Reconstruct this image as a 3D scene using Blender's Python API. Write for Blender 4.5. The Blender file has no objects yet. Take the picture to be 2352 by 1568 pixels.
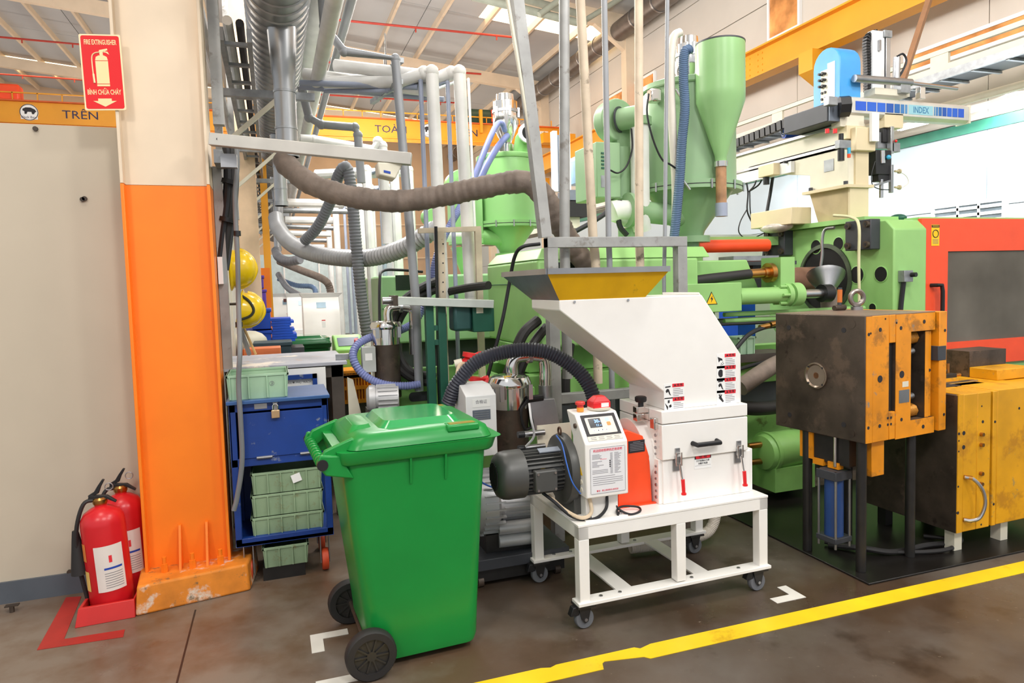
import bpy, math, random
import numpy as np
from mathutils import Vector, Matrix
random.seed(7)
scene = bpy.context.scene
COL = scene.collection
# ------------------------------------------------------------------ camera
CAMH, FPX, PCX, PCY = 1.6, 1590.0, 1176.0, 758.0
YAW, PITCH, ROLL = math.radians(18.95), math.radians(3.75), math.radians(-1.64)
_f0 = Vector((math.sin(YAW), math.cos(YAW), 0)); _r0 = Vector((math.cos(YAW), -math.sin(YAW), 0)); _u0 = Vector((0, 0, 1))
_f = _f0*math.cos(PITCH) - _u0*math.sin(PITCH); _u = _u0*math.cos(PITCH) + _f0*math.sin(PITCH)
_r = _r0*math.cos(ROLL) + _u*math.sin(ROLL); _u2 = _u*math.cos(ROLL) - _r0*math.sin(ROLL)
cam_data = bpy.data.cameras.new('camera'); cam = bpy.data.objects.new('camera', cam_data); COL.objects.link(cam)
cam.matrix_world = Matrix(((_r.x, _u2.x, -_f.x, 0), (_r.y, _u2.y, -_f.y, 0), (_r.z, _u2.z, -_f.z, CAMH), (0, 0, 0, 1)))
cam_data.sensor_width = 36.0; cam_data.lens = FPX/2352*36; cam_data.shift_y = -(784-PCY)/2352
cam_data.clip_start = 0.05; cam_data.clip_end = 200
scene.camera = cam
def ray(u, v): return _r*((u-PCX)/FPX) - _u2*((v-PCY)/FPX) + _f
_C = Vector((0, 0, CAMH))
def atz(u, v, z=0.0): d = ray(u, v); return _C + d*((z-CAMH)/d.z)
def atx(u, v, x): d = ray(u, v); return _C + d*(x/d.x)
def aty(u, v, y): d = ray(u, v); return _C + d*(y/d.y)
# ------------------------------------------------------------------ light
world = bpy.data.worlds.new('world'); scene.world = world; world.use_nodes = True
bg = world.node_tree.nodes['Background']; bg.inputs[0].default_value = (0.93, 0.96, 1.0, 1); bg.inputs[1].default_value = 0.9
def area(name, loc, target, size, energy, col, sy=None):
    l = bpy.data.lights.new(name, 'AREA'); l.energy = energy; l.color = col; l.size = size
    if sy: l.shape = 'RECTANGLE'; l.size_y = sy
    o = bpy.data.objects.new(name, l); COL.objects.link(o); o.location = loc
    o.rotation_euler = (Vector(target)-Vector(loc)).to_track_quat('-Z', 'Y').to_euler()
    return o
WHT = (1.0, 0.97, 0.93); WRM = (1.0, 0.92, 0.82); WARM = (1.0, 0.88, 0.74)
def hall_fill(x, y, z, e, c):   # unseen point lights added for the hall lamps, brightening hall and ceiling
    l = bpy.data.lights.new('hall_fill_light', 'POINT'); l.energy = e; l.color = c; l.shadow_soft_size = 0.45
    o = bpy.data.objects.new('hall_fill_light', l); COL.objects.link(o); o.location = (x, y, z)
for x, y, z, e, c in ((-3.0, -2.0, 6, 520, WRM), (1.5, -2.2, 6, 640, WHT), (5.5, -1.5, 6, 520, WHT), (-1.2, 2.5, 6, 220, WRM), (3.4, 2.0, 5.5, 300, WHT), (1.2, 6.4, 4.8, 480, WHT), (4.0, 7.2, 5.0, 200, WHT),
                   (0.8, 10.5, 4.8, 620, WHT), (4.0, 12.5, 5.0, 260, WHT), (-5, 12, 6, 220, WRM), (2.5, 17.0, 5.2, 330, WRM), (5.5, 19.5, 4.8, 170, WARM), (2.5, 25, 5.2, 420, WARM), (-5, 20, 5.2, 260, WRM), (-6, 27, 5.2, 260, WARM), (6.0, 26, 5.2, 170, WARM)):
    hall_fill(x, y, z, e, c)
scene.view_settings.view_transform = 'Standard'; scene.view_settings.look = 'None'
scene.view_settings.gamma = 1.0; scene.view_settings.use_curve_mapping = False
scene.view_settings.exposure = -0.15
# ------------------------------------------------------------------ materials
def lin(c): return tuple(((v/255)/12.92 if v/255 <= 0.04045 else ((v/255+0.055)/1.055)**2.4) for v in c)
MAT = {}
def mat(name, rgb, rough=0.5, metal=0.0, var=0.06, scale=6.0, bump=0.0, bscale=60.0, dirt=None, emit=None, coat=0.0, trans=0.0, spec=None, detail=4.0):
    """procedural material: base colour with slow noise variation, optional wear patches (rgb, amount, scale) and fine bump"""
    if name in MAT: return MAT[name]
    m = bpy.data.materials.new(name); m.use_nodes = True; nt = m.node_tree; N = nt.nodes; L = nt.links
    b = N['Principled BSDF']; b.inputs['Roughness'].default_value = rough; b.inputs['Metallic'].default_value = metal
    if coat: b.inputs['Coat Weight'].default_value = coat; b.inputs['Coat Roughness'].default_value = 0.15
    if trans: b.inputs['Transmission Weight'].default_value = trans; b.inputs['IOR'].default_value = 1.1
    if spec is not None: b.inputs['Specular IOR Level'].default_value = spec
    base = lin(rgb)
    tc = N.new('ShaderNodeTexCoord'); col = None
    if var > 0 or dirt:
        nz = N.new('ShaderNodeTexNoise'); nz.inputs['Scale'].default_value = scale; nz.inputs['Detail'].default_value = detail
        L.new(tc.outputs['Object'], nz.inputs['Vector'])
        mx = N.new('ShaderNodeMix'); mx.data_type = 'RGBA'
        mx.inputs[6].default_value = tuple(max(0, c*(1-var*2)) for c in base)+(1,); mx.inputs[7].default_value = tuple(min(1, c*(1+var*1.2)) for c in base)+(1,)
        mr = N.new('ShaderNodeMapRange'); mr.inputs[1].default_value = 0.3; mr.inputs[2].default_value = 0.7
        L.new(nz.outputs[0], mr.inputs[0]); L.new(mr.outputs[0], mx.inputs[0]); col = mx.outputs[2]
        if dirt:
            for k in range(0, len(dirt), 3):
                drgb, amt, dsc = dirt[k:k+3]
                n2 = N.new('ShaderNodeTexNoise'); n2.inputs['Scale'].default_value = dsc; n2.inputs['Detail'].default_value = 8; n2.inputs['Roughness'].default_value = 0.65
                mp = N.new('ShaderNodeMapping'); mp.inputs['Location'].default_value = (3.7*k+1, 9.1, k)
                L.new(tc.outputs['Object'], mp.inputs[0]); L.new(mp.outputs[0], n2.inputs['Vector'])
                r2 = N.new('ShaderNodeMapRange'); r2.inputs[1].default_value = 1-amt-0.04; r2.inputs[2].default_value = 1-amt+0.04
                L.new(n2.outputs[0], r2.inputs[0])
                m2 = N.new('ShaderNodeMix'); m2.data_type = 'RGBA'; L.new(r2.outputs[0], m2.inputs[0]); L.new(col, m2.inputs[6])
                m2.inputs[7].default_value = lin(drgb)+(1,); col = m2.outputs[2]
        L.new(col, b.inputs['Base Color'])
    else: b.inputs['Base Color'].default_value = base+(1,)
    if bump > 0:
        n3 = N.new('ShaderNodeTexNoise'); n3.inputs['Scale'].default_value = bscale; n3.inputs['Detail'].default_value = 5
        L.new(tc.outputs['Object'], n3.inputs['Vector'])
        bp = N.new('ShaderNodeBump'); bp.inputs['Strength'].default_value = bump; bp.inputs['Distance'].default_value = 0.004
        L.new(n3.outputs[0], bp.inputs['Height']); L.new(bp.outputs[0], b.inputs['Normal'])
    if emit: b.inputs['Emission Color'].default_value = lin(emit[0])+(1,); b.inputs['Emission Strength'].default_value = emit[1]
    MAT[name] = m; return m
# ------------------------------------------------------------------ mesh building
def wl(o):
    p = Vector((0, 0, 0))
    while o: p = p + o.location; o = o.parent
    return p
def tag(o, label=None, cat=None, group=None, kind=None):
    if label: o['label'] = label
    if cat: o['category'] = cat
    if group: o['group'] = group
    if kind: o['kind'] = kind
    return o
def thing(name, label, cat, loc, group=None):
    o = bpy.data.objects.new(name, None); COL.objects.link(o); o.location = loc; o.empty_display_size = 0.1
    return tag(o, label, cat, group)
def spline(pts, n=8):
    P = [Vector(p) for p in pts]; out = []
    for i in range(len(P)-1):
        a = P[i-1] if i > 0 else P[0]*2-P[1]; b = P[i]; c = P[i+1]; d = P[i+2] if i+2 < len(P) else P[-1]*2-P[-2]
        for k in range(n):
            t = k/n
            out.append(0.5*((2*b)+(c-a)*t+(2*a-5*b+4*c-d)*t*t+(3*b-a-3*c+d)*t*t*t))
    return out+[P[-1]]
def resample(pts, step):
    P = [Vector(p) for p in pts]; out = [P[0]]; acc = 0.0
    for a, b in zip(P, P[1:]):
        l = (b-a).length
        if l < 1e-9: continue
        while acc + l >= step:
            t = (step-acc); a = a + (b-a)*(t/l); out.append(a.copy()); l = (b-a).length; acc = 0.0
        acc += l
    if (out[-1]-P[-1]).length > step*0.3: out.append(P[-1])
    return out
class MB:
    def __init__(s, T=None): s.v = []; s.f = []; s.T = T
    def add(s, vs, fs):
        o = len(s.v)
        s.v += [(s.T @ Vector(p)) if s.T is not None else Vector(p) for p in vs]
        s.f += [tuple(i+o for i in f) for f in fs]; return s
    def box(s, x0, y0, z0, x1, y1, z1):
        if x0 > x1: x0, x1 = x1, x0
        if y0 > y1: y0, y1 = y1, y0
        if z0 > z1: z0, z1 = z1, z0
        return s.add([(x0, y0, z0), (x1, y0, z0), (x1, y1, z0), (x0, y1, z0), (x0, y0, z1), (x1, y0, z1), (x1, y1, z1), (x0, y1, z1)],
              [(0, 3, 2, 1), (4, 5, 6, 7), (0, 1, 5, 4), (1, 2, 6, 5), (2, 3, 7, 6), (3, 0, 4, 7)])
    def cbox(s, c, sx, sy, sz): return s.box(c[0]-sx/2, c[1]-sy/2, c[2]-sz/2, c[0]+sx/2, c[1]+sy/2, c[2]+sz/2)
    def hexa(s, p):   # 8 corners: bottom loop, top loop
        return s.add(p, [(0, 3, 2, 1), (4, 5, 6, 7), (0, 1, 5, 4), (1, 2, 6, 5), (2, 3, 7, 6), (3, 0, 4, 7)])
    def beam(s, p, q, w, h, up=(0, 0, 1)):
        p = Vector(p); q = Vector(q); d = (q-p).normalized(); up = Vector(up)
        if abs(d.dot(up)) > 0.98: up = Vector((0, 1, 0))
        a = d.cross(up).normalized()*(w/2); b = a.cross(d).normalized()*(h/2)
        return s.hexa([p-a-b, p+a-b, p+a+b, p-a+b, q-a-b, q+a-b, q+a+b, q-a+b])
    def prism(s, poly, org, ux, uy, ext):   # polygon in (ux,uy) plane at org, extruded by ext
        org = Vector(org); ux = Vector(ux); uy = Vector(uy); ext = Vector(ext); n = len(poly)
        a = [org+ux*x+uy*y for x, y in poly]; b = [p+ext for p in a]
        nn = Vector((0, 0, 0))
        for i in range(n): nn += a[i].cross(a[(i+1) % n])
        flip = nn.dot(ext) > 0
        fs = [tuple(range(n)), tuple(range(2*n-1, n-1, -1))]+[(i, i+n, (i+1) % n+n, (i+1) % n) for i in range(n)]
        if flip: fs = [tuple(reversed(f)) for f in fs]
        return s.add(a+b, fs)
    def cyl(s, p, q, r, r2=None, n=16, cap=True):
        p = Vector(p); q = Vector(q); r2 = r if r2 is None else r2; d = (q-p).normalized()
        up = Vector((0, 0, 1)) if abs(d.z) < 0.9 else Vector((1, 0, 0))
        a = d.cross(up).normalized(); b = d.cross(a)
        R = [a*math.cos(2*math.pi*i/n)+b*math.sin(2*math.pi*i/n) for i in range(n)]
        vs = [p+c*r for c in R]+[q+c*r2 for c in R]
        fs = [(i, (i+1) % n, (i+1) % n+n, i+n) for i in range(n)]
        if cap: fs += [tuple(range(n-1, -1, -1)), tuple(range(n, 2*n))]
        return s.add(vs, fs)
    def lathe(s, prof, org=(0, 0, 0), axis=(0, 0, 1), n=24, cap=True):   # prof: (r, h) along axis
        org = Vector(org); d = Vector(axis).normalized(); up = Vector((0, 0, 1)) if abs(d.z) < 0.9 else Vector((1, 0, 0))
        a = d.cross(up).normalized(); b = d.cross(a); vs = []; fs = []; m = len(prof)
        for r, h in prof:
            for i in range(n): t = 2*math.pi*i/n; vs.append(org+d*h+(a*math.cos(t)+b*math.sin(t))*r)
        for j in range(m-1):
            for i in range(n): k = (i+1) % n; fs.append((j*n+i, j*n+k, (j+1)*n+k, (j+1)*n+i))
        if cap: fs += [tuple(range(n-1, -1, -1)), tuple(range((m-1)*n, m*n))]
        return s.add(vs, fs)
    def tube(s, pts, r, n=8, closed=False, cap=True):
        P = [Vector(p) for p in pts]; m = len(P); rr = r if isinstance(r, (list, tuple)) else [r]*m
        T = []
        for i in range(m):
            a = P[(i-1) % m] if (closed or i > 0) else P[0]; b = P[(i+1) % m] if (closed or i < m-1) else P[-1]
            T.append((b-a).normalized())
        up = Vector((0, 0, 1)) if abs(T[0].z) < 0.9 else Vector((1, 0, 0))
        a = T[0].cross(up).normalized(); vs = []; fs = []
        for i in range(m):
            a = (a-T[i]*a.dot(T[i])).normalized(); b = T[i].cross(a)
            for k in range(n): t = 2*math.pi*k/n; vs.append(P[i]+(a*math.cos(t)+b*math.sin(t))*rr[i])
        for i in range(m if closed else m-1):
            j = (i+1) % m
            for k in range(n): l = (k+1) % n; fs.append((i*n+k, i*n+l, j*n+l, j*n+k))
        if cap and not closed: fs += [tuple(range(n-1, -1, -1)), tuple(range((m-1)*n, m*n))]
        return s.add(vs, fs)
    def hose(s, pts, r, pitch=0.014, depth=0.12, n=12):   # corrugated hose along a spline
        P = resample(spline(pts, 14), pitch/4)
        return s.tube(P, [r*(1-depth*(0, .5, 1, .5)[i % 4]) for i in range(len(P))], n)
    def ring(s, c, axis, R, r, n=20, m=8):
        d = Vector(axis).normalized(); up = Vector((0, 0, 1)) if abs(d.z) < 0.9 else Vector((1, 0, 0)); a = d.cross(up).normalized(); b = d.cross(a)
        return s.tube([Vector(c)+(a*math.cos(2*math.pi*i/n)+b*math.sin(2*math.pi*i/n))*R for i in range(n)], r, m, closed=True)
    def sphere(s, c, r, n=16, m=10, sc=(1, 1, 1)):
        vs = []; fs = []; c = Vector(c)
        for j in range(m+1):
            t = math.pi*j/m
            for i in range(n): p = 2*math.pi*i/n; vs.append(c+Vector((r*sc[0]*math.sin(t)*math.cos(p), r*sc[1]*math.sin(t)*math.sin(p), r*sc[2]*math.cos(t))))
        for j in range(m):
            for i in range(n): k = (i+1) % n; fs.append((j*n+i, (j+1)*n+i, (j+1)*n+k, j*n+k))
        return s.add(vs, fs)
    def quad(s, a, b, c, d): return s.add([a, b, c, d], [(0, 1, 2, 3)])
    def build(s, name, m, parent=None, smooth=35, bevel=0.0, seg=2, label=None, cat=None, group=None, kind=None):
        vs = s.v
        if parent is not None: off = wl(parent)
        else:
            xs = [p.x for p in vs]; ys = [p.y for p in vs]; zs = [p.z for p in vs]
            off = Vector(((min(xs)+max(xs))/2, (min(ys)+max(ys))/2, min(zs)))
        me = bpy.data.meshes.new(name); me.from_pydata([tuple(p-off) for p in vs], [], s.f); me.validate()
        if isinstance(m, str): m = MAT[m]
        me.materials.append(m)
        if smooth: me.shade_smooth(); me.set_sharp_from_angle(angle=math.radians(smooth))
        o = bpy.data.objects.new(name, me); COL.objects.link(o)
        if parent is not None: o.parent = parent
        else: o.location = off
        if bevel > 0:
            bv = o.modifiers.new('edge', 'BEVEL'); bv.width = bevel; bv.segments = seg; bv.limit_method = 'ANGLE'; bv.angle_limit = math.radians(40); bv.harden_normals = False
        return tag(o, label, cat, group, kind)
def B(*a): return MB().box(*a)
def copy_tree(o, parent=None, label=None, loc=None):
    c = o.copy(); COL.objects.link(c)
    if parent is not None: c.parent = parent
    if loc is not None: c.location = loc
    if label: c['label'] = label
    for ch in list(o.children): copy_tree(ch, c)
    return c
def frame_pts(o, ux, uy): return Vector(o), Vector(ux).normalized(), Vector(uy).normalized()
def lettering(txt, size, org, ux, uy, m, parent, align='CENTER', ext=0.0006, name='lettering', bold=0.0, sx=1.0):
    """raised flat print: text at org in the plane (ux, uy)"""
    cu = bpy.data.curves.new('t', 'FONT'); cu.body = txt; cu.size = size; cu.align_x = align; cu.align_y = 'CENTER'; cu.extrude = ext/2; cu.offset = bold; cu.resolution_u = 2
    to = bpy.data.objects.new('t', cu); COL.objects.link(to)
    me = bpy.data.meshes.new_from_object(to.evaluated_get(bpy.context.evaluated_depsgraph_get()))
    bpy.data.objects.remove(to); bpy.data.curves.remove(cu)
    o, ux, uy = frame_pts(org, ux, uy); w = ux.cross(uy); off = wl(parent)
    for v in me.vertices: v.co = o + ux*(v.co.x*sx) + uy*v.co.y + w*(v.co.z+ext/2) - off
    me.materials.clear(); me.materials.append(MAT[m] if isinstance(m, str) else m); me.name = name
    ob = bpy.data.objects.new(name, me); COL.objects.link(ob); ob.parent = parent
    return ob
def plate(w, h, org, ux, uy, m, parent, name, t=0.0012, round_=0.0, label=None):
    """thin rectangular plate centred on org in plane (ux,uy), thickness t along the normal"""
    o, ux, uy = frame_pts(org, ux, uy); nrm = ux.cross(uy)
    if round_ > 0:
        poly = []
        for cx, cy, a0 in ((w/2-round_, h/2-round_, 0), (-w/2+round_, h/2-round_, 90), (-w/2+round_, -h/2+round_, 180), (w/2-round_, -h/2+round_, 270)):
            for k in range(5): a = math.radians(a0+k*22.5); poly.append((cx+round_*math.cos(a), cy+round_*math.sin(a)))
    else: poly = [(-w/2, -h/2), (w/2, -h/2), (w/2, h/2), (-w/2, h/2)]
    return MB().prism(poly, o, ux, uy, nrm*t).build(name, m, parent, label=label)
# ------------------------------------------------------------------ palette
mat('grinder_white', (246, 243, 238), 0.35, var=0.015, coat=0.2)
mat('steel_dark', (84, 73, 64), 0.42, 0.45, var=0.22, scale=6, bump=0.2, dirt=((104, 88, 76), 0.40, 5.0, (58, 48, 42), 0.36, 9.0))
mat('mold_yellow', (236, 148, 20), 0.45, var=0.1, scale=5, dirt=((176, 112, 30), 0.42, 5.0, (138, 128, 112), 0.345, 10.0))
mat('mold_amber', (224, 160, 18), 0.45, var=0.08, scale=5, dirt=((190, 130, 20), 0.41, 4.0, (150, 132, 84), 0.335, 10.0))
mat('black_plastic', (28, 28, 30), 0.45, var=0.05)
mat('black_rubber', (38, 36, 36), 0.6, var=0.1)
mat('black_paint', (36, 34, 33), 0.4, var=0.15, scale=12)
mat('steel', (190, 190, 192), 0.28, 1.0, var=0.05)
mat('steel_brushed', (170, 170, 172), 0.4, 1.0, var=0.08)
mat('chrome', (225, 222, 218), 0.12, 1.0, var=0.02)
mat('brass', (190, 140, 80), 0.3, 1.0, var=0.1)
mat('galv', (160, 163, 166), 0.45, 0.6, var=0.12, scale=14)
mat('grey_tube', (166, 166, 164), 0.5, 0.25, var=0.1, scale=7, dirt=((132, 128, 122), 0.38, 8.0))
mat('bin_green', (20, 140, 58), 0.32, var=0.05, scale=3, bump=0.05)
mat('bin_dark', (18, 105, 52), 0.35, var=0.06)
mat('orange_paint', (255, 132, 28), 0.4, var=0.04, scale=3)
mat('cream_paint', (228, 208, 182), 0.5, var=0.03, scale=3)
mat('panel_white', (196, 184, 164), 0.55, var=0.03, scale=1.5)
mat('red_paint', (212, 30, 38), 0.3, var=0.05)
mat('tray_red', (206, 44, 40), 0.4, var=0.05)
mat('red_bright', (232, 40, 44), 0.35, var=0.02)
mat('orange_red', (250, 82, 36), 0.4, var=0.03)
mat('machine_green', (152, 202, 122), 0.4, var=0.05, scale=3)
mat('machine_green_soft', (150, 196, 140), 0.4, var=0.05, scale=3)
mat('machine_green_dirty', (136, 190, 104), 0.4, var=0.1, scale=4, dirt=((96, 120, 60), 0.36, 5.0))
mat('dark_green', (32, 92, 74), 0.45, var=0.06)
mat('blue_paint', (24, 62, 140), 0.4, var=0.1, scale=5, dirt=((128, 136, 152), 0.345, 14.0))
mat('blue_plastic', (28, 84, 205), 0.4, var=0.05)
mat('crate_green', (158, 190, 160), 0.5, var=0.07, scale=7)
mat('crate_green_old', (146, 170, 136), 0.55, var=0.1, scale=6, dirt=((128, 120, 78), 0.36, 6.0))
mat('beige', (222, 206, 170), 0.45, var=0.04, scale=3, dirt=((196, 168, 128), 0.33, 3.0))
mat('light_beige', (226, 220, 200), 0.45, var=0.03)
mat('paper', (244, 244, 242), 0.6, var=0.0)
mat('print_red', (228, 46, 58), 0.5, var=0)
mat('print_black', (40, 38, 42), 0.6, var=0)
mat('print_grey', (120, 118, 124), 0.6, var=0)
mat('print_pink', (232, 92, 110), 0.6, var=0)
mat('print_yellow', (250, 200, 20), 0.5, var=0)
mat('print_blue', (30, 70, 170), 0.5, var=0)
mat('yellow_plastic', (245, 205, 22), 0.22, var=0.02, coat=0.3)
mat('hose_grey', (120, 122, 128), 0.5, var=0.08)
mat('hose_dark', (58, 60, 72), 0.45, var=0.08)
mat('hose_blue', (92, 116, 148), 0.4, var=0.06)
mat('hose_violet', (128, 138, 190), 0.4, var=0.05)
mat('hose_cloth', (128, 114, 104), 0.7, var=0.15, scale=9, bump=1.0, bscale=26)
mat('pvc_grey', (160, 168, 188), 0.4, var=0.04)
mat('pvc_dark', (152, 155, 160), 0.45, var=0.04)
mat('insul_white', (236, 235, 232), 0.6, var=0.06, scale=5, bump=0.3, bscale=16)
mat('insul_old', (214, 196, 172), 0.65, var=0.1, scale=6, bump=0.4, bscale=22, dirt=((140, 126, 108), 0.36, 8.0))
mat('cable_black', (30, 30, 34), 0.5, var=0)
mat('cable_grey', (120, 122, 124), 0.5, var=0.05)
mat('white_paint', (240, 240, 240), 0.4, var=0.02)
mat('crane_yellow', (232, 158, 34), 0.45, var=0.05, scale=1.2)
mat('motor_grey', (82, 82, 80), 0.4, 0.2, var=0.06)
mat('glass_dark', (30, 32, 34), 0.1, var=0)
mat('blue_cap', (70, 158, 224), 0.3, var=0.04)
mat('steel_blue', (120, 128, 140), 0.45, 0.4, var=0.08)
mat('charcoal', (62, 64, 70), 0.5, var=0.06)
# ------------------------------------------------------------------ floor: stained brown concrete, polished in places
def floor_material():
    m = bpy.data.materials.new('floor_concrete'); m.use_nodes = True; nt = m.node_tree; N = nt.nodes; L = nt.links; b = N['Principled BSDF']
    tc = N.new('ShaderNodeTexCoord')
    def noise(sc, det=6, loc=(0, 0, 0), rough=0.6):
        mp = N.new('ShaderNodeMapping'); mp.inputs['Location'].default_value = loc; L.new(tc.outputs['Object'], mp.inputs[0])
        n = N.new('ShaderNodeTexNoise'); n.inputs['Scale'].default_value = sc; n.inputs['Detail'].default_value = det; n.inputs['Roughness'].default_value = rough; L.new(mp.outputs[0], n.inputs['Vector']); return n.outputs[0]
    def rng(x, a, c, d=0.0, e=1.0):
        r = N.new('ShaderNodeMapRange'); r.inputs[1].default_value = a; r.inputs[2].default_value = c; r.inputs[3].default_value = d; r.inputs[4].default_value = e; L.new(x, r.inputs[0]); return r.outputs[0]
    def mix(f, c1, c2):
        x = N.new('ShaderNodeMix'); x.data_type = 'RGBA'; L.new(f, x.inputs[0])
        for i, c in ((6, c1), (7, c2)):
            if isinstance(c, tuple): x.inputs[i].default_value = lin(c)+(1,)
            else: L.new(c, x.inputs[i])
        return x.outputs[2]
    c = mix(rng(noise(1.1), 0.35, 0.65), (60, 44, 32), (80, 62, 47))
    c = mix(rng(noise(0.55, 7, (4, 2, 0)), 0.46, 0.62), c, (98, 90, 82))
    c = mix(rng(noise(3.2, 8, (1, 7, 0)), 0.56, 0.72), c, (54, 41, 30))
    c = mix(rng(noise(38, 4, (2, 0, 0)), 0.69, 0.74), c, (120, 108, 94))
    sx = N.new('ShaderNodeSeparateXYZ'); L.new(tc.outputs['Object'], sx.inputs[0])
    ad = N.new('ShaderNodeMath'); ad.operation = 'MULTIPLY_ADD'; L.new(noise(0.9, 6, (5, 5, 0)), ad.inputs[0]); ad.inputs[1].default_value = 2.6; L.new(sx.outputs[0], ad.inputs[2])   # lighter grey-brown mixed in towards the column side
    c = mix(rng(ad.outputs[0], 5.3, 3.2, 0.0, 0.75), c, mix(rng(noise(2.4, 7, (8, 1, 0)), 0.42, 0.6), (118, 92, 70), (140, 126, 112)))
    L.new(c, b.inputs['Base Color'])
    L.new(rng(noise(1.6, 5, (0, 3, 0)), 0.35, 0.65, 0.26, 0.5), b.inputs['Roughness'])
    return m
MAT['floor'] = floor_material()
fl = B(-14, -6, -0.2, 9.3, 34, 0).build('floor', 'floor', kind='structure', label='stained brown concrete workshop floor')
MB().beam(atz(449, 1400, 0.0005), atz(398, 1600, 0.0005), 0.008, 0.002).build('expansion_joint', 'black_paint', fl)
# ------------------------------------------------------------------ partition walls at left
wlft = B(-7, 4.25, 0.115, -0.45, 4.33, 2.5).build('wall_left', 'panel_white', kind='structure', label='plain off-white partition panel behind the fire extinguishers')
for u, v in ((82, 296), (195, 456), (160, 1312), (190, 458)): 
    p = aty(u, v, 4.25); MB().cyl(p, p+Vector((0, -0.012, 0)), 0.012, n=10).build('bolt', 'steel_dark', wlft)
B(-7, 4.235, 0.0, -0.45, 4.34, 0.115).build('baseboard_left', mat('base_grey', (88, 94, 102), 0.5), kind='structure', label='blue-grey kick strip under the partition panel')
wsd = B(-0.42, 4.33, 0.0, -0.33, 8.2, 2.15).build('wall_side', mat('side_white', (224, 216, 204), 0.5, var=0.03, scale=2), kind='structure', label='white partition running back behind the orange column')
for y in (4.75, 5.35, 6.2, 7.1): B(-0.336, y, 0.02, -0.322, y+0.03, 2.12).build('cover_strip', 'light_beige', wsd)
# ------------------------------------------------------------------ shell: long right wall of panels, back wall, sloping roof
WX = 9.0; SL = -0.1012
def roofz(x): return 8.45 + SL*(x-9.0)
wr = B(WX+0.03, -6, 0, WX+0.2, 34, 9.0).build('wall_right', mat('wall_gap', (120, 112, 102), 0.7), kind='structure', label='long panel clad side wall of the workshop')
mat('wall_upper', (208, 200, 190), 0.6, var=0.03, scale=0.8); mat('wall_lower', (196, 210, 218), 0.5, var=0.02, scale=0.8)
rows = [(0, 2.45, 'wall_lower'), (2.46, 3.46, 'wall_lower'), (3.62, 4.7, 'wall_upper'), (4.72, 5.75, 'wall_upper'), (5.77, 6.7, 'wall_upper'), (6.72, 7.6, 'wall_upper'), (7.62, 8.45, 'wall_upper')]
ybays = [-6, 0, 3.2, 6.7, 10.2, 16.0, 21.9, 28, 34]
for z0, z1, m in rows:
    for a, c in zip(ybays, ybays[1:]): B(WX, a+0.006, z0, WX+0.05, c-0.006, z1).build('panel', m, wr)
mat('stripe_green', (52, 128, 104), 0.5)
B(WX-0.03, -6, 3.46, WX+0.03, 34, 3.6).build('stripe', 'stripe_green', wr)
wb = B(-14, 33.5, 0, 9.2, 33.7, 11).build('wall_back', mat('back_wall', (200, 172, 144), 0.7, var=0.1, scale=0.4), kind='structure', label='far end wall lit warm orange')
for z in (3.0, 4.6, 6.2): B(-14, 33.44, z, 9, 33.5, z+0.05).build('rail', 'cream_paint', wb)
pz = B(-3.2, 26.0, 0, 4.5, 26.2, 2.9).build('wall_far', mat('far_pale', (196, 216, 222), 0.5), kind='structure', label='pale blue low partition closing the far end of the aisle')
for x in (-2, -.8, .4, 1.6, 2.8): B(x, 25.96, 0, x+.05, 26.0, 2.9).build('partition_post', 'white_paint', pz)
# roof: insulated ceiling sheets between skylight strips
mat('ceil_sheet', (186, 188, 190), 0.7, var=0.04, scale=0.6)
ce = MB().hexa([(9.2, -6, roofz(9.2)+0.05), (9.2, 34, roofz(9.2)+0.05), (-14, 34, roofz(-14)+0.05), (-14, -6, roofz(-14)+0.05),
                (9.2, -6, roofz(9.2)+0.15), (9.2, 34, roofz(9.2)+0.15), (-14, 34, roofz(-14)+0.15), (-14, -6, roofz(-14)+0.15)]).build('ceiling', 'wall_gap', kind='structure', label='sloping insulated roof underside')
mat('skylight', (255, 238, 210), 0.5, var=0, emit=((255, 226, 176), 5.0))
ys = [-6, 0.0, 5.8, 11.0, 16.75, 18.3, 22.5, 26.0, 29.6, 31.0, 34]
nwin = 0
for a, c in zip(ys, ys[1:]):
    sky = (a, c) in ((16.75, 18.3), (29.6, 31.0))
    if sky:
        nwin += 1
        MB().hexa([(x, y, roofz(x)+dz) for dz in (0.0, 0.04) for x, y in ((9, a), (9, c), (5.6 if a < 20 else -14, c), (5.6 if a < 20 else -14, a))]).build('window_%d' % nwin, 'skylight', kind='structure', label='glowing translucent skylight strip %s' % ('near the front of the roof' if a < 20 else 'at the far end of the roof'))
        if a > 20: continue
    xs = [5.6, 4.2, -0.6, -5.4, -10, -14] if sky else [9, 4.2, -0.6, -5.4, -10, -14]
    for x0, x1 in zip(xs, xs[1:]):
        MB().hexa([(x, y, roofz(x)+dz) for dz in (0.0, 0.04) for x, y in ((x0-0.01, a), (x0-0.01, c-0.02), (x1+0.01, c-0.02), (x1+0.01, a))]).build('roof_sheet', 'ceil_sheet', ce)
for i in range(19):   # purlins run into the depth
    x = 8.2 - i*1.2
    MB().beam((x, 2, roofz(x)-0.09), (x, 33.4, roofz(x)-0.09), 0.07, 0.18).build('purlin', 'cream_paint', ce)
for y in (4.0, 10.2, 16.05, 21.9, 29.1):
    MB().beam((9.0, y, roofz(9)-0.36), (-14, y, roofz(-14)-0.36), 0.2, 0.36).build('rafter', 'cream_paint', ce)
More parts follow.
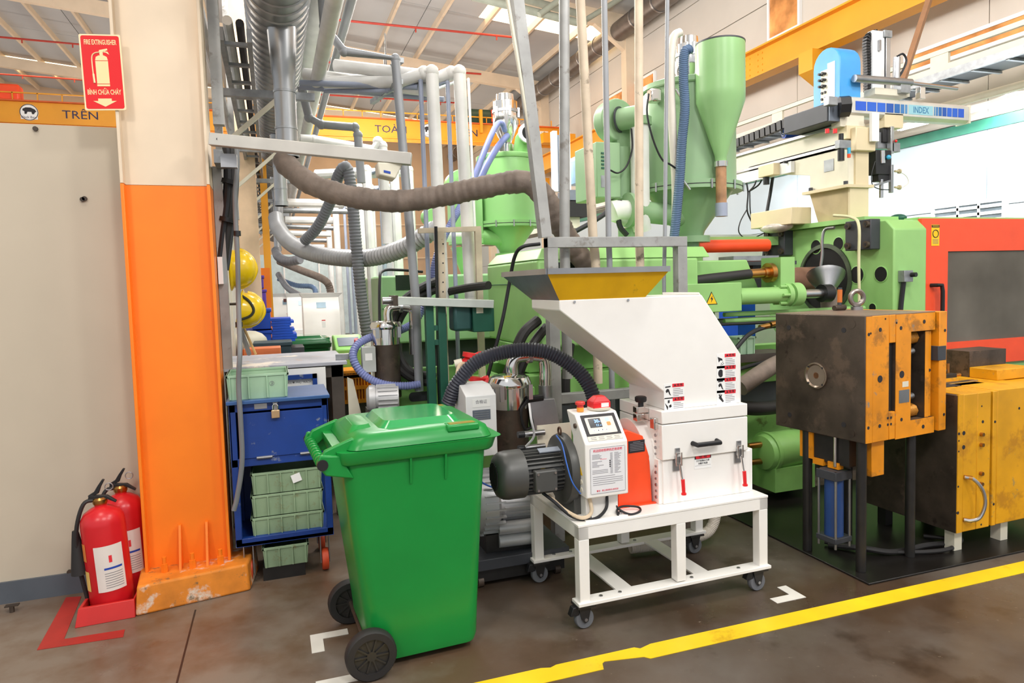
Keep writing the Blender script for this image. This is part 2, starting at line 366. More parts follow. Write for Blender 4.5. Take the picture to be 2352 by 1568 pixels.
for y in (16.05, 21.9, 28.0):   # wall columns with haunch
    m_ = MB().box(8.72, y-0.13, 0, 9.0, y+0.13, 8.1)
    m_.prism([(0, 0), (-1.0, 0), (0, -0.7)], (8.75, y-0.08, 8.12), (1, 0, 0), (0, 0, 1), (0, 0.16, 0))
    m_.build('wall_column', 'cream_paint', wr)
# ventilation duct high along the right wall
vd = thing('wall_duct', 'banded steel ventilation duct running high along the side wall', 'duct', (8.6, 20, 7.6))
MB().cyl((8.55, 3, 7.88), (8.55, 33, 7.88), 0.24, n=20).build('pipe', mat('duct_bronze', (112, 104, 98), 0.4, 0.5, var=0.1), vd)
for k in range(30):
    y = 4+k*1.0; MB().cyl((8.55, y, 7.88), (8.55, y+0.05, 7.88), 0.255, n=20).build('band', 'steel_brushed', vd)
# windows of the upper office in the side wall
def wall_window(name, y0, y1, z0, z1, label, bars=0, warm=True):
    w = B(WX-0.035, y0, z0, WX-0.01, y1, z1).build(name, mat('win_warm', (214, 150, 90), 0.2, var=0.4, scale=2.2, emit=((255, 150, 70), 0.28)) if warm else mat('win_cool', (120, 132, 140), 0.15, var=0.3, scale=2.0), kind='structure', label=label)
    t = 0.05
    for a in ((y0-t, z0-t, y1+t, z0), (y0-t, z1, y1+t, z1+t), (y0-t, z0, y0, z1), (y1, z0, y1+t, z1)): B(WX-0.06, a[0], a[1], WX, a[2], a[3]).build('window_frame', 'white_paint', w)
    for k in range(bars):
        z = z0+(k+0.5)*(z1-z0)/bars; B(WX-0.06, y0, z-0.02, WX-0.04, y1, z+0.02).build('window_bar', 'white_paint', w)
    return w
wall_window('window_3', 10.13, 10.87, 6.02, 6.75, 'small window glowing orange high in the side wall')
ww = wall_window('window_4', 6.45, 7.42, 2.14, 2.5, 'low barred window above the orange machine guard', bars=4, warm=False)
for y in (6.75, 7.05): B(WX-0.06, y, 2.14, WX-0.04, y+0.03, 2.5).build('window_bar', 'white_paint', ww)
wall_window('window_5', 15.0, 17.6, 5.95, 6.6, 'long warm-lit window beside the tilted grey tubes')
wall_window('window_6', 3.4, 7.9, 4.55, 4.75, 'narrow warm-lit slot window above the cable gantry')
# red sprinkler lines under the roof
for i, (u0, v0, u1, v1, dy) in enumerate(((0, 85, 195, 103, 25.0), (700, 38, 1185, 86, 18.2), (690, 138, 1105, 170, 21.2), (690, 214, 1045, 236, 25.8), (0, 170, 200, 184, 30.5))):
    a = aty(u0, v0, dy); b = aty(u1, v1, dy)
    if u0 == 0: a = a+(a-b)*0.5
    s_ = MB().tube([a, b], 0.03, 8)
    for t in (0.1, 0.5, 0.9): q = a+(b-a)*t; s_.cyl(q, q+Vector((0, 0, -0.12)), 0.02, n=6)
    s_.build('sprinkler_pipe', mat('pipe_red', (190, 62, 48), 0.5), label=['red sprinkler line left of the cream column, upper', 'long red sprinkler line nearest below the roof sheets', 'red sprinkler line second from the front', 'red sprinkler line just above the crane bridge', 'red sprinkler line left of the column, just under the skylight'][i], cat='pipe', group='sprinkler lines')
# ================================================================== wheeled bin
def wheeled_bin(loc, yaw, label, name='wheeled_bin', green='bin_green', S=1.0, tall=1.0):
    T = Matrix.Translation(Vector(loc)) @ Matrix.Rotation(yaw, 4, 'Z') @ Matrix.Scale(S, 4)
    t = thing(name, label, 'bin', loc)
    # body: tapered rounded box, front is +x, wheels under -x
    def rr(x0, x1, hy, z, r, k=5):
        out = []
        for cx, cy, a0 in ((x1-r, hy-r, 0), (x0+r, hy-r, 90), (x0+r, -hy+r, 180), (x1-r, -hy+r, 270)):
            for i in range(k): a = math.radians(a0+90*i/(k-1)); out.append((cx+r*math.cos(a), cy+r*math.sin(a), z))
        return out
    def loft(loops, capb=True, capt=True):
        m = MB(T); n = len(loops[0]); vs = [p for l in loops for p in l]; fs = []
        for j in range(len(loops)-1):
            for i in range(n): k = (i+1) % n; fs.append((j*n+i, j*n+k, (j+1)*n+k, (j+1)*n+i))
        if capb: fs.append(tuple(range(n-1, -1, -1)))
        if capt: fs.append(tuple(range((len(loops)-1)*n, len(loops)*n)))
        return m.add(vs, fs)
    h = 0.90*tall
    loft([rr(-0.20, 0.262, 0.215, 0.035, 0.05), rr(-0.21, 0.272, 0.222, 0.06, 0.06), rr(-0.222, 0.28, 0.226, 0.20, 0.06), rr(-0.272, 0.305, 0.25, h*0.72, 0.06), rr(-0.295, 0.325, 0.262, h, 0.06)]).build('body', green, t, smooth=50)
    # rim with the collar flaring at the front
    rim = loft([rr(-0.308, 0.345, 0.272, h-0.005, 0.05), rr(-0.31, 0.352, 0.282, h+0.004, 0.05), rr(-0.315, 0.365, 0.288, h+0.045, 0.05), rr(-0.315, 0.39, 0.288, h+0.052, 0.05)]).build('rim', green, t, smooth=50)
    for x in (-0.02, 0.13):
        for s in (-1, 1): MB(T).hexa([(x-.004, s*.255, h-.11), (x+.004, s*.255, h-.11), (x+.004, s*.262, h-.11), (x-.004, s*.262, h-.11), (x-.004, s*.255, h), (x+.004, s*.255, h), (x+.004, s*.28, h), (x-.004, s*.28, h)]).build('rib', green, t)
    # gussets under the handle
    for s in (-1, 1):
        MB(T).prism([(-0.30, h+0.04), (-0.38, h+0.05), (-0.395, h+0.01), (-0.36, h-0.035), (-0.25, h-0.06)], (0, s*0.25-0.012, 0), (1, 0, 0), (0, 0, 1), (0, 0.024, 0)).build('handle_bracket', green, t, bevel=0.006*S)
        MB(T).cyl((-0.372, s*0.264, h+0.012), (-0.372, s*0.275, h+0.012), 0.022, n=16).build('hinge_cap', 'black_plastic', t)
    hb = MB(T).cyl((-0.372, -0.25, h+0.012), (-0.372, 0.25, h+0.012), 0.019, n=14)
    for k in range(9): y = -0.2+k*0.05; hb.cyl((-0.372, y-.006, h+.012), (-0.372, y+.006, h+.012), 0.023, n=14)
    hb.build('handle', green, t)
    # lid: flat skirt, raised dome and a top panel, with hinge arms to the handle
    z = h+0.055
    lid = loft([rr(-0.275, 0.35, 0.277, z, 0.055), rr(-0.27, 0.345, 0.272, z+0.012, 0.055), rr(-0.255, 0.335, 0.262, z+0.04, 0.06), rr(-0.215, 0.30, 0.235, z+0.06, 0.06)]).build('lid', green, t, smooth=40)
    loft([rr(-0.13, 0.235, 0.19, z+0.055, 0.04), rr(-0.10, 0.21, 0.165, z+0.088, 0.04)]).build('lid_panel', mat(green+'_gloss', (40, 158, 82) if green == 'bin_green' else (24, 112, 58), 0.15, var=0.03, coat=0.4), lid, smooth=40)
    loft([rr(-0.25, -0.14, 0.15, z+0.045, 0.03), rr(-0.225, -0.155, 0.12, z+0.074, 0.03)]).build('lid_step', green, lid, smooth=40)
    for s in (-1, 1):
        MB(T).prism([(-0.39, h), (-0.36, h+0.06), (-0.25, h+0.10), (-0.20, h+0.085), (-0.26, h+0.055), (-0.34, h-0.01)], (0, s*0.225-0.014, 0), (1, 0, 0), (0, 0, 1), (0, 0.028, 0)).build('hinge_arm', green, lid, bevel=0.006*S)
    gx, gy = 0.215, -0.238   # grip recess near the front
    for s in (-1, 1):
        g = MB(T).box(gx-0.072, s*0.235-0.034, z+0.03, gx+0.072, s*0.235+0.034, z+0.062).build('grip_frame', green, lid, bevel=0.008*S)
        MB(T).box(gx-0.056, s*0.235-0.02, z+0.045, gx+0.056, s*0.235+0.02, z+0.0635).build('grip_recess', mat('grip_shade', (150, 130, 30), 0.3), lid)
    # wheels and axle
    MB(T).cyl((-0.215, -0.28, 0.105), (-0.215, 0.28, 0.105), 0.012, n=10).build('axle', 'steel_dark', t)
    for s in (-1, 1):
        y = s*0.265; w = MB(T).lathe([(0.072, -0.026), (0.098, -0.026), (0.105, -0.016), (0.105, 0.016), (0.098, 0.026), (0.072, 0.026)], (-0.215, y, 0.105), (0, 1, 0), 32, cap=False)
        w = w.lathe([(0.072, 0.026), (0.072, -0.026)], (-0.215, y, 0.105), (0, 1, 0), 32, cap=False).build('wheel', 'black_rubber', t)
        hub = MB(T).lathe([(0.0735, -0.014), (0.0735, 0.014)], (-0.215, y, 0.105), (0, 1, 0), 32)
        hub.lathe([(0.02, -0.022), (0.02, 0.022)], (-0.215, y, 0.105), (0, 1, 0), 16)
        for k in range(10):
            a = 2*math.pi*k/10; dx, dz = math.cos(a), math.sin(a)
            hub.beam((-0.215+dx*0.018, y, 0.105+dz*0.018), (-0.215+dx*0.07, y, 0.105+dz*0.07), 0.007, 0.042, up=(0, 1, 0))
        hub.build('hub', mat('hub_black', (46, 44, 42), 0.4), w)
    return t
wheeled_bin((0.51, 3.075, 0), math.radians(3.0), 'large bright green two-wheeled bin in front of the white granulator')

# ================================================================== granulator on wheeled table
G0 = Vector((1.79, 3.12, 0)); gr = thing('granulator', 'white plastic granulator with steel funnel on a wheeled table', 'granulator', G0)
GT = Matrix.Translation(Vector((1.265, 2.83, 0))) @ Matrix.Rotation(math.radians(1.2), 4, 'Z')
W, D, ZB, ZT = 1.062, 0.60, 0.13, 0.497
def GM(): return MB(GT)
GM().box(-0.002, -0.002, ZT-0.012, W+0.002, D, ZT).build('table_top', 'grinder_white', gr, bevel=0.002)
for a in ((0, 0, W, 0.05), (0, D-0.05, W, D), (0, 0, 0.05, D), (W-0.05, 0, W, D)): GM().box(a[0], a[1], ZT-0.07, a[2], a[3], ZT-0.013).build('apron', 'grinder_white', gr, bevel=0.0015)
LG = 0.052
for x in (0, W-LG):
    for y in (0, D-LG): GM().box(x, y, ZB, x+LG, y+LG, ZT-0.07).build('leg', 'grinder_white', gr, bevel=0.003)
GM().box(W*0.49, 0, ZB+0.01, W*0.49+LG, LG, ZT-0.07).build('leg', 'grinder_white', gr, bevel=0.003)
GM().box(W*0.49, D-LG, ZB+0.01, W*0.49+LG, D, ZT-0.07).build('leg', 'grinder_white', gr, bevel=0.003)
for y in (0, D-LG):
    r_ = GM().box(-0.012, y-0.012, ZB-0.012, W+0.012, y+LG+0.012, ZB+0.004).build('bottom_rail', 'grinder_white', gr, bevel=0.002)
    for x in (0.12, 0.22, 0.62, 0.9): GM().cyl((x, y+LG/2, ZB+0.004), (x, y+LG/2, ZB+0.009), 0.009, n=8).build('bolt_head', 'steel_brushed', r_)
for x in (0.22, 0.66):
    GM().box(x, 0, ZB-0.008, x+0.085, D, ZB+0.003).build('cross_plate', 'grinder_white', gr, bevel=0.002)
for x, y, fx in ((0.03, 0.03, -1), (W-0.05, 0.03, -1), (0.03, D-0.03, -1), (W-0.05, D-0.03, -1)):
    ca = GM().box(x-0.045, y-0.04, ZB-0.022, x+0.045, y+0.04, ZB-0.012).build('caster', 'black_paint', gr)
    for s in (-1, 1):
        GM().prism([(-0.035, 0), (0.03, 0), (0.012, -0.072), (-0.006, -0.08), (-0.02, -0.06)], (x, y+s*0.022-0.003, ZB-0.02), (1, 0, 0), (0, 0, 1), (0, 0.006, 0)).build('fork', 'black_paint', ca)
    GM().lathe([(0.03, -0.016), (0.043, -0.016), (0.047, -0.01), (0.047, 0.01), (0.043, 0.016), (0.03, 0.016)], (x, y, 0.047), (0, 1, 0), 24).build('wheel', mat('wheel_grey', (110, 112, 116), 0.5), ca)
    GM().cyl((x, y-0.028, 0.047), (x, y+0.028, 0.047), 0.008, n=10).build('axle_bolt', 'steel', ca)
    GM().hexa([(x-0.075, y-0.018, ZB-0.06), (x-0.03, y-0.018, ZB-0.06), (x-0.03, y+0.018, ZB-0.06), (x-0.075, y+0.018, ZB-0.06), (x-0.06, y-0.018, ZB-0.02), (x-0.02, y-0.018, ZB-0.02), (x-0.02, y+0.018, ZB-0.02), (x-0.06, y+0.018, ZB-0.02)]).build('brake_pedal', 'black_plastic', ca, bevel=0.003)
# cutting chamber (world coordinates from here)
CX0, CX1, CY0, CY1 = 1.772, 2.288, 2.935, 3.36
B(CX0, CY0, ZT, CX1, CY1, 0.715).build('lower_chamber', 'grinder_white', gr, bevel=0.004)
B(CX0-0.02, CY0+0.01, ZT, CX0+0.02, CY1, 0.72).build('side_flange', 'grinder_white', gr, bevel=0.003)
B(CX1-0.02, CY0+0.01, ZT, CX1+0.02, CY1, 0.72).build('side_flange', 'grinder_white', gr, bevel=0.003)
B(CX0-0.01, CY0-0.012, 0.72, CX1-0.025, CY1, 0.895).build('chamber_door', 'grinder_white', gr, bevel=0.004)
B(CX0-0.01, CY0-0.012, 0.899, CX1-0.025, CY1, 0.962).build('upper_chamber', 'grinder_white', gr, bevel=0.004)
for k in range(12): 
    z = 0.53+k*0.031
    if k != 6: MB().cyl((CX0-0.0205, CY0+0.03, z), (CX0-0.026, CY0+0.03, z), 0.006 if k % 2 else 0.008, n=10).build('screw', 'steel_brushed', gr)
# hopper body: side outline in XZ, extruded in Y
HY0, HY1 = 2.955, 3.32
MB().prism([(1.80, 0.962), (2.245, 0.962), (2.245, 1.215), (2.02, 1.523), (1.25, 1.523), (1.25, 1.476), (1.80, 1.05)], (0, HY0, 0), (1, 0, 0), (0, 0, 1), (0, HY1-HY0, 0)).build('hopper', 'grinder_white', gr, bevel=0.005)
MB().prism([(0.01, 0), (-0.006, 0), (-0.006, 0.25), (-0.235, 0.565), (-0.235, 0.575), (0.01, 0.25)], (2.245, HY0+0.01, 0.962), (1, 0, 0), (0, 0, 1), (0, HY1-HY0-0.02, 0)).build('hopper_back_lid', 'grinder_white', gr, bevel=0.002)
for u, v in ((1319, 693), (1442, 689)):
    p = aty(u, v, HY0); MB().cyl(p, p+Vector((0, -0.006, 0)), 0.006, n=8).build('screw', 'steel', gr)
# funnel: four sloping steel walls and a rim
fb = [(1.252, HY0+0.004, 1.52), (1.70, HY0+0.004, 1.52), (1.70, HY1-0.004, 1.52), (1.252, HY1-0.004, 1.52)]
ft = [(1.165, 2.885, 1.645), (1.79, 2.885, 1.645), (1.79, 3.52, 1.645), (1.165, 3.52, 1.645)]
mat('funnel_steel', (178, 180, 186), 0.3, 1.0, var=0.08, scale=9)
mat('funnel_reflect', (250, 190, 20), 0.3, 0.1, var=0.1, scale=5, dirt=((110, 84, 40), 0.39, 4.0))  # front wall's yellowish reflection put into the colour, plus brown drips
for i in range(4):
    j = (i+1) % 4; a, b_, c, d = [Vector(p) for p in (fb[i], fb[j], ft[j], ft[i])]
    nrm = (b_-a).cross(d-a).normalized()*0.003
    MB().hexa([a, b_, c, d, a-nrm, b_-nrm, c-nrm, d-nrm]).build('funnel_wall', 'funnel_reflect' if i == 0 else 'funnel_steel', gr, label='funnel wall with a painted amber reflection and brown drips' if i == 0 else None)
    e = Vector((0, 0, 0.010)); MB().beam(c+e, d+e, 0.016, 0.026).build('funnel_rim', 'steel_brushed', gr)
# drawer handle, latches
hx0, hx1, hz = aty(1590, 1018, CY0-0.01).x, aty(1645, 1008, CY0-0.01).x, aty(1617, 1013, CY0).z
hd = MB().tube([(hx0, CY0-0.012, hz), (hx0+0.004, CY0-0.05, hz-0.002), (hx1-0.004, CY0-0.05, hz-0.002), (hx1, CY0-0.012, hz)], 0.012, 10); hd.build('pull_handle', 'black_plastic', gr)
for ux in (1.845, 2.205):
    z0 = 0.755
    lt = B(ux-0.014, CY0-0.022, 0.70, ux+0.014, CY0-0.008, 0.735).build('toggle_latch', 'steel', gr, bevel=0.002)
    MB().tube([(ux-0.014, CY0-0.03, 0.69), (ux-0.014, CY0-0.03, z0), (ux+0.014, CY0-0.03, z0), (ux+0.014, CY0-0.03, 0.69)], 0.004, 8).build('hook', 'chrome', lt)
    B(ux-0.02, CY0-0.008, 0.66, ux+0.02, CY0-0.002, 0.715).build('latch_plate', 'steel_brushed', lt)
    MB().tube([(ux, CY0-0.035, 0.70), (ux+0.006, CY0-0.04, 0.64), (ux+0.01, CY0-0.045, 0.61)], 0.006, 8).build('lever', 'chrome', lt)
    MB().cyl((ux+0.010, CY0-0.045, 0.625), (ux+0.013, CY0-0.047, 0.555), 0.0095, 0.0085, n=12).cyl((ux+0.013, CY0-0.047, 0.557), (ux+0.0135, CY0-0.047, 0.549), 0.013, n=12).build('lever_grip', 'red_bright', lt)
    B(ux-0.012, CY0-0.02, 0.745, ux+0.012, CY0-0.012, 0.775).build('latch_keeper', 'steel_brushed', lt)
# warning stickers: pictogram left, red headed text right
def warn(cx, cz, kind):
    y = HY0; w, h_ = 0.115, 0.075
    s = plate(w, h_, (cx, y-0.0004, cz), (1, 0, 0), (0, 0, 1), 'paper', gr, 'warning_label', 0.0008, 0.004)
    def P(x, z): return (cx+x, y-0.0014, cz+z)
    B(cx-0.010, y-0.0022, cz+0.018, cx+w/2-0.002, y-0.0012, cz+h_/2-0.002).build('red_header', 'print_red', s)
    for k in range(3): lettering('▲危险'[k], 0.014, (cx+0.005+k*0.018, y-0.0024, cz+0.0275), (1, 0, 0), (0, 0, 1), 'print_black', s)
    pl = MB()
    for k in range(5):
        z = cz+0.009-k*0.0085; pl.box(cx-0.006, y-0.0018, z-0.0012, cx+(0.05 if k % 4 else 0.036)+(-0.01 if k == 4 else 0), y-0.0012, z+0.0012)
    pl.build('printed_lines', 'print_grey', s)
    ic = MB()
    def poly(pp): ic.prism(pp, P(-0.034, 0), (1, 0, 0), (0, 0, 1), (0, -0.0006, 0))
    if kind == 'fall': poly([(-.016, .018), (.014, .02), (.014, .026), (-.016, .024)]); poly([(-.014, .002), (-.006, .012), (.004, .010), (.012, -.014), (.016, -.022), (.008, -.018), (.0, -.002), (-.010, -.008)])
    elif kind == 'hand': poly([(-.014, .022), (-.008, .006), (-.012, .0), (.012, -.024), (.018, -.018), (.004, .004), (.008, .018), (.002, .016), (-.002, .008), (-.004, .024), (-.009, .014)])
    elif kind == 'round': 
        poly([(0.015*math.cos(a*0.349), 0.02*math.sin(a*0.349)) for a in range(2, 17)])
    elif kind == 'spray': poly([(-.018, .022), (.008, .012), (.012, .002), (-.002, .004), (-.012, -.006), (-.014, .008)]); [poly([(x-.002, z-.002), (x+.002, z-.002), (x+.002, z+.002), (x-.002, z+.002)]) for x, z in ((.004, -.012), (.012, -.006), (.01, -.018), (.016, -.014), (.002, -.02))]
    else: poly([(-.02, .012), (-.002, -.008), (-.006, -.026), (-.012, -.010)]); poly([(-.004, .024), (.006, .026), (.006, .012), (-.004, .010)]); poly([(.002, -.002), (.014, .004), (.018, -.008), (.006, -.014)])
    ic.build('pictogram', 'print_black', s)
a = aty(1548, 897, HY0); warn(a.x, a.z, 'fall'); a = aty(1549, 929, HY0); warn(a.x, a.z, 'pinch')
for (u, v), k in zip(((1668, 828), (1668, 856), (1668, 884), (1668, 912)), ('spray', 'round', 'fall', 'hand')): a = aty(u, v, HY0); warn(a.x, a.z, k)
a = aty(1614, 1058, CY0); dl = plate(0.1, 0.075, (a.x, CY0-0.0005, a.z), (1, 0, 0), (0, 0, 1), 'paper', gr, 'danger_label', 0.0008)
MB().box(a.x-0.048, CY0-0.0024, a.z+0.012, a.x+0.048, CY0-0.0012, a.z+0.035).build('black_header', 'print_black', dl)
plate(0.086, 0.019, (a.x, CY0-0.0024, a.z+0.0235), (1, 0, 0), (0, 0, 1), 'print_red', dl, 'red_header', 0.0006, 0.008)
lettering('危  险', 0.018, (a.x, CY0-0.0034, a.z+0.0235), (1, 0, 0), (0, 0, 1), 'print_black', dl)
lettering('打开前确认已停', 0.011, (a.x, CY0-0.0016, a.z+0.002), (1, 0, 0), (0, 0, 1), 'print_black', dl)
lettering('关断开电源', 0.011, (a.x, CY0-0.0016, a.z-0.012), (1, 0, 0), (0, 0, 1), 'print_black', dl)
MB().box(a.x-0.046, CY0-0.0018, a.z-0.0225, a.x+0.046, CY0-0.0012, a.z-0.0215).build('printed_line', 'print_grey', dl)
# star knob clamp and hinge on the left of the upper chamber
a = Vector((CX0-0.012, 3.06, 0.985))
kb = B(a.x-0.07, a.y-0.02, 0.90, a.x, a.y+0.02, 0.935).build('clamp_block', 'chrome', gr, bevel=0.003)
B(a.x-0.07, a.y-0.02, 0.94, a.x, a.y+0.02, 0.972).build('clamp_jaw', 'chrome', kb, bevel=0.003)
MB().lathe([(0.014, 0), (0.014, 0.02), (0.026, 0.022), (0.03, 0.03), (0.03, 0.045), (0.024, 0.05)], (a.x-0.035, a.y, 0.972), (0, 0, 1), 14).build('star_knob', 'black_plastic', kb)
B(CX0-0.035, CY0+0.02, 0.87, CX0-0.008, CY0+0.06, 0.925).build('hinge', 'chrome', gr, bevel=0.003)
# orange belt guard with black plate, white pulley disc behind
MB().prism([(1.55, 0.5), (1.738, 0.5), (1.727, 0.73), (1.692, 0.838), (1.61, 0.873), (1.55, 0.873)], (0, 2.985, 0), (1, 0, 0), (0, 0, 1), (0, 0.26, 0)).build('belt_guard', 'orange_red', gr, bevel=0.004)
B(1.54, 2.965, 0.497, 1.75, 2.99, 0.503).build('guard_flange', 'orange_red', gr)
plate(0.09, 0.06, (1.655, 2.984, 0.79), (1, 0, 0.02), (0, 0, 1), 'print_black', gr, 'guard_label', 0.001)
for k in range(6): plate(0.075 if k else 0.04, 0.003, (1.655, 2.9825, 0.812-k*0.008), (1, 0, 0.02), (0, 0, 1), 'print_grey', gr, 'printed_line', 0.0006)
MB().cyl((1.70, 3.16, 0.72), (1.77, 3.16, 0.72), 0.175, n=40).build('pulley_cover', 'grinder_white', gr, bevel=0.003)
# control cabinet: bent sheet profile in YZ
kx0, kx1 = 1.316, 1.534
pf = [(2.85, 0.607), (2.85, 0.862), (atx(1320, 951, kx0).y, atx(1320, 951, kx0).z)]
ytop = pf[2][0]; pf += [(ytop+0.10, pf[2][1]+0.008), (2.99, 0.875), (2.99, 0.607)]
cb = MB().prism(pf, (kx0, 0, 0), (0, 1, 0), (0, 0, 1), (kx1-kx0, 0, 0)).build('control_cabinet', 'grinder_white', gr, bevel=0.006)
B(kx0+0.02, 2.90, ZT, kx1-0.03, 2.99, 0.61).build('cabinet_foot', 'grinder_white', gr, bevel=0.003)
B(kx0-0.0, 2.86, ZT, kx1, 3.03, ZT+0.006).build('foot_plate', 'grinder_white', gr)
for x in (kx0+0.03, kx1-0.03): MB().cyl((x, 2.88, ZT), (x, 2.88, ZT+0.018), 0.009, n=8).build('foot_bolt', 'steel', gr)
cxm = (kx0+kx1)/2; Y0 = 2.85
# instruction sheet
sh = plate(0.182, 0.218, (cxm+0.004, Y0-0.0002, 0.733), (1, 0, 0), (0, 0, 1), mat('sheet', (236, 236, 238), 0.35, var=0), cb, 'instruction_sheet', 0.0008, 0.008)
fr = MB()
for x0, z0, x1, z1 in ((-.088, .106, .088, .1068), (-.088, -.1068, .088, -.106), (-.0898, -.104, -.089, .104), (.089, -.104, .0898, .104)): fr.box(cxm+.004+x0, Y0-.0018, .733+z0, cxm+.004+x1, Y0-.001, .733+z1)
fr.build('border_line', 'print_black', sh)
lettering('机边回收粉碎机使用说明', 0.0135, (cxm+0.004, Y0-0.0014, 0.826), (1, 0, 0), (0, 0, 1), 'print_pink', sh, bold=0.0002)
lettering('警告：禁止粉碎料头未料加!', 0.0092, (cxm, Y0-0.0014, 0.638), (1, 0, 0), (0, 0, 1), 'print_pink', sh)
ln = MB(); random.seed(3)
for z, x0, x1 in [(0.808-k*0.006, -0.08, -0.03+random.uniform(-.02, .012)) for k in range(4)]+[(0.776-k*0.006, -0.08, -0.035+random.uniform(-.02, .02)) for k in range(5)]+[(0.735-k*0.007, -0.08, 0.0) for k in range(3)]+[(0.705-k*0.0095, -0.078, 0.076-(0.04 if k in (0, 4) else 0)) for k in range(5)]+[(0.81-k*0.0055, 0.012, 0.025) for k in range(18)]+[(0.81-k*0.0055, 0.034, 0.05+random.uniform(0, .02)) for k in range(18)]:
    ln.box(cxm+.004+x0, Y0-.0016, z-.0009, cxm+.004+x1, Y0-.001, z+.0009)
ln.build('printed_lines', 'print_grey', sh)
MB().box(cxm-.036, Y0-.0017, .7845, cxm-0.002, Y0-.001, .7862).build('red_line', 'print_pink', sh)
bl = MB(); [bl.box(cxm+.012, Y0-.0018, z-.003, cxm+.018, Y0-.001, z+.003) for z in (.775, .766, .757, .748)]; bl.build('symbols', 'print_black', sh)
# slanted front panel with display
p0 = Vector((cxm, Y0, 0.862)); p1 = Vector((cxm, pf[2][0], pf[2][1])); sv = (p1-p0).normalized(); sl = (p1-p0).length; sn = Vector((1, 0, 0)).cross(sv)
def S(x, t): return p0 + Vector((x, 0, 0)) + sv*(t*sl)
kp = plate(0.178, sl*0.86, S(0.002, 0.50)+sn*0.0003, (1, 0, 0), sv, 'print_black', cb, 'key_panel', 0.0015, 0.003)
plate(0.178, sl*0.15, S(0.002, 0.145)+sn*0.0020, (1, 0, 0), sv, mat('panel_sand', (226, 214, 196), 0.5, var=0), kp, 'legend_strip', 0.0006)
plate(0.145, sl*0.54, S(0.002, 0.56)+sn*0.0020, (1, 0, 0), sv, mat('panel_beige', (214, 208, 198), 0.4, var=0), kp, 'panel_field', 0.0008, 0.004)
sc_ = plate(0.062, sl*0.30, S(-0.024, 0.64)+sn*0.003, (1, 0, 0), sv, mat('screen_black', (10, 12, 24), 0.15, var=0), kp, 'display', 0.001)
mat('led_blue', (150, 190, 255), 0.4, var=0, emit=((90, 150, 255), 5.0)); mat('led_green', (120, 240, 160), 0.3, var=0, emit=((140, 255, 180), 1.5)); mat('key_orange', (238, 140, 50), 0.4, var=0)
lettering('30', 0.024, S(-0.016, 0.685)+sn*0.0042, (1, 0, 0), sv, 'led_blue', sc_); lettering('11', 0.017, S(-0.016, 0.555)+sn*0.0042, (1, 0, 0), sv, 'led_blue', sc_)
plate(0.007, 0.002, S(0.0, 0.67)+sn*0.0042, (1, 0, 0), sv, 'led_blue', sc_, 'dash', 0.0005); plate(0.007, 0.002, S(0.0, 0.55)+sn*0.0042, (1, 0, 0), sv, 'led_blue', sc_, 'dash', 0.0005)
plate(0.019, 0.019, S(0.042, 0.735)+sn*0.003, (1, 0, 0), sv, 'led_green', kp, 'start_key', 0.001, 0.005); plate(0.019, 0.019, S(0.044, 0.585)+sn*0.003, (1, 0, 0), sv, 'key_orange', kp, 'stop_key', 0.001, 0.004)
for k in range(4): b_ = plate(0.013, 0.013, S(-0.042+k*0.0215, 0.39)+sn*0.003, (1, 0, 0), sv, 'paper', kp, 'soft_key', 0.0008, 0.002); lettering('○▲▼○'[k], 0.008, S(-0.042+k*0.0215, 0.39)+sn*0.004, (1, 0, 0), sv, 'print_black', b_)
ln = MB(); [ln.prism([(-0.014, -.0012), (0.014, -.0012), (0.014, .0012), (-0.014, .0012)], S(-0.058+i*0.04, 0.115+j*0.055)+sn*0.0026, (1, 0, 0), sv, sn*0.0005) for i in range(4) for j in range(2)]; ln.build('printed_lines', 'print_grey', kp)
# emergency stop, red beacon, side details
zt = pf[3][1]; MB().cyl((kx0+0.045, ytop+0.035, zt-0.004), (kx0+0.045, ytop+0.035, zt+0.016), 0.017, n=20).build('stop_collar', mat('stop_orange', (248, 160, 60), 0.4), cb)
MB().lathe([(0.016, 0), (0.016, 0.012), (0.024, 0.016), (0.024, 0.026), (0.02, 0.03)], (kx0+0.045, ytop+0.035, zt+0.014), (0, 0, 1), 20).build('stop_button', mat('stop_red', (222, 66, 62), 0.35), cb)
bx = kx0+0.15
MB().cyl((bx, ytop+0.05, zt-0.003), (bx, ytop+0.05, zt+0.008), 0.056, n=24).build('beacon_base', 'light_beige', cb)
bc = MB().hexa([(bx-.045, ytop+.012, zt+.006), (bx+.045, ytop+.012, zt+.006), (bx+.045, ytop+.088, zt+.006), (bx-.045, ytop+.088, zt+.006), (bx-.045, ytop+.012, zt+.036), (bx+.045, ytop+.012, zt+.036), (bx+.045, ytop+.088, zt+.036), (bx-.045, ytop+.088, zt+.036)])
bc.hexa([(bx-.045, ytop+.012, zt+.036), (bx+.045, ytop+.012, zt+.036), (bx+.045, ytop+.088, zt+.036), (bx-.045, ytop+.088, zt+.036), (bx-.02, ytop+.03, zt+.062), (bx+.024, ytop+.03, zt+.062), (bx+.024, ytop+.07, zt+.062), (bx-.02, ytop+.07, zt+.062)])
bc = bc.build('beacon', 'red_bright', cb, bevel=0.003); plate(0.04, 0.02, (bx+0.015, ytop+0.0118, zt+0.021), (1, 0, 0), (0, 0, 1), 'paper', bc, 'beacon_label', 0.0008)
tri = [(-0.02, -0.017), (0.02, -0.017), (0, 0.02)]
tq = (kx0-0.0005, 2.905, 0.725); w_ = MB().prism(tri, tq, (0, -1, 0), (0, 0, 1), (-0.001, 0, 0)).build('warning_triangle', 'print_yellow', cb)
for z in (0.675, 0.638): MB().cyl((kx0, 2.9, z), (kx0-0.003, 2.9, z), 0.012, n=14).build('vent_plug', 'light_beige', cb)
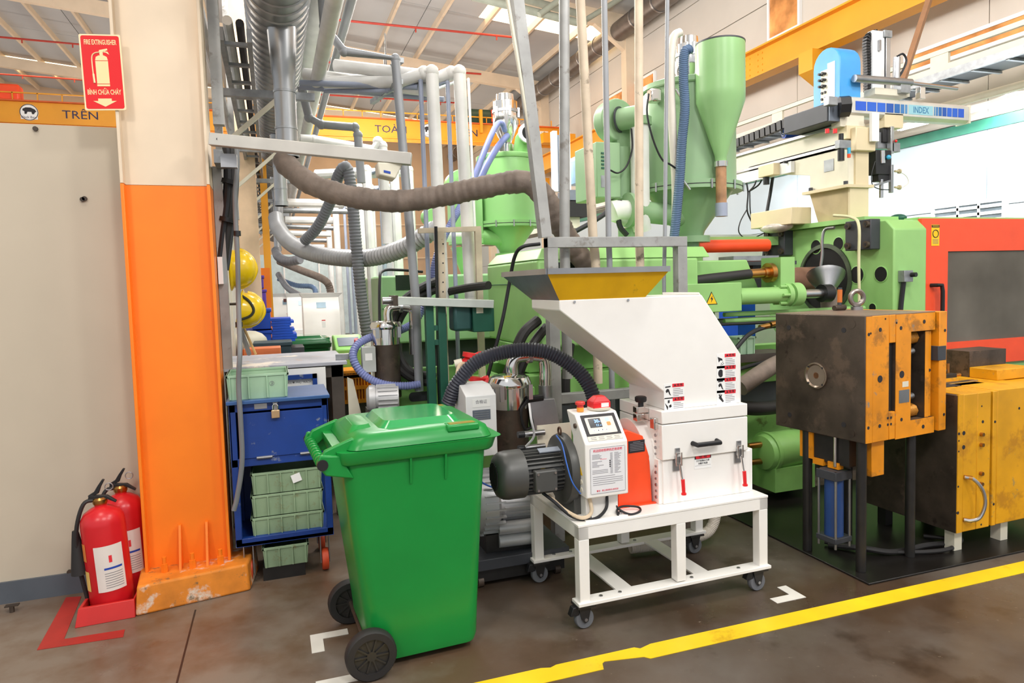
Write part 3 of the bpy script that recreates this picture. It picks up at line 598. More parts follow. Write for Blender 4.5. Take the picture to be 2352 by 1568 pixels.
MB().cyl((kx0, 2.95, 0.93), (kx0-0.008, 2.95, 0.93), 0.012, n=12).build('cabinet_lock', 'steel_dark', cb)
# electric motor
MC = Vector((0, 3.075, 0.70)); mo = thing_m = MB().cyl((1.06, MC.y, MC.z), (1.30, MC.y, MC.z), 0.088, n=32).build('motor', 'motor_grey', gr)
fins = MB()
for k in range(30):
    a = 2*math.pi*k/30; d = Vector((0, math.cos(a), math.sin(a))); fins.beam(Vector((1.075, MC.y, MC.z))+d*0.094, Vector((1.265, MC.y, MC.z))+d*0.094, 0.005, 0.026, up=d)
fins.build('cooling_fins', 'motor_grey', mo)
MB().lathe([(0.07, 0), (0.098, 0.012), (0.112, 0.035), (0.116, 0.06), (0.116, 0.135)], (0.945, MC.y, MC.z), (1, 0, 0), 32).build('fan_cover', 'motor_grey', mo, smooth=50)
gl = MB()
for k in range(-5, 6): y = k*0.0115; hl = math.sqrt(max(0, 0.066**2-y*y)); gl.box(0.941, MC.y+y-0.0028, MC.z-hl, 0.947, MC.y+y+0.0028, MC.z+hl)
gl.build('fan_grille', 'black_plastic', mo)
MB().lathe([(0.10, 0), (0.165, 0.012), (0.172, 0.03), (0.172, 0.05), (0.13, 0.06)], (1.265, MC.y, MC.z), (1, 0, 0), 36).build('end_flange', 'motor_grey', mo)
tb = B(1.105, MC.y-0.135, MC.z-0.065, 1.215, MC.y-0.075, MC.z+0.035).build('terminal_box', 'motor_grey', mo, bevel=0.006)
for x in (1.117, 1.203):
    for z in (-0.053, 0.023): MB().cyl((x, MC.y-0.135, MC.z+z), (x, MC.y-0.14, MC.z+z), 0.006, n=8).build('screw', 'chrome', tb)
MB().prism([(-0.011, 0), (0.011, 0), (0, 0.018)], (1.16, MC.y-0.09, MC.z+0.0354), (1, 0, 0), (0, 1, 0), (0, 0, 0.0008)).build('hazard_mark', 'print_yellow', tb)
MB().prism([(-.06, -.02), (.06, -.02), (.06, .02), (-.06, .02)], (1.22, MC.y-0.03, MC.z+0.103), (1, 0, 0), (0, .9, .3), (0, -0.003, 0.006)).build('rating_plate', mat('plate_blue', (168, 176, 190), 0.35, 0.5), mo)
MB().ring((1.285, MC.y, MC.z+0.185), (1, 0, 0), 0.017, 0.005).build('lifting_eye', mat('rusty', (96, 70, 54), 0.6, 0.4), mo)
MB().tube(spline([(1.262, 3.06, 0.868), (1.257, 2.98, 0.84), (1.255, 2.925, 0.76), (1.27, 2.90, 0.68), (1.31, 2.90, 0.62)], 6), 0.0035, 6).build('blue_lead', mat('lead_blue', (60, 110, 200), 0.4), mo)
B(1.30, MC.y-0.12, ZT, 1.40, MC.y+0.12, 0.60).build('motor_foot', 'motor_grey', mo, bevel=0.004)
# loose cables on the table
for pts, r, m in (([(1.16, 3.0, 0.615), (1.2, 2.95, 0.58), (1.27, 2.9, 0.515), (1.36, 2.868, 0.503), (1.43, 2.88, 0.54), (1.45, 2.91, 0.61)], 0.0075, 'cable_black'),
                  ([(1.19, 3.0, 0.60), (1.24, 2.93, 0.545), (1.30, 2.875, 0.515), (1.35, 2.872, 0.535), (1.352, 2.90, 0.61)], 0.009, mat('cable_cream', (222, 200, 170), 0.5)),
                  ([(1.47, 2.93, 0.61), (1.50, 2.9, 0.53), (1.545, 2.86, 0.503), (1.61, 2.88, 0.503), (1.62, 2.92, 0.51), (1.55, 2.93, 0.52), (1.50, 2.90, 0.52), (1.485, 2.865, 0.50)], 0.0055, 'cable_black')):
    MB().tube(spline(pts, 8), r, 8).build('cable', m, gr)
# white bracket plate with two small air cylinders behind the motor
a, c = aty(1236, 1048, 3.3), aty(1312, 970, 3.3); B(a.x, 3.30, a.z, c.x, 3.31, c.z).build('side_plate', 'light_beige', gr)
for z in (aty(1215, 996, 3.28).z, aty(1215, 1028, 3.28).z):
    MB().cyl((a.x-.08, 3.28, z), (a.x+.03, 3.28, z), 0.016, n=14).build('air_cylinder', 'steel', gr)
    MB().cyl((a.x-.115, 3.28, z), (a.x-.08, 3.28, z), 0.017, n=14).build('cylinder_cap', 'black_plastic', gr)
MB().tube(spline([(a.x-.08, 3.26, .78), (a.x-.05, 3.22, .84), (a.x-.07, 3.2, .93), (a.x-.06, 3.25, 1.0)], 6), 0.006, 6).build('air_line', mat('clear_tube', (214, 214, 216), 0.3), gr)
MB().hose([(2.05, 3.52, 0.36), (2.3, 3.5, 0.36), (2.48, 3.52, 0.25), (2.42, 3.5, 0.08), (2.15, 3.5, 0.05), (1.9, 3.52, 0.05)], 0.034, 0.010, 0.06).build('suction_hose', mat('hose_cream', (206, 196, 182), 0.5), label='pale ribbed suction hose looped behind the granulator table', cat='hose')
# dark corrugated hose from behind the bin up and over to the granulator
hp = [(1030, 925, 3.75), (1050, 880, 3.72), (1100, 828, 3.68), (1180, 805, 3.62), (1255, 808, 3.55), (1320, 845, 3.48), (1355, 890, 3.42), (1370, 945, 3.38)]
MB().hose([aty(*p) for p in hp], 0.042, 0.016, 0.14).build('corrugated_hose', 'hose_dark', label='dark corrugated hose arching from behind the green bin to the granulator', cat='hose')
# ================================================================== floor markings
def strip(name, poly, m, label, cat='floor marking', z=0.0025, group=None):
    return MB().prism([(p.x, p.y) for p in poly], (0, 0, 0.0004), (1, 0, 0), (0, 1, 0), (0, 0, z)).build(name, m, label=label, cat=cat, group=group)
mat('tape_yellow', (246, 208, 34), 0.4, var=0.06, scale=4, dirt=((206, 160, 20), 0.36, 3.0)); mat('tape_white', (226, 222, 214), 0.5, var=0.05); mat('tape_red', (178, 44, 36), 0.5, var=0.08)
xs_ = [-1.0, 0.2, 0.98, 1.02, 1.05, 1.22, 1.235, 1.25, 1.42, 1.44, 1.5, 2.5, 7.5]; up_ = [2.612]*len(xs_); up_[2] = 2.612; up_[3] = 2.600; up_[4] = 2.612; up_[8] = 2.612; up_[9] = 2.594
lo_ = [2.508]*len(xs_); lo_[5] = 2.508; lo_[6] = 2.55; lo_[7] = 2.56; lo_[8] = 2.53
MB().prism([(x, y) for x, y in zip(xs_, lo_)]+[(x, y) for x, y in reversed(list(zip(xs_, up_)))], (0, 0, 0.0004), (1, 0, 0), (0, 1, 0), (0, 0, 0.0025)).build('floor_tape', 'tape_yellow', label='long torn yellow floor line along the aisle', cat='floor marking')
def ell(c, dx, dy, w, lx, ly, m, name, label):
    x, y = c; P = [(x, y), (x+dx*lx, y), (x+dx*lx, y+dy*w), (x+dx*w, y+dy*w), (x+dx*w, y+dy*ly), (x, y+dy*ly)]
    return MB().prism(P, (0, 0, 0.0004), (1, 0, 0), (0, 1, 0), (0, 0, 0.002)).build(name, m, label=label, cat='floor marking')
ell((2.445, 2.715), -1, 1, 0.055, 0.175, 0.145, 'tape_white', 'corner_mark', 'white corner mark on the floor right of the granulator table')
a = atz(710, 1442); ell((a.x, 3.27), 1, -1, 0.055, 0.17, 0.17, 'tape_white', 'corner_mark', 'white corner mark by the green bin\'s far wheel')
a = atz(725, 1566); ell((a.x, a.y), 1, -1, 0.055, 0.2, 0.2, 'tape_white', 'corner_mark', 'white corner mark cut off at the bottom edge of the photo')
MB().prism([(p.x, p.y) for p in [atz(*q) for q in ((85, 1493), (283, 1463), (287, 1446), (147, 1468), (187, 1370), (152, 1372))]], (0, 0, 0.0004), (1, 0, 0), (0, 1, 0), (0, 0, 0.002)).build('corner_mark', 'tape_red', label='red L-shaped floor mark around the extinguisher tray', cat='floor marking')
# ================================================================== steel column
co = thing('steel_column', 'steel H-column, cream above and orange below, on a chipped plinth', 'column', (-0.49, 4.13, 0))
XL, XR = -0.705, -0.285
for z0, z1, m in ((0.145, 2.17, 'orange_paint'), (2.172, 8.9, 'cream_paint')):
    B(XL, 4.0, z0, XL+0.016, 4.245, z1).build('flange', m, co, bevel=0.002); B(XR-0.016, 4.0, z0, XR, 4.245, z1).build('flange', m, co, bevel=0.002)
    B(XL+0.016, 4.06, z0, XR-0.016, 4.075, z1).build('web', m, co)
mat('plinth', (232, 138, 40), 0.65, var=0.12, scale=8, bump=0.6, bscale=18, dirt=((226, 214, 198), 0.44, 5.0, (120, 96, 66), 0.36, 9.0))
MB().hexa([(-0.725, 3.8, 0), (-0.19, 3.9, 0), (-0.15, 4.2, 0), (-0.78, 4.245, 0), (-0.715, 3.82, 0.145), (-0.2, 3.91, 0.145), (-0.16, 4.2, 0.145), (-0.75, 4.245, 0.145)]).build('plinth', 'plinth', co, bevel=0.012, seg=3)
for u, v, k in ((379, 1315, 0), (415, 1310, 1), (443, 1300, 0), (477, 1298, 1), (507, 1290, 0)):
    p = aty(u, v, 3.97)
    if k == 0: MB().cyl((p.x, 3.97, 0.145), (p.x, 3.97, 0.19), 0.018, n=6).cyl((p.x, 3.97, 0.19), (p.x, 3.97, 0.225), 0.011, n=10).build('anchor_bolt', 'orange_paint', co)
    else: MB().prism([(0, 0), (0.10, 0), (0.09, 0.22), (0.07, 0.22)], (p.x-0.006, 3.96, 0.145), (0, 1, 0), (0, 0, 1), (0.012, 0, 0)).build('stiffener', 'orange_paint', co)
# fire extinguisher sign on the column flange
sq = [aty(u, v, 4.0) for u, v in ((206, 247), (278, 241), (268, 88), (194, 93))]
sc0 = (sq[0]+sq[1]+sq[2]+sq[3])/4; ux = Vector((1, 0, 0.06)); uz = Vector((0.03, 0, 1)); SW, SH = 0.183, 0.37
sg = thing('safety_sign', 'red FIRE EXTINGUISHER sign with arrow pointing down', 'sign', (sc0.x, 3.995, sc0.z-SH/2))
O = Vector((sc0.x, 3.995, sc0.z)); ux.normalize(); uz = Vector((-0.02, 0, 1)).normalized()
plate(SW, SH, O, ux, uz, mat('sign_cream', (240, 220, 176), 0.4, var=0), sg, 'board', 0.004, 0.008)
plate(SW-0.014, SH-0.014, O+Vector((0, -0.0042, 0)), ux, uz, mat('sign_red', (226, 34, 36), 0.15, var=0), sg, 'red_field', 0.0006, 0.01)
mat('sign_print', (240, 216, 160), 0.3, var=0)
def SP(x, z, d=0.005): return O+ux*x+uz*z+Vector((0, -d, 0))
lettering('FIRE EXTINGUISHER', 0.034, SP(0, 0.145), ux, uz, 'sign_print', sg, bold=0.0006, sx=0.47)
lettering('BÌNH CHỮA CHÁY', 0.034, SP(0, -0.098), ux, uz, 'sign_print', sg, bold=0.0006, sx=0.52)
pic = MB()
for pp in ([(-.028, -.055), (.028, -.055), (.028, .055), (-.028, .055)], [(-.028, .058), (.028, .058), (.024, .075), (.012, .082), (-.012, .082), (-.024, .075)], [(-.028, -.068), (.028, -.068), (.028, -.058), (-.028, -.058)], [(-.006, .082), (.008, .082), (.008, .10), (.03, .108), (.028, .116), (-.008, .108), (-.008, .096)], [(.008, .098), (.022, .096), (.036, .086), (.03, .1), (.012, .104)]):
    pic.prism(pp, SP(0, 0.0), ux, uz, (0, -0.0006, 0))
pic.build('extinguisher_symbol', 'sign_print', sg)
hs = MB().tube(spline([SP(-.006, .098), SP(-.03, .092), SP(-.042, .07), SP(-.042, 0), SP(-.041, -.01)], 5), 0.0028, 6); hs.tube([SP(-.041, -.008), SP(-.039, -.052)], 0.005, 6); hs.build('hose_symbol', 'sign_print', sg)
MB().prism([(-.03, .0), (.03, 0), (.03, -.012), (.052, -.012), (0, -.04), (-.052, -.012), (-.03, -.012)], SP(0, -0.128), ux, uz, (0, -0.0006, 0)).build('arrow', 'sign_print', sg)
# ================================================================== fire extinguishers and tray
def extinguisher(x, y, lean, label, front=True):
    T = Matrix.Translation((x, y, 0.022)) @ Matrix.Rotation(lean, 4, 'Y'); t = thing('fire_extinguisher', label, 'fire extinguisher', (x, y, 0.022), group='fire extinguishers in the red tray')
    r = 0.1
    MB(T).lathe([(r*0.96, 0), (r, 0.01), (r, 0.44), (r*0.96, 0.468), (r*0.8, 0.498), (r*0.45, 0.52), (0.028, 0.527), (0.028, 0.54)], n=36).build('cylinder', 'red_paint', t, smooth=60)
    MB(T).lathe([(0.03, 0.535), (0.034, 0.545), (0.034, 0.56), (0.024, 0.57)], n=16).build('valve', 'brass', t)
    MB(T).prism([(-.05, .0), (.03, -.008), (.07, -.035), (.074, -.028), (.035, .008), (-.045, .02)], (0, -.012, .568), (1, 0, 0), (0, 0, 1), (0, .024, 0)).build('carry_handle', 'black_plastic', t, bevel=0.002)
    MB(T).prism([(-.05, .014), (-.02, .03), (.0, .06), (.022, .088), (.032, .084), (.012, .05), (.0, .02), (-.04, .006)], (0, -.01, .572), (1, 0, 0), (0, 0, 1), (0, .02, 0)).build('squeeze_lever', 'black_plastic', t, bevel=0.002)
    MB(T).ring((.05, -.014, .62), (0, 1, 0), 0.018, 0.0025).build('pin_ring', 'steel_brushed', t)
    MB(T).tube(spline([(-.02, 0, .56), (-.07, -.02, .55), (-.115, -.02, .42), (-.125, -.01, .25), (-.11, 0, .06)], 6), 0.010, 8).build('hose', 'black_rubber', t)
    MB(T).lathe([(0.014, .42), (0.02, .38), (0.038, .24), (0.042, .2)], (-.125, 0, 0), n=16).build('horn', 'black_rubber', t)
    # curved label wrapped on the cylinder
    def wrap(a0, a1, z0, z1, m, name, rr=r+0.0012):
        n = 14; mb = MB(T); vs = []; fs = []
        for i in range(n+1):
            a = math.radians(a0+(a1-a0)*i/n)
            vs += [(math.cos(a)*rr, math.sin(a)*rr, z0), (math.cos(a)*rr, math.sin(a)*rr, z1)]
        fs = [(2*i, 2*i+2, 2*i+3, 2*i+1) for i in range(n)]
        return mb.add(vs, fs).build(name, m, t, smooth=60)
    wrap(250, 325, 0.115, 0.345, mat('ext_label', (232, 222, 214), 0.4, var=0.02), 'label')
    wrap(272, 318, 0.225, 0.235, 'print_blue', 'label_stripe', r+0.0022); wrap(286, 294, 0.26, 0.295, 'print_red', 'label_picture', r+0.0022)
    for k in range(7): wrap(272, 318, 0.205-k*0.012, 0.2075-k*0.012, 'print_grey', 'label_text', r+0.0022)
    wrap(200, 222, 0.27, 0.36, mat('sticker_orange', (226, 132, 60), 0.5), 'side_sticker'); wrap(200, 226, 0.12, 0.22, mat('sticker_yellow', (240, 200, 110), 0.5), 'side_sticker')
    return t
extinguisher(-0.845, 3.93, math.radians(-3), 'red fire extinguisher nearer the camera, its label facing front')
extinguisher(-0.80, 4.13, math.radians(-2), 'red fire extinguisher half hidden behind the other one')
tr = MB()
o_, i_ = [(-0.985, 3.78), (-0.725, 3.795), (-0.715, 4.23), (-0.975, 4.215)], [(-0.955, 3.82), (-0.735, 3.83), (-0.735, 4.20), (-0.945, 4.2)]
vs = [(x, y, 0.0) for x, y in o_]+[(x+(.015 if k in (0, 3) else -.004), y+(.02 if k < 2 else -.01), 0.085) for k, (x, y) in enumerate(o_)]+[(x, y, 0.085) for x, y in i_]+[(x, y, 0.02) for x, y in i_]
fs = [(3, 2, 1, 0)]
for a in (0, 4, 8):
    for k in range(4): fs.append((a+k, a+(k+1) % 4, a+4+(k+1) % 4, a+4+k))
fs.append((12, 13, 14, 15))
tr.add(vs, fs).build('extinguisher_tray', 'tray_red', bevel=0.004, label='red open tray holding the two fire extinguishers', cat='tray')
a = atz(28, 1405); st_ = MB().cyl((a.x, a.y, 0), (a.x, a.y, 0.03), 0.012, n=8); st_.box(a.x-0.03, a.y-0.01, 0.03, a.x+0.03, a.y+0.02, 0.036); st_.build('door_stop', 'steel_dark', label='small rusty floor stop at the far left', cat='door stop')
# ================================================================== blue trolley cabinet with green crates
def crate(x0, y0, z0, x1, y1, z1, m, label, group, ribs=4, stamp=None, name='plastic_crate'):
    t = thing(name, label, 'crate', ((x0+x1)/2, (y0+y1)/2, z0), group=group); w = 0.004; ins = 0.012
    bot = [(x0+ins, y0+ins), (x1-ins, y0+ins), (x1-ins, y1-ins), (x0+ins, y1-ins)]; top = [(x0+.004, y0+.004), (x1-.004, y0+.004), (x1-.004, y1-.004), (x0+.004, y1-.004)]
    mb = MB()
    def inset(pl, d): cx, cy = (x0+x1)/2, (y0+y1)/2; return [(x+(d if x < cx else -d), y+(d if y < cy else -d)) for x, y in pl]
    bi, ti = inset(bot, w), inset(top, w)
    vs = [(x, y, z0) for x, y in bot]+[(x, y, z1) for x, y in top]+[(x, y, z1) for x, y in ti]+[(x, y, z0+w) for x, y in bi]
    fs = [(3, 2, 1, 0), (12, 13, 14, 15)]+[(a+k, a+(k+1) % 4, a+4+(k+1) % 4, a+4+k) for a in (0, 4, 8) for k in range(4)]
    mb.add(vs, fs).build('shell', m, t)
    for a in ((x0, y0, x1, y0+.012), (x0, y1-.012, x1, y1), (x0, y0, x0+.012, y1), (x1-.012, y0, x1, y1)): B(a[0], a[1], z1-.014, a[2], a[3], z1).build('rim', m, t, bevel=0.002)
    for k in range(ribs):
        x = x0+.02+(x1-x0-.04)*k/(ribs-1); B(x-.003, y0-.002, z0+.004, x+.003, y0+.014, z1-.012).build('rib', m, t)
    if stamp: lettering(stamp, 0.03, (x1-0.09, y0+0.006, (z0+z1)/2+0.01), (1, 0, 0), (0, 0, 1), 'print_grey', t)
    return t
cx0, cx1, cy0, cy1 = -0.255, 0.262, 3.98, 4.42
ct = thing('trolley_cabinet', 'scratched blue steel trolley cabinet with a padlocked drop door', 'cabinet', (0, 4.2, 0))
zb_, zt_ = 0.215, 1.0
B(cx0-0.01, cy0-0.03, zt_, cx1+0.01, cy1, zt_+0.02).build('top', mat('blue_top', (60, 96, 150), 0.35, 0.2, var=0.06), ct, bevel=0.003)
for x in (cx0, cx1-0.035):
    for y in (cy0, cy1-0.035): B(x, y, zb_, x+0.035, y+0.035, zt_).build('post', 'blue_paint', ct, bevel=0.003)
for z in (zb_, 0.655, 0.955): B(cx0, cy0, z, cx1, cy0+0.035, z+0.045 if z < 0.9 else zt_).build('rail', 'blue_paint', ct, bevel=0.003)
B(cx0, cy0, zb_, cx1, cy1, zb_+0.02).build('shelf', 'blue_paint', ct); B(cx0, cy0+.03, 0.655, cx1, cy1, 0.67).build('shelf', 'blue_paint', ct)
B(cx0, cy1-0.01, zb_, cx1, cy1, zt_).build('back_panel', 'blue_paint', ct); 
for x in (cx0, cx1-0.008): B(x, cy0, 0.66, x+0.008, cy1, zt_).build('side_panel', 'blue_paint', ct); 
B(cx0, cy0+0.03, zb_, cx0+0.006, cy1, 0.66).build('side_panel', 'blue_paint', ct)
dr = B(cx0+0.045, cy0-0.006, 0.70, cx1-0.03, cy0+0.008, 0.945).build('drop_door', 'blue_paint', ct, bevel=0.002)
for x in (cx0+0.13, cx1-0.16): MB().cyl((x, cy0-0.01, 0.70), (x+0.08, cy0-0.01, 0.70), 0.008, n=10).build('hinge', 'steel_brushed', dr)
p = aty(633, 950, cy0-0.02); pk = B(p.x-.022, cy0-.032, p.z-.022, p.x+.022, cy0-.014, p.z+.022).build('padlock', mat('brass_soft', (214, 180, 140), 0.3, 0.8), dr, bevel=0.003)
MB().tube([(p.x-.013, cy0-.023, p.z+.02), (p.x-.013, cy0-.023, p.z+.045), (p.x-.006, cy0-.023, p.z+.055), (p.x+.006, cy0-.023, p.z+.055), (p.x+.013, cy0-.023, p.z+.045), (p.x+.013, cy0-.023, p.z+.02)], .004, 8).build('shackle', 'chrome', pk)
B(p.x-.012, cy0-.013, p.z+.02, p.x+.012, cy0-.004, p.z+.07).build('hasp', 'steel_brushed', dr)
plate(0.065, 0.028, (p.x-0.075, cy0-.0005, 0.98), (1, 0, 0), (0, 0, 1), 'steel_brushed', ct, 'worn_label')
for x in (cx0+.06, cx1-.05):
    for y in (cy0+.06, cy1-.06):
        w_ = MB().lathe([(.03, -.018), (.058, -.018), (.062, -.01), (.062, .01), (.058, .018), (.03, .018)], (x, y, .062), (1, 0, 0), 20).build('caster_wheel', mat('caster_red', (196, 70, 34), 0.5), ct)
        for s in (-1, 1): B(x+s*.024-.003, y-.03, .05, x+s*.024+.003, y+.03, zb_).build('fork', 'steel_brushed', w_)
crate(-0.262, 3.99, 1.0205, 0.062, 4.33, 1.155, 'crate_green', 'pale green plastic crate on top of the blue trolley cabinet', 'green plastic crates', ribs=4, stamp='③')
for k, lab in enumerate(('dusty green crate in the blue trolley, bottom of three', 'dusty green crate in the blue trolley, middle of three', 'dusty green crate in the blue trolley, topmost, with a white sticker')):
    c_ = crate(-0.175+0.005*k, 4.0, 0.236+k*0.125, 0.218, 4.38, 0.358+k*0.125, 'crate_green_old', lab, 'green plastic crates', ribs=6)
    if k == 2: plate(0.05, 0.045, (0.075, 4.0, 0.56), (1, 0, .3), (-.3, 0, 1), 'paper', c_, 'sticker', 0.006)
crate(-0.125, 3.98, 0.075, 0.125, 4.36, 0.19, 'crate_green_old', 'green crate pushed low under the blue trolley cabinet', 'green plastic crates', ribs=4)
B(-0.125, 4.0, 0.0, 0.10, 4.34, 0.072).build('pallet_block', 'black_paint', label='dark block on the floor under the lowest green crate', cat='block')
# ================================================================== bench behind with a battered top
bn = thing('workbench', 'steel workbench with a peeling grey worktop behind the blue trolley', 'workbench', (0.06, 5.4, 0))
mat('bench_top', (170, 172, 182), 0.5, var=0.08, scale=4, dirt=((236, 226, 214), 0.42, 3.0, (196, 150, 110), 0.34, 6.0)); mat('bench_steel', (84, 76, 70), 0.5, 0.3, var=0.15, dirt=((190, 110, 50), 0.30, 6.0))
B(-0.33, 4.95, 1.075, 0.47, 5.88, 1.1).build('worktop', 'bench_top', bn, bevel=0.003)
for x in (-0.31, 0.36):
    for y in (4.98, 5.78): B(x, y, 0, x+0.085, y+0.085, 1.075).build('leg', 'bench_steel', bn, bevel=0.003)
B(-0.31, 4.98, 0.99, 0.44, 5.02, 1.075).build('apron', 'bench_steel', bn); B(0.40, 4.98, 0.99, 0.44, 5.86, 1.075).build('apron', 'bench_steel', bn); B(-0.3, 5.0, 0.4, 0.42, 5.85, 0.42).build('shelf', 'bench_steel', bn)
MB().prism([(0, 0), (0.09, -0.02), (0.10, 0.05), (0.02, 0.06)], (0.40, 5.05, 1.101), (1, 0, 0), (0, 1, 0), (0, 0, 0.04)).build('folded_corner', 'galv', bn)
pn = thing('notice_board', 'white notice sheet with printed names in a blue frame under the bench', 'notice', (0.1, 4.9, 1.0))
B(-0.06, 4.93, 0.6, 0.32, 4.94, 1.07).build('sheet', 'paper', pn)
for a in ((-0.1, 1.0, 0.26, 1.03), (0.23, 0.9, 0.26, 1.03)): B(a[0], 4.90, a[1], a[2], 4.925, a[3]).build('frame_bar', 'blue_paint', pn)
lettering('NGƯỜI PHỤ TRÁCH', 0.018, (0.14, 4.9285, 0.975), (1, 0, 0), (0, 0, 1), 'print_black', pn); lettering('TRẦN VĂN', 0.018, (0.15, 4.9285, 0.915), (1, 0, 0), (0, 0, 1), 'print_black', pn)
MB().prism([(0, 0), (0.1, 0.02), (0.04, 0.34), (0, 0.36)], (0.47, 4.99, 0.62), (1, 0, 0), (0, 0, 1), (0, 0.012, 0)).build('cardboard_sheet', 'light_beige', label='pale cardboard sheet leaning against the bench leg', cat='cardboard')
# ================================================================== hard hats, cables and conduit on the column side
def hard_hat(c, label, strap, r=0.105, tilt=0):
    t = thing('hard_hat', label, 'helmet', c, group='yellow hard hats on the partition'); T = Matrix.Translation(Vector(c)) @ Matrix.Rotation(math.radians(tilt), 4, 'Y')
    # dome points +x (crown away from the wall), brim ring against the wall
    prof = [(r*1.0, 0.0), (r*1.0, 0.02), (r*0.98, 0.05), (r*0.9, 0.085), (r*0.72, 0.118), (r*0.42, 0.138), (0.004, 0.145)]
    MB(T).lathe(prof, (0, 0, 0), (1, 0, 0), 32, cap=False).lathe([(r*0.97, 0.0), (r*0.9, 0.07), (r*0.4, 0.12), (0.004, 0.13)], (0, 0, 0), (1, 0, 0), 24, cap=False).build('shell', 'yellow_plastic', t, smooth=60)
    MB(T).lathe([(r*0.98, 0), (r*1.16, -0.004), (r*1.17, 0.004), (r*1.0, 0.016)], (0, 0, 0), (1, 0, 0), 32, cap=False).build('brim', 'yellow_plastic', t)
    MB(T).tube(spline([(0.03, -0.0, -r*1.02), (0.075, 0, -r*0.93), (0.12, 0, -r*0.6), (0.146, 0, 0), (0.12, 0, r*0.6), (0.075, 0, r*0.93), (0.03, 0, r*1.02)], 5), 0.012, 8).build('crest', 'yellow_plastic', t, smooth=60)
    MB().cyl((-0.33, c[1], c[2]+.03), (c[0]+.03, c[1], c[2]+.03), .008, n=8).build('hook', 'steel_dark', t)
    if strap: 
        MB(T).tube(spline([(0.01, -r*0.86, -r*0.65), (0.07, -r*0.92, -r*0.3), (0.085, -r*0.9, 0.1*r), (0.05, -r*0.86, r*0.55), (0.0, -r*0.7, r*0.8)], 6), 0.009, 6).build('chin_strap', mat('strap_olive', (52, 54, 40), 0.7), t)
    return t
mat('strap_olive', (52, 54, 40), 0.7)
hard_hat((-0.235, 4.55, 1.745), 'yellow hard hat hanging higher on the partition edge', False, 0.115)
hard_hat((-0.20, 4.62, 1.50), 'yellow hard hat with a dark chin strap hanging lower', True, 0.105, 12)
cb_ = thing('cable_bundle', 'bundle of black sleeved cables tied down the column side', 'cable', (-0.24, 4.25, 1.8))
for k, (dx, m, r) in enumerate(((0, 'cable_black', 0.024), (0.03, 'black_rubber', 0.024), (0.055, 'charcoal', 0.018))):
    pts = [aty(u+dx*330, v, 4.22+0.01*k) for u, v in ((520, 330), (524, 400), (520, 470), (512, 530), (505, 590), (500, 620))]
    MB().tube(spline(pts, 6), r, 10).build('sleeve', m, cb_)
for v in (418, 505): p = aty(525 if v < 450 else 520, v, 4.22); MB().cyl(p+Vector((0, 0, -.012)), p+Vector((0.006, 0, .012)), 0.045, n=14).build('cable_tie', 'black_plastic', cb_)
gc = [aty(u, v, 4.14 if v < 800 else 3.94) for u, v in ((543, 330), (545, 380), (540, 450), (543, 540), (546, 600), (548, 700), (551, 800), (548, 880), (553, 970), (556, 1060), (545, 1140), (537, 1172))]
cc = MB().tube(spline(gc, 6), 0.0135, 10).build('grey_cable', 'cable_grey', label='thick grey cable running down beside the orange column', cat='cable')
for v in (536, 745): p = aty(545 if v < 600 else 549, v, 4.14); MB().cyl(p+Vector((0, 0, -.014)), p+Vector((0, 0, .014)), 0.019, n=12).build('clip', 'black_plastic', cc)
B(XR+0.005, 4.16, 1.65, XR+0.03, 4.20, 1.80).build('switch_box', 'white_paint', label='small white junction box on the column side below the cables', cat='box')
sqp = thing('square_post', 'grey square steel post fixed along the right side of the column', 'post', (-0.25, 4.22, 1.17))
B(-0.283, 4.2, 1.17, -0.235, 4.25, 2.3).build('tube', 'grey_tube', sqp)
B(-0.262, 4.15, 2.52, -0.205, 4.21, 6.0).build('upper_tube', 'grey_tube', sqp)
# horizontal galvanised bracket beam with suspended sensor box
b0, b1 = aty(483, 320, 3.9), Vector((0.0, 0.0, 0.0)); b1 = aty(945, 366, 3.62)
br = thing('bracket_beam', 'horizontal square steel beam bracketed out from the column', 'beam', b0)
MB().beam(b0, b1, 0.05, 0.062).build('beam', mat('galv_pale', (196, 192, 184), 0.4, 0.4, var=0.06), br, bevel=0.003)
for u in (500, 528, 595): p = aty(u, 318+(u-483)*0.1, 3.87); MB().cyl(p, p+Vector((0, -0.006, 0)), 0.011 if u == 528 else .007, n=10).build('bolt_hole', 'print_black', br)
B(b0.x+0.005, 4.0, b0.z-0.10, b0.x+0.05, 4.2, b0.z-0.03).build('mount_plate', 'galv', br); B(b0.x+.04, 3.95, b0.z-0.13, b0.x+.12, 4.0, b0.z-0.06).build('slotted_clip', 'steel_brushed', br)
sb = aty(890, 372, 3.68); sn_ = thing('sensor_box', 'cream plastic sensor box hanging under the bracket beam', 'sensor', sb+Vector((0, 0, -0.12)))
MB().hexa([(sb.x-.055, sb.y-.05, sb.z-.075), (sb.x+.03, sb.y-.05, sb.z-.095), (sb.x+.03, sb.y+.06, sb.z-.095), (sb.x-.055, sb.y+.06, sb.z-.075), (sb.x-.06, sb.y-.05, sb.z-.01), (sb.x+.075, sb.y-.05, sb.z-.01), (sb.x+.075, sb.y+.06, sb.z-.01), (sb.x-.06, sb.y+.06, sb.z-.01)]).build('housing', 'light_beige', sn_, bevel=0.008)
B(sb.x-.045, sb.y-.01, sb.z-.01, sb.x+.085, sb.y+.01, sb.z+.045).build('bracket', 'light_beige', sn_); plate(.035, .012, (sb.x-.012, sb.y-.0505, sb.z-.06), (1, 0, -.2), (0, 0, 1), 'print_blue', sn_, 'sensor_window', .002)
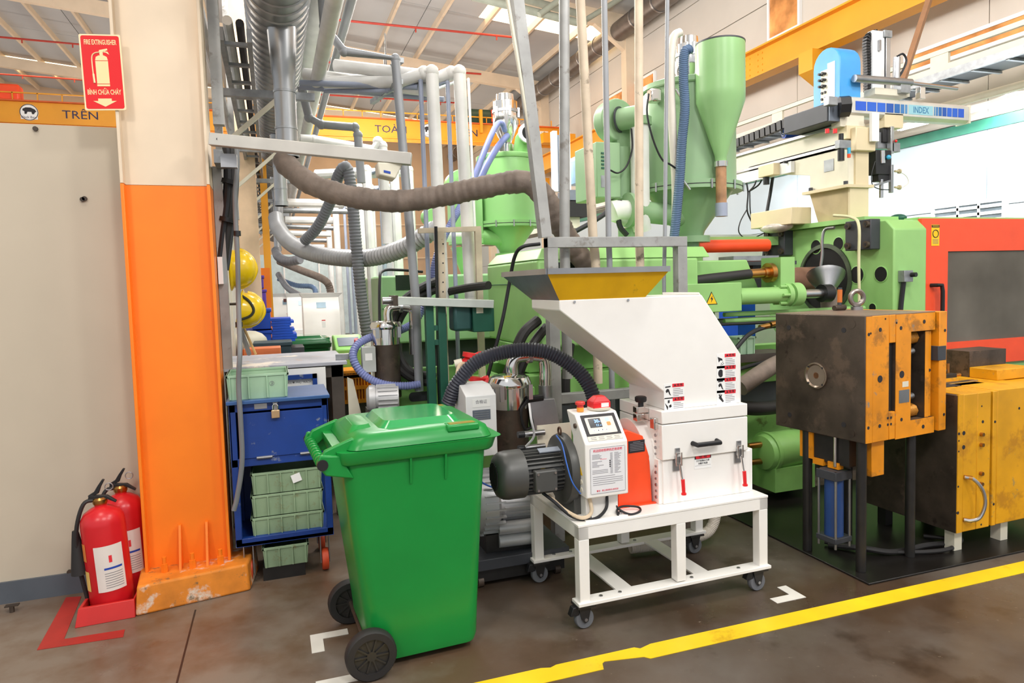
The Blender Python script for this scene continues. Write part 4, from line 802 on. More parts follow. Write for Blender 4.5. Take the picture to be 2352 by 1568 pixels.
# ================================================================== molds
MT = Matrix.Translation((2.889, 2.78, 0)) @ Matrix.Rotation(math.radians(7), 4, 'Z')
mn = thing('injection_mold', 'dark steel injection mold with orange plates raised on black posts', 'mold', (3.15, 3.1, 0))
def MM(): return MB(MT)
MZ0, MZ1, ML, MD = 0.716, 1.386, 0.64, 0.60
MM().box(0, 0.004, MZ0, 0.05, MD, MZ1).build('clamp_plate', 'steel_dark', mn, bevel=0.004)
MM().box(0.004, -0.001, MZ0+.002, 0.05, 0.01, MZ1-.004).build('painted_edge', 'mold_yellow', mn)
MM().box(0.052, 0, MZ0, 0.183, MD, MZ1-.002).build('cavity_plate', 'mold_yellow', mn, bevel=0.003)
MM().box(0.185, 0.018, MZ0+.01, 0.235, MD, MZ1-.01).build('parting_core', 'black_paint', mn)
for z0, z1 in ((MZ0, 0.865), (1.235, MZ1-.002)): MM().box(0.186, 0, z0, 0.235, MD, z1).build('guide_block', 'mold_yellow', mn, bevel=0.003)
MM().box(0.236, 0.002, MZ0-.004, 0.36, MD, MZ1-.003).build('core_plate', 'steel_dark', mn); MM().box(0.236, -.001, MZ0-.004, 0.36, .002, MZ1-.003).build('painted_face', 'mold_yellow', mn)
for z0, z1 in ((MZ0-.004, MZ0+.085), (MZ1-.10, MZ1-.004)): MM().box(0.361, 0.003, z0, 0.566, MD, z1).build('spacer_block', 'steel_dark', mn); MM().box(0.361, 0.0, z0, 0.566, .003, z1).build('painted_face', 'mold_yellow', mn)
MM().box(0.361, 0.115, MZ0+.08, 0.566, MD, MZ1-.09).build('inner_void', 'black_paint', mn)
MM().box(0.495, 0.01, MZ0+.087, 0.527, .114, MZ1-.105).build('ejector_plate', 'steel_dark', mn); MM().box(0.495, 0.008, MZ0+.087, 0.527, .0105, MZ1-.105).build('painted_face', 'mold_yellow', mn); MM().box(0.529, 0.012, MZ0+.087, 0.552, .114, MZ1-.105).build('ejector_plate', 'mold_yellow', mn, bevel=0.002)
MM().box(.002, .004, MZ1-.003, .572, MD, MZ1+.0015).build('top_skin', mat('steel_brown', (140, 118, 104), .4, .4, var=.12, scale=5), mn); ep = MM().box(0.575, -0.02, MZ0+.005, 0.64, MD, MZ1).build('end_plate', 'mold_yellow', mn, bevel=0.004)
MM().box(0.56, -0.022, 1.115, 0.632, 0.03, 1.195).build('locking_lug', 'charcoal', mn, bevel=0.002)
for z in (MZ0+.12, MZ1-.14):
    sp_ = MM(); sp_.tube([(0.362+0.128*i/96, 0.075+.032*math.cos(i*2*math.pi/8), z+.032*math.sin(i*2*math.pi/8)) for i in range(97)], 0.0065, 6); sp_.build('return_spring', mat('spring_orange', (206, 138, 52), 0.35, 0.4), mn, smooth=60)
    MM().cyl((0.362, 0.075, z), (0.49, 0.075, z), 0.02, n=12).build('spring_pin', 'steel_dark', mn)
for z in (MZ0+.20, MZ1-.22): MM().cyl((0.40, 0.06, z), (0.46, 0.06, z+.005), 0.018, n=14).build('guide_pin', 'steel_brushed', mn)
for x, z, r in ((.02, .80, .009), (.02, 1.29, .009), (.035, 1.295, .006), (.11, 1.31, .011), (.11, 1.05, .019), (.11, .80, .010), (.15, 1.365, .005), (.24, 1.34, .006), (.275, 1.31, .011), (.285, 1.06, .02), (.285, .815, .010), (.47, 1.335, .011), (.47, .755, .011), (.62, 1.28, .008), (.62, .81, .008), (.51, 1.06, .008), (.537, 1.062, .008), (.175, .835, .007), (.2, .835, .007), (.175, .80, .007), (.2, .80, .007)):
    y = -0.022 if x > .6 else (0.009 if .49 < x < .56 else -0.001)
    MM().cyl((x, y-.0008, z), (x, y+.01, z), r, n=14).build('bolt_hole', 'print_black', mn)
MM().prism([(0, 0), (.085, 0), (.085, .07), (0, .07)], (.262, -.0005, .905), (1, 0, 0), (0, 0, 1), (0, -.002, 0)).build('name_plate', 'steel_brushed', mn); MM().prism([(0, 0), (.05, 0), (.05, .03), (0, .03)], (.29, -.0005, .99), (1, 0, 0), (0, 0, 1), (0, -.0015, 0)).build('paper_tag', 'light_beige', mn)
# dark face: locating ring, cap screws
def FX(u, v): d = ray(u, v); iv = MT.inverted(); o2 = iv @ _C; d2 = iv.to_3x3() @ d; q = o2 + d2*(-o2.x/d2.x); return q
q = FX(1876, 862)
MM().lathe([(.074, 0), (.074, -.012), (.066, -.014), (.058, -.006)], q, (1, 0, 0), 32, cap=False).build('locating_ring', mat('ring_steel', (150, 134, 120), 0.3, 0.9, var=0.1), mn); MM().lathe([(.058, -.006), (.036, -.002), (.016, -.003)], q, (1, 0, 0), 28).build('ring_throat', mat('ring_inner', (164, 148, 134), .3, .6), mn); MM().cyl(q+Vector((.006, 0, 0)), q+Vector((-.006, 0, 0)), .018, n=16).build('sprue_bush', mat('copper', (200, 140, 100), 0.35, 0.8), mn)
for k in range(4):
    a = math.pi/4+k*math.pi/2; w_ = q+Vector((0, .066*math.cos(a), .066*math.sin(a))); MM().cyl(w_, w_+Vector((-.014, 0, 0)), .006, n=8).build('ring_screw', 'print_black', mn)
for u, v, r in ((1800, 740, .022), (1956, 744, .024), (1812, 752, .014), (1938, 758, .014), (1814, 952, .014), (1938, 975, .014), (1800, 962, .022), (1955, 995, .022)):
    w_ = FX(u, v); k_ = MM().cyl(w_+Vector((.004, 0, 0)), w_+Vector((-.002, 0, 0)), r, n=16).build('cap_screw', 'steel_dark' if r > .02 else 'print_black', mn)
# posts and lower gear
for x, y in ((.035, .05), (.035, .40), (.44, .05), (.44, .45)): MM().cyl((x, y, 0.012), (x, y, MZ0), 0.026, n=18).build('post', 'black_paint', mn)
MM().box(.09, .03, .52, .19, .12, MZ0).build('slide_block', 'mold_yellow', mn, bevel=.003)
MM().box(.02, .35, .56, .05, .44, MZ0).build('slide_rail', 'mold_yellow', mn); 
for y in (.18, .28): MM().box(.02, y, .535, .06, y+.07, .57).build('slide_foot', 'mold_yellow', mn)
MM().box(.03, .12, .56, .09, .38, MZ0).build('slide_carrier', 'black_paint', mn); MM().cyl((.02, .20, .55), (.02, .20, MZ0), .010, n=12).build('guide_rod', 'chrome', mn)
hc = MM().cyl((.035, .22, .16), (.035, .22, .48), .05, n=24).build('hydraulic_cylinder', mat('cyl_blue', (40, 72, 130), 0.4, var=0.1), mn)
for z0, z1 in ((.13, .16), (.48, .53)): MM().box(-.03, .155, z0, .10, .285, z1).build('cylinder_head', 'charcoal', hc, bevel=.003)
for x, y in ((-.02, .165), (.09, .165), (-.02, .275), (.09, .275)): MM().cyl((x, y, .10), (x, y, .53), .007, n=8).build('tie_rod', 'steel_brushed', hc)
# eye bolt on top
w_ = MT.inverted() @ atz(1968, 712, MZ1)
eb = MM().ring((w_.x, w_.y, MZ1+.075), (.35, 1, 0), .042, .015, 24, 10).build('eye_bolt', mat('eye_steel', (150, 142, 136), 0.35, 0.9, var=0.15), mn); MM().cyl((w_.x, w_.y, MZ1), (w_.x, w_.y, MZ1+.022), .034, n=18).build('eye_collar', 'steel_brushed', eb)
# hammer standing on the mold
w2 = atz(1928, 712, MZ1+.003); hm = thing('hammer', 'small hammer with an orange wrapped grip standing head-down on the mold', 'hammer', w2)
MB().cyl((w2.x, w2.y, MZ1+.03), (w2.x+.004, w2.y, MZ1+.14), .0125, n=12).build('handle', 'charcoal', hm); MB().cyl((w2.x+.002, w2.y, MZ1+.05), (w2.x+.004, w2.y, MZ1+.128), .014, n=14).build('grip', mat('grip_orange', (206, 112, 44), 0.5), hm)
MB().cyl((w2.x-.045, w2.y-.005, MZ1+.018), (w2.x+.045, w2.y+.005, MZ1+.018), .018, n=16).build('head', 'steel_dark', hm, bevel=.003)
# big yellow mold at right
b2 = thing('injection_mold', 'large yellow injection mold standing on short legs at the right edge', 'mold', (4.1, 3.1, 0)); BT = Matrix.Translation((3.567, 2.80, 0)) @ Matrix.Rotation(math.radians(1.3), 4, 'Z')
def BM(): return MB(BT)
YZ0, YZ1 = 0.133, 0.917
BM().box(0, .004, YZ0, .04, .62, YZ1-.004).build('clamp_plate', 'steel_dark', b2); BM().box(.004, 0, YZ0, .045, .01, YZ1).build('painted_edge', 'mold_amber', b2)
for x0, x1, dz in ((.047, .155, 0), (.157, .265, .0), (.285, .318, .0), (.32, .72, .004), (.722, 1.0, 0)): BM().box(x0, 0, YZ0+dz, x1, .62, YZ1+dz).build('mold_plate', 'mold_amber', b2, bevel=.004)
BM().box(.2, .02, YZ0+.02, .3, .6, YZ1-.01).build('parting_gap', 'black_paint', b2)
for x, z, r in ((.012, .70, .008), (.05, .70, .012), (.05, .62, .012), (.012, .66, .005), (.012, .60, .005), (.012, .25, .009), (.012, .40, .006), (.19, .84, .005), (.2, .75, .009), (.2, .45, .013), (.2, .36, .013), (.2, .20, .007), (.2, .155, .006), (.30, .74, .008), (.30, .26, .008), (.5, .8, .008)): BM().cyl((x, -.001, z), (x, .01, z), r, n=12).build('bolt_hole', 'print_black', b2)
for z in (.68, .62, .455, .395): BM().cyl((.185, .0, z), (.185, -.018, z), .011, n=10).build('hose_nipple', 'brass', b2)
hl = BM().tube(spline([(.055, -.005, .45), (.09, -.03, .44), (.135, -.05, .38), (.145, -.06, .30), (.12, -.05, .225), (.08, -.03, .205), (.055, -.005, .205)], 6), .010, 10).build('jumper_hose', 'steel', b2)
for z in (.45, .205): BM().cyl((.055, .0, z), (.085, -.028, z-.003), .012, n=8).build('hose_fitting', 'brass', hl)
for x, y in ((.04, .04), (.42, .04), (.04, .5), (.42, .5)): BM().box(x, y, .012, x+.06, y+.06, YZ0).build('foot', 'light_beige' if y < .1 else 'black_paint', b2)
BM().box(-.02, .16, .60, .10, .30, .60+.33).build('stop_block', 'mold_amber', b2, bevel=.003) if False else None
BM().box(-.005, .17, YZ1, .10, .30, YZ1+.14).build('stop_block', 'mold_amber', b2, bevel=.004)
BM().box(.18, .22, YZ1, .52, .28, YZ1+.004).build('slot', 'print_black', b2); 
for y in (.29, .315): BM().box(.18, y, YZ1, .56, y+.012, YZ1+.010).build('guide_strip', 'steel', b2)
BM().box(.66, .42, YZ1+.004, 1.0, .6, YZ1+.17).build('cylinder_block', 'steel_dark', b2); BM().box(.66, .24, YZ1+.004, 1.0, .42, YZ1+.07).build('carrier_block', 'mold_amber', b2, bevel=.004)
vb = BM().box(.33, .36, YZ1+.004, .47, .46, YZ1+.05).build('valve_block', 'black_paint', b2, bevel=.003); BM().box(.33, .35, YZ1+.002, .47, .47, YZ1+.025).build('valve_base', 'mold_amber', vb)
BM().cyl((.44, .40, YZ1+.05), (.44, .40, YZ1+.11), .010, n=10).build('valve_fitting', 'brass', vb); BM().cyl((.47, .41, YZ1+.03), (.56, .41, YZ1+.03), .012, n=10).build('piston_rod', 'brass', vb)
for pts in ([(.15, .45, YZ1+.10), (.22, .44, YZ1+.17), (.30, .42, YZ1+.13), (.34, .41, YZ1+.06)], [(.16, .40, YZ1+.055), (.25, .40, YZ1+.085), (.36, .40, YZ1+.07), (.42, .40, YZ1+.065)]):
    h_ = BM().tube(spline(pts, 6), .013, 10).build('hydraulic_hose', 'cable_black', b2); BM().tube([pts[-2], pts[-1]], .0155, 8).build('hose_end', 'brass', h_) if False else None
# black floor sheet under the molds and cables lying on it
B(2.833, 2.70, 0, 7.5, 4.15, 0.011).build('drip_tray', mat('tray_black', (34, 31, 29), 0.3, 0.2, var=0.2, scale=3), bevel=.003, label='black oily steel floor sheet under the molds', cat='floor sheet')
for i, (pts, r, l) in enumerate((([(3.0, 3.15, .03), (3.1, 3.0, .05), (3.25, 2.93, .03), (3.5, 2.93, .03), (3.72, 2.9, .03), (3.78, 2.98, .05)], .016, 'thick black cable lying under the raised mold'), ([(3.02, 3.2, .028), (3.15, 3.0, .028), (3.4, 2.87, .028), (3.6, 2.85, .028), (3.7, 2.95, .028), (3.62, 3.05, .028)], .012, 'looped black cable on the floor between the two molds'))):
    MB().tube(spline(pts, 8), r, 8).build('floor_cable', 'black_rubber', label=l, cat='cable')
# ================================================================== injection moulding machine (near)
im = thing('injection_machine', 'green injection moulding machine with an orange guard door, behind the molds', 'machine', (4.3, 4.88, 0))
MG, MGD = 'machine_green', 'machine_green_dirty'
B(1.35, 4.32, 0.16, 8.2, 5.45, 0.62).build('bed', MGD, im, bevel=.01)
for x in (1.5, 2.6, 3.8, 5.0): B(x, 4.40, 0, x+.2, 5.4, .16).build('foot', 'black_paint', im)
B(1.6, 4.42, .62, 4.6, 5.35, .84).build('bed_recess', 'charcoal', im)
for y in (4.36, 5.28): B(1.35, y, .80, 4.6, y+.14, .98).build('slide_rail', MGD, im, bevel=.006)
B(1.30, 4.28, .62, 1.62, 5.4, .92).build('tail_block', MGD, im, bevel=.01); B(2.35, 4.26, .55, 2.75, 4.5, .86).build('valve_cover', MG, im, bevel=.01)
# injection unit cover (bevelled box)
cv = MB().hexa([(1.66, 4.28, 1.17), (2.9, 4.28, 1.17), (2.9, 5.42, 1.17), (1.66, 5.42, 1.17), (1.66, 4.28, 1.76), (2.9, 4.28, 1.76), (2.9, 5.42, 1.76), (1.66, 5.42, 1.76)]).build('injection_cover', MG, im, bevel=.02, seg=3)
MB().hexa([(1.66, 4.28, 1.76), (3.0, 4.28, 1.76), (3.0, 5.42, 1.76), (1.66, 5.42, 1.76), (1.72, 4.36, 1.84), (3.0, 4.36, 1.84), (3.0, 5.34, 1.84), (1.72, 5.34, 1.84)]).build('cover_lid', MG, cv, bevel=.008)
B(1.655, 4.3, 1.60, 1.662, 5.4, 1.605).build('panel_seam', 'dark_green', cv); B(1.75, 4.272, 1.60, 1.98, 4.285, 1.74).build('dark_window', mat('window_dark', (22, 40, 26), 0.2, var=0), cv, label='dark inspection window')
B(1.66, 4.5, .98, 2.6, 5.2, 1.17).build('carriage', MGD, im, bevel=.01)
# feed block with warning triangle, injection cylinders, barrel
fbk = B(2.78, 4.24, 1.36, 3.24, 4.5, 1.57).build('feed_block', MG, im, bevel=.006)
a = aty(1634, 686, 4.24)
wt = MB().prism([(-.05, -.04), (.05, -.04), (0, .052)], (a.x, 4.239, a.z), (1, 0, 0), (0, 0, 1), (0, -.002, 0)).build('warning_triangle', 'print_black', fbk)
MB().prism([(-.042, -.036), (.042, -.036), (0, .042)], (a.x, 4.2368, a.z), (1, 0, 0), (0, 0, 1), (0, -.001, 0)).build('triangle_field', 'print_yellow', wt); MB().prism([(.006, .024), (-.012, -.002), (-.001, -.002), (-.006, -.028), (.012, .004), (.002, .004)], (a.x, 4.2355, a.z), (1, 0, 0), (0, 0, 1), (0, -.001, 0)).build('lightning_bolt', 'print_black', wt)
B(2.7, 4.5, 1.05, 3.2, 5.3, 1.70).build('hopper_block', MG, im, bevel=.02)
MB().prism([(0, 0), (.5, 0), (.62, -.25), (.62, -.34), (0, -.34)], (2.95, 4.45, 1.74), (1, 0, 0), (0, 0, 1), (0, .12, 0)).build('casting_rib', MG, im, bevel=.01)
yc, zc = 4.30, 1.465
ic = MB().cyl((3.24, yc, zc), (3.74, yc, zc), .062, n=24).build('traverse_cylinder', MG, im)
MB().cyl((3.66, yc, zc), (3.70, yc, zc), .085, n=24).cyl((3.72, yc, zc), (3.80, yc, zc), .09, n=24).build('cylinder_flange', MG, ic)
for k in range(6): a = k*math.pi/3; MB().cyl((3.60, yc+.072*math.cos(a), zc+.072*math.sin(a)), (3.67, yc+.072*math.cos(a), zc+.072*math.sin(a)), .012, n=8).build('flange_bolt', MG, ic)
MB().cyl((3.80, yc, zc), (4.02, yc, zc), .035, n=16).build('piston_rod', 'steel', ic); MB().cyl((4.02, yc, zc), (4.10, yc, zc), .07, n=16).cyl((4.10, yc, zc), (4.2, yc+.1, zc), .05, n=16).build('rod_coupling', 'black_plastic', ic)
MB().cyl((3.2, 4.88, 1.57), (4.55, 4.88, 1.57), .11, n=28).build('barrel', mat('barrel_brown', (150, 110, 92), 0.5, 0.3, var=0.12), im)
MB().cyl((3.3, 4.88, 1.57), (3.36, 4.88, 1.57), .125, n=28).build('heater_band', 'steel_brushed', im)
for z in (1.33, 1.28): MB().cyl((3.2, 4.4, z), (4.55, 4.4, z), .018, n=10).build('guide_rod', MG, im)
MB().cyl((3.1, 4.6, 1.26), (4.6, 4.6, 1.26), .03, n=10).build('tie_rod', 'steel_brushed', im)
# thick black hydraulic hose to brass flange
h_ = MB().tube(spline([aty(u, v, 4.35) for u, v in ((1440, 690), (1520, 662), (1600, 644), (1680, 634), (1722, 629))], 8), .037, 14).build('main_hose', 'black_rubber', im)
a = aty(1722, 629, 4.35); b_ = aty(1752, 627, 4.35); c_ = aty(1772, 626, 4.35)
MB().cyl(a, b_, .036, n=18).cyl(b_, b_+(c_-b_)*.5, .045, n=18).build('hose_coupling', 'brass', h_); MB().cyl(b_+(c_-b_)*.5, c_, .075, n=18).build('hose_flange', 'brass', h_)
B(3.62, 4.28, 1.5, 3.75, 4.5, 1.75).build('manifold', MG, im)
# red safety tubes and dark shelf behind
MB().cyl(aty(1600, 566, 5.1), aty(1762, 563, 5.1), .055, n=20).build('safety_tube', 'orange_red', im); MB().box(3.38, 5.2, 1.62, 4.3, 5.25, 1.76).build('safety_panel', 'orange_red', im)
B(2.95, 4.6, 1.70, 4.05, 4.85, 1.73).build('dark_shelf', 'charcoal', im); B(3.7, 4.7, 1.50, 3.82, 4.8, 1.70).build('shelf_bracket', 'black_paint', im); B(3.55, 4.75, 1.74, 4.0, 4.95, 1.78).build('white_tray', 'galv', im)
# platen: thick plate with chamfered corners, holes as dark bosses
PXF = 4.60
pl = MB().prism([(4.16, 1.15), (4.16, 1.95), (4.24, 2.03), (5.52, 2.03), (5.60, 1.95), (5.60, 1.15), (5.3, .85), (4.46, .85)], (PXF, 0, 0), (0, 1, 0), (0, 0, 1), (.34, 0, 0)).build('platen', MG, im, bevel=.012)
cz = 1.57
MB().lathe([(.31, .0), (.31, -.012), (.275, -.018), (.275, .0)], (PXF, 4.88, cz), (1, 0, 0), 40, cap=False).build('bore_ring', mat('soot_green', (70, 84, 60), 0.6, var=0.3, scale=6), pl)
MB().cyl((PXF-.004, 4.88, cz), (PXF+.01, 4.88, cz), .275, n=40).build('bore', mat('bore_black', (14, 14, 14), 0.8, var=0), pl)
for y, z, r in ((4.98, 1.86, .06), (4.72, 1.87, .055), (4.52, 1.60, .07), (5.22, 1.60, .07), (4.28, 1.60, .06), (4.55, 1.28, .06), (4.36, 1.33, .035)):
    MB().lathe([(r*1.12, 0), (r*1.12, -.004), (r, -.006), (r, 0)], (PXF, y, z), (1, 0, 0), 24, cap=False).build('hole_lip', MG, pl); MB().cyl((PXF-.003, y, z), (PXF+.01, y, z), r, n=24).build('hole', 'bore_black', pl)
for y, z in ((4.42, 1.93), (5.40, 1.93)):   # tie bar nuts
    nb = B(4.50, y-.13, z-.13, 4.60, y+.13, z+.11).build('tie_bar_nut', 'charcoal', pl, bevel=.006)
    for dy in (-.1, .09):
        for dz in (-.09, .07): MB().cyl((4.475, y+dy, z+dz), (4.505, y+dy, z+dz), .026, n=14).build('cap_screw', 'steel_dark', nb); MB().cyl((4.473, y+dy, z+dz), (4.477, y+dy, z+dz), .013, n=6).build('hex_socket', 'print_black', nb)
B(4.55, 4.40, 2.03, 5.0, 5.5, 2.07).build('robot_pad', MG, pl)
B(3.75, 5.35, 1.9, 4.5, 5.6, 1.98).build('rear_block', MG, im)
# braided line over the near nut, cream hose
MB().tube(spline([(4.36, 4.52, 1.99), (4.34, 4.60, 1.98), (4.33, 4.62, 1.9), (4.33, 4.62, 1.78), (4.32, 4.63, 1.66)], 6), .012, 8).build('braided_line', 'steel_brushed', im)
MB().tube(spline([(4.45, 4.62, 2.10), (4.42, 4.4, 2.06), (4.36, 4.27, 1.98), (4.35, 4.26, 1.7), (4.35, 4.25, 1.3)], 6), .012, 8).build('cream_hose', mat('hose_cream2', (218, 214, 170), 0.5), im)
# fume hood cone on a cloth hose
sh_ = thing('suction_hood', 'metal suction hood cone on a wrapped hose behind the dark mold', 'suction hood', (4.28, 4.62, 1.0))
hc0 = atx(1905, 638, 4.3)
MB().lathe([(.15, 0), (.14, .03), (.06, .15), (.055, .19)], hc0+Vector((.02, .06, .03)), (-.25, -.35, -.75), 28, cap=False).build('cone', 'steel_brushed', sh_); MB().lathe([(.146, .006), (.05, .15)], hc0+Vector((.02, .06, .03)), (-.25, -.35, -.75), 28).build('cone_inside', 'steel_brushed', sh_)
MB().tube(spline([hc0+Vector((-.01, .02, -.06)), hc0+Vector((-.03, -.03, -.18)), hc0+Vector((-.05, -.05, -.3)), hc0+Vector((-.1, -.05, -.45))], 8), .068, 16).build('wrapped_hose', 'hose_cloth', sh_)
# guard: green end panel, orange door with window
gd = B(4.94, 4.23, .5, 8.2, 5.5, 2.05).build('clamp_guard', MG, im, bevel=.004)
DY = 4.20
door = MB()
wx0, wx1, wz0, wz1 = aty(2176, 700, DY).x, 8.0, aty(2180, 786, DY).z, aty(2180, 577, DY).z
for a in ((4.93, .82, wx0, 2.035), (wx0, wz1, 8.1, 2.035), (wx0, .82, 8.1, wz0)): door.box(a[0], DY, a[1], a[2], DY+.035, a[3])
door = door.build('guard_door', mat('guard_orange', (250, 84, 44), 0.45, var=0.03), im)
B(wx0-.01, DY+.012, wz0-.01, 8.0, DY+.02, wz1+.01).build('door_window', mat('smoky_pane', (132, 126, 116), 0.2, var=0.16, scale=1.6, trans=0.3), door)
a = aty(2148, 540, DY); wl_ = plate(.085, .17, (a.x, DY-.0005, a.z), (1, 0, 0), (0, 0, 1), 'print_yellow', door, 'warning_label', .002); plate(.083, .02, (a.x, DY-.003, a.z+.072), (1, 0, 0), (0, 0, 1), 'print_black', wl_, 'label_header', .001); lettering('WARNING', .014, (a.x, DY-.0045, a.z+.072), (1, 0, 0), (0, 0, 1), 'print_yellow', wl_)
MB().ring((a.x, DY-.004, a.z+.012), (0, 1, 0), .03, .003, 20, 6).build('label_symbol', 'print_black', wl_); [plate(.06, .003, (a.x, DY-.003, a.z-.035-k*.01), (1, 0, 0), (0, 0, 1), 'print_grey', wl_, 'printed_line', .001) for k in range(4)]
p0_, p1_ = aty(2140, 655, DY), aty(2150, 725, DY); MB().tube([(p0_.x-.01, DY, p0_.z), (p0_.x, DY-.05, p0_.z), (p0_.x+.05, DY-.05, p0_.z), (p0_.x+.06, DY-.05, p0_.z-.05), (p0_.x+.06, DY-.05, p1_.z-.2)], .016, 10).build('door_handle', 'black_plastic', door)
a = aty(2080, 634, 4.13); sw = B(a.x-.045, 4.10, a.z-.045, a.x+.045, 4.16, a.z+.045).build('switch_box', 'galv', im, bevel=.003); MB().cyl((a.x+.025, 4.10, a.z+.01), (a.x+.03, 4.06, a.z+.01), .018, n=12).build('switch_knob', 'black_plastic', sw)
MB().tube(spline([(a.x-.02, 4.13, a.z-.045), (a.x-.03, 4.14, a.z-.2), (a.x-.05, 4.14, a.z-.4)], 6), .018, 8).build('switch_cable', 'cable_black', sw)
a = atx(2062, 512, 4.95); MB().sphere((4.95, a.y, 2.06), .05, 10, 8, (1, 1.6, .7)).build('rag', 'dark_green', label='crumpled dark green rag on top of the machine guard', cat='rag')
# plastic bag on far nut
MB().sphere((4.45, 5.32, 2.06), .1, 12, 8, (.7, 2.2, .5)).build('plastic_bag', mat('film', (190, 180, 170), 0.3, var=0.15, scale=12, bump=1.0, bscale=20), label='crumpled clear plastic bag over the far tie-bar nut', cat='bag')
# valves, hoses and clutter under the barrel
for i, (pts, r, m) in enumerate((([(1690, 800, 4.1), (1720, 768, 4.15), (1755, 752, 4.2), (1785, 748, 4.25)], .016, 'cable_black'), ([(1690, 850, 4.1), (1730, 838, 4.15), (1780, 826, 4.2)], .014, 'cable_black'), ([(1650, 745, 4.3), (1720, 742, 4.3), (1790, 738, 4.3)], .012, 'cable_black'), ([(1140, 930, 4.1), (1170, 850, 4.12), (1200, 770, 4.15), (1235, 735, 4.2)], .035, 'black_rubber'), ([(1170, 940, 4.1), (1195, 850, 4.12), (1225, 790, 4.15), (1255, 750, 4.2)], .03, 'black_rubber'), ([(1300, 930, 4.1), (1300, 860, 4.12), (1310, 790, 4.18)], .03, 'black_rubber'))):
    MB().tube(spline([aty(*p) for p in pts], 7), r, 10).build('hydraulic_hose', m, im)
for (u, v) in ((1745, 752), (1770, 745), (1755, 835)): a = aty(u, v, 4.2); MB().cyl(a, a+Vector((.08, 0, .012)), .02, n=10).build('hose_coupling', 'brass', im)
MB().tube(spline([aty(*p) for p in ((1700, 890, 4.0), (1740, 862, 4.02), (1785, 835, 4.1), (1840, 815, 4.2))], 8), .06, 16).build('wrapped_hose', 'hose_cloth', label='brown wrapped flexible hose between the granulator and the dark mold', cat='hose')
MB().tube(spline([aty(*p) for p in ((1700, 935, 4.05), (1745, 938, 4.05), (1800, 930, 4.1), (1900, 900, 4.15))], 6), .05, 16).build('black_hose', 'black_rubber', label='fat black hose low behind the granulator', cat='hose')
hm_ = thing('hydraulic_motor', 'round green hydraulic motor low behind the granulator legs', 'motor', aty(1790, 1100, 4.0))
a = aty(1745, 1040, 4.05); MB().lathe([(.05, 0), (.12, .02), (.135, .05), (.135, .3), (.12, .42)], a, (1, .1, 0), 28).build('housing', MGD, hm_)
MB().lathe([(.145, .05), (.145, .08)], a, (1, .1, 0), 28).build('flange', MGD, hm_)
for dz in (.06, -.06): MB().cyl(a+Vector((-.10, 0, dz)), a+Vector((.03, 0, dz)), .022, n=12).build('port_fitting', 'brass', hm_)
B(a.x+.05, 3.95, .08, a.x+.4, 4.2, a.z-.1).build('bracket', MGD, hm_)
pb = aty(1720, 815, 4.2); crate(pb.x-.06, 4.24, pb.z, pb.x+.10, 4.4, pb.z+.13, 'crate_green', 'small pale green box on the machine bed right of the granulator', 'green plastic crates', ribs=3)
B(3.15, 4.24, .98, 3.7, 4.5, pb.z-.002).build('deck_plate', 'bench_steel', im)
B(aty(1695, 760, 5.6).x, 5.6, 1.02, aty(1735, 760, 5.6).x, 5.9, 1.38).build('blue_drum_panel', 'blue_plastic', im)
# ================================================================== hopper dryer on the near machine
def dryer(c, r, z_fl, z_top, z_bot, label, green, T=None, side=-1):
    t = thing('hopper_dryer', label, 'dryer', (c[0], c[1], z_bot), group='hopper dryers'); x, y = c
    MB().lathe([(r*.95, 0), (r*.95, (z_top-z_fl))], (x, y, z_fl), n=40).build('drum', green, t)
    MB().lathe([(r*.98, 0), (r*1.0, .01), (r*1.0, .045), (r*.9, .06), (.08, .075)], (x, y, z_top), n=40).build('drum_lid', green, t)
    MB().lathe([(r*1.07, -.03), (r*1.07, .0), (r*1.07, .004), (r*1.07, .034)], (x, y, z_fl), n=40).build('flange_ring', green, t); MB().lathe([(r*1.075, -.003), (r*1.075, .003)], (x, y, z_fl), n=40).build('flange_seam', 'print_black', t)
    MB().lathe([(.10, 0), (.12, .06), (r*.93, z_fl-z_bot)], (x, y, z_bot), n=40).build('cone', green, t)
    MB().lathe([(.16, -.03), (.16, .02)], (x, y, z_bot), n=20).build('foot_flange', green, t); MB().cyl((x, y, z_bot-.14), (x, y, z_bot-.02), .075, n=16).build('throat', green, t)
    for k in range(6):
        a = math.radians(200+k*30); p = Vector((x+math.cos(a)*r*1.09, y+math.sin(a)*r*1.09, z_fl)); MB().cyl(p+Vector((0, 0, -.04)), p+Vector((0, 0, .03)), .008, n=8).build('clamp_bolt', 'steel', t)
    # air inlet elbow with flange on the left
    p = Vector((x-r*.62, y-.05, z_bot+.20)); q = p+Vector((-r*.95, -.03, .02)); MB().cyl(p+Vector((.15, 0, -.02)), q, .085, n=20).build('air_inlet', green, t); MB().cyl(q+Vector((-.012, 0, 0)), q+Vector((.02, 0, 0)), .135, n=24).build('inlet_flange', green, t)
    return t, q
d1, q1 = dryer((3.24, 4.9), .385, 2.325, 3.09, 1.93, 'tall green hopper dryer on the near machine', mat('dryer_green', (146, 180, 138), 0.35, var=0.04, scale=2))
for a in ((2.98, 4.58, 3.0), (3.02, 4.56, 2.33)): MB().tube([(a[0]-.1, a[1]+.05, a[2]), (a[0]-.06, a[1], a[2]+.02), (a[0], a[1], a[2]-.05)], .012, 8).build('lid_clamp', 'chrome', d1)
p = aty(1508, 220, 4.75); B(p.x-.06, 4.72, p.z-.05, p.x+.03, 4.8, p.z+.05).build('lid_latch', 'chrome', d1, bevel=.01)
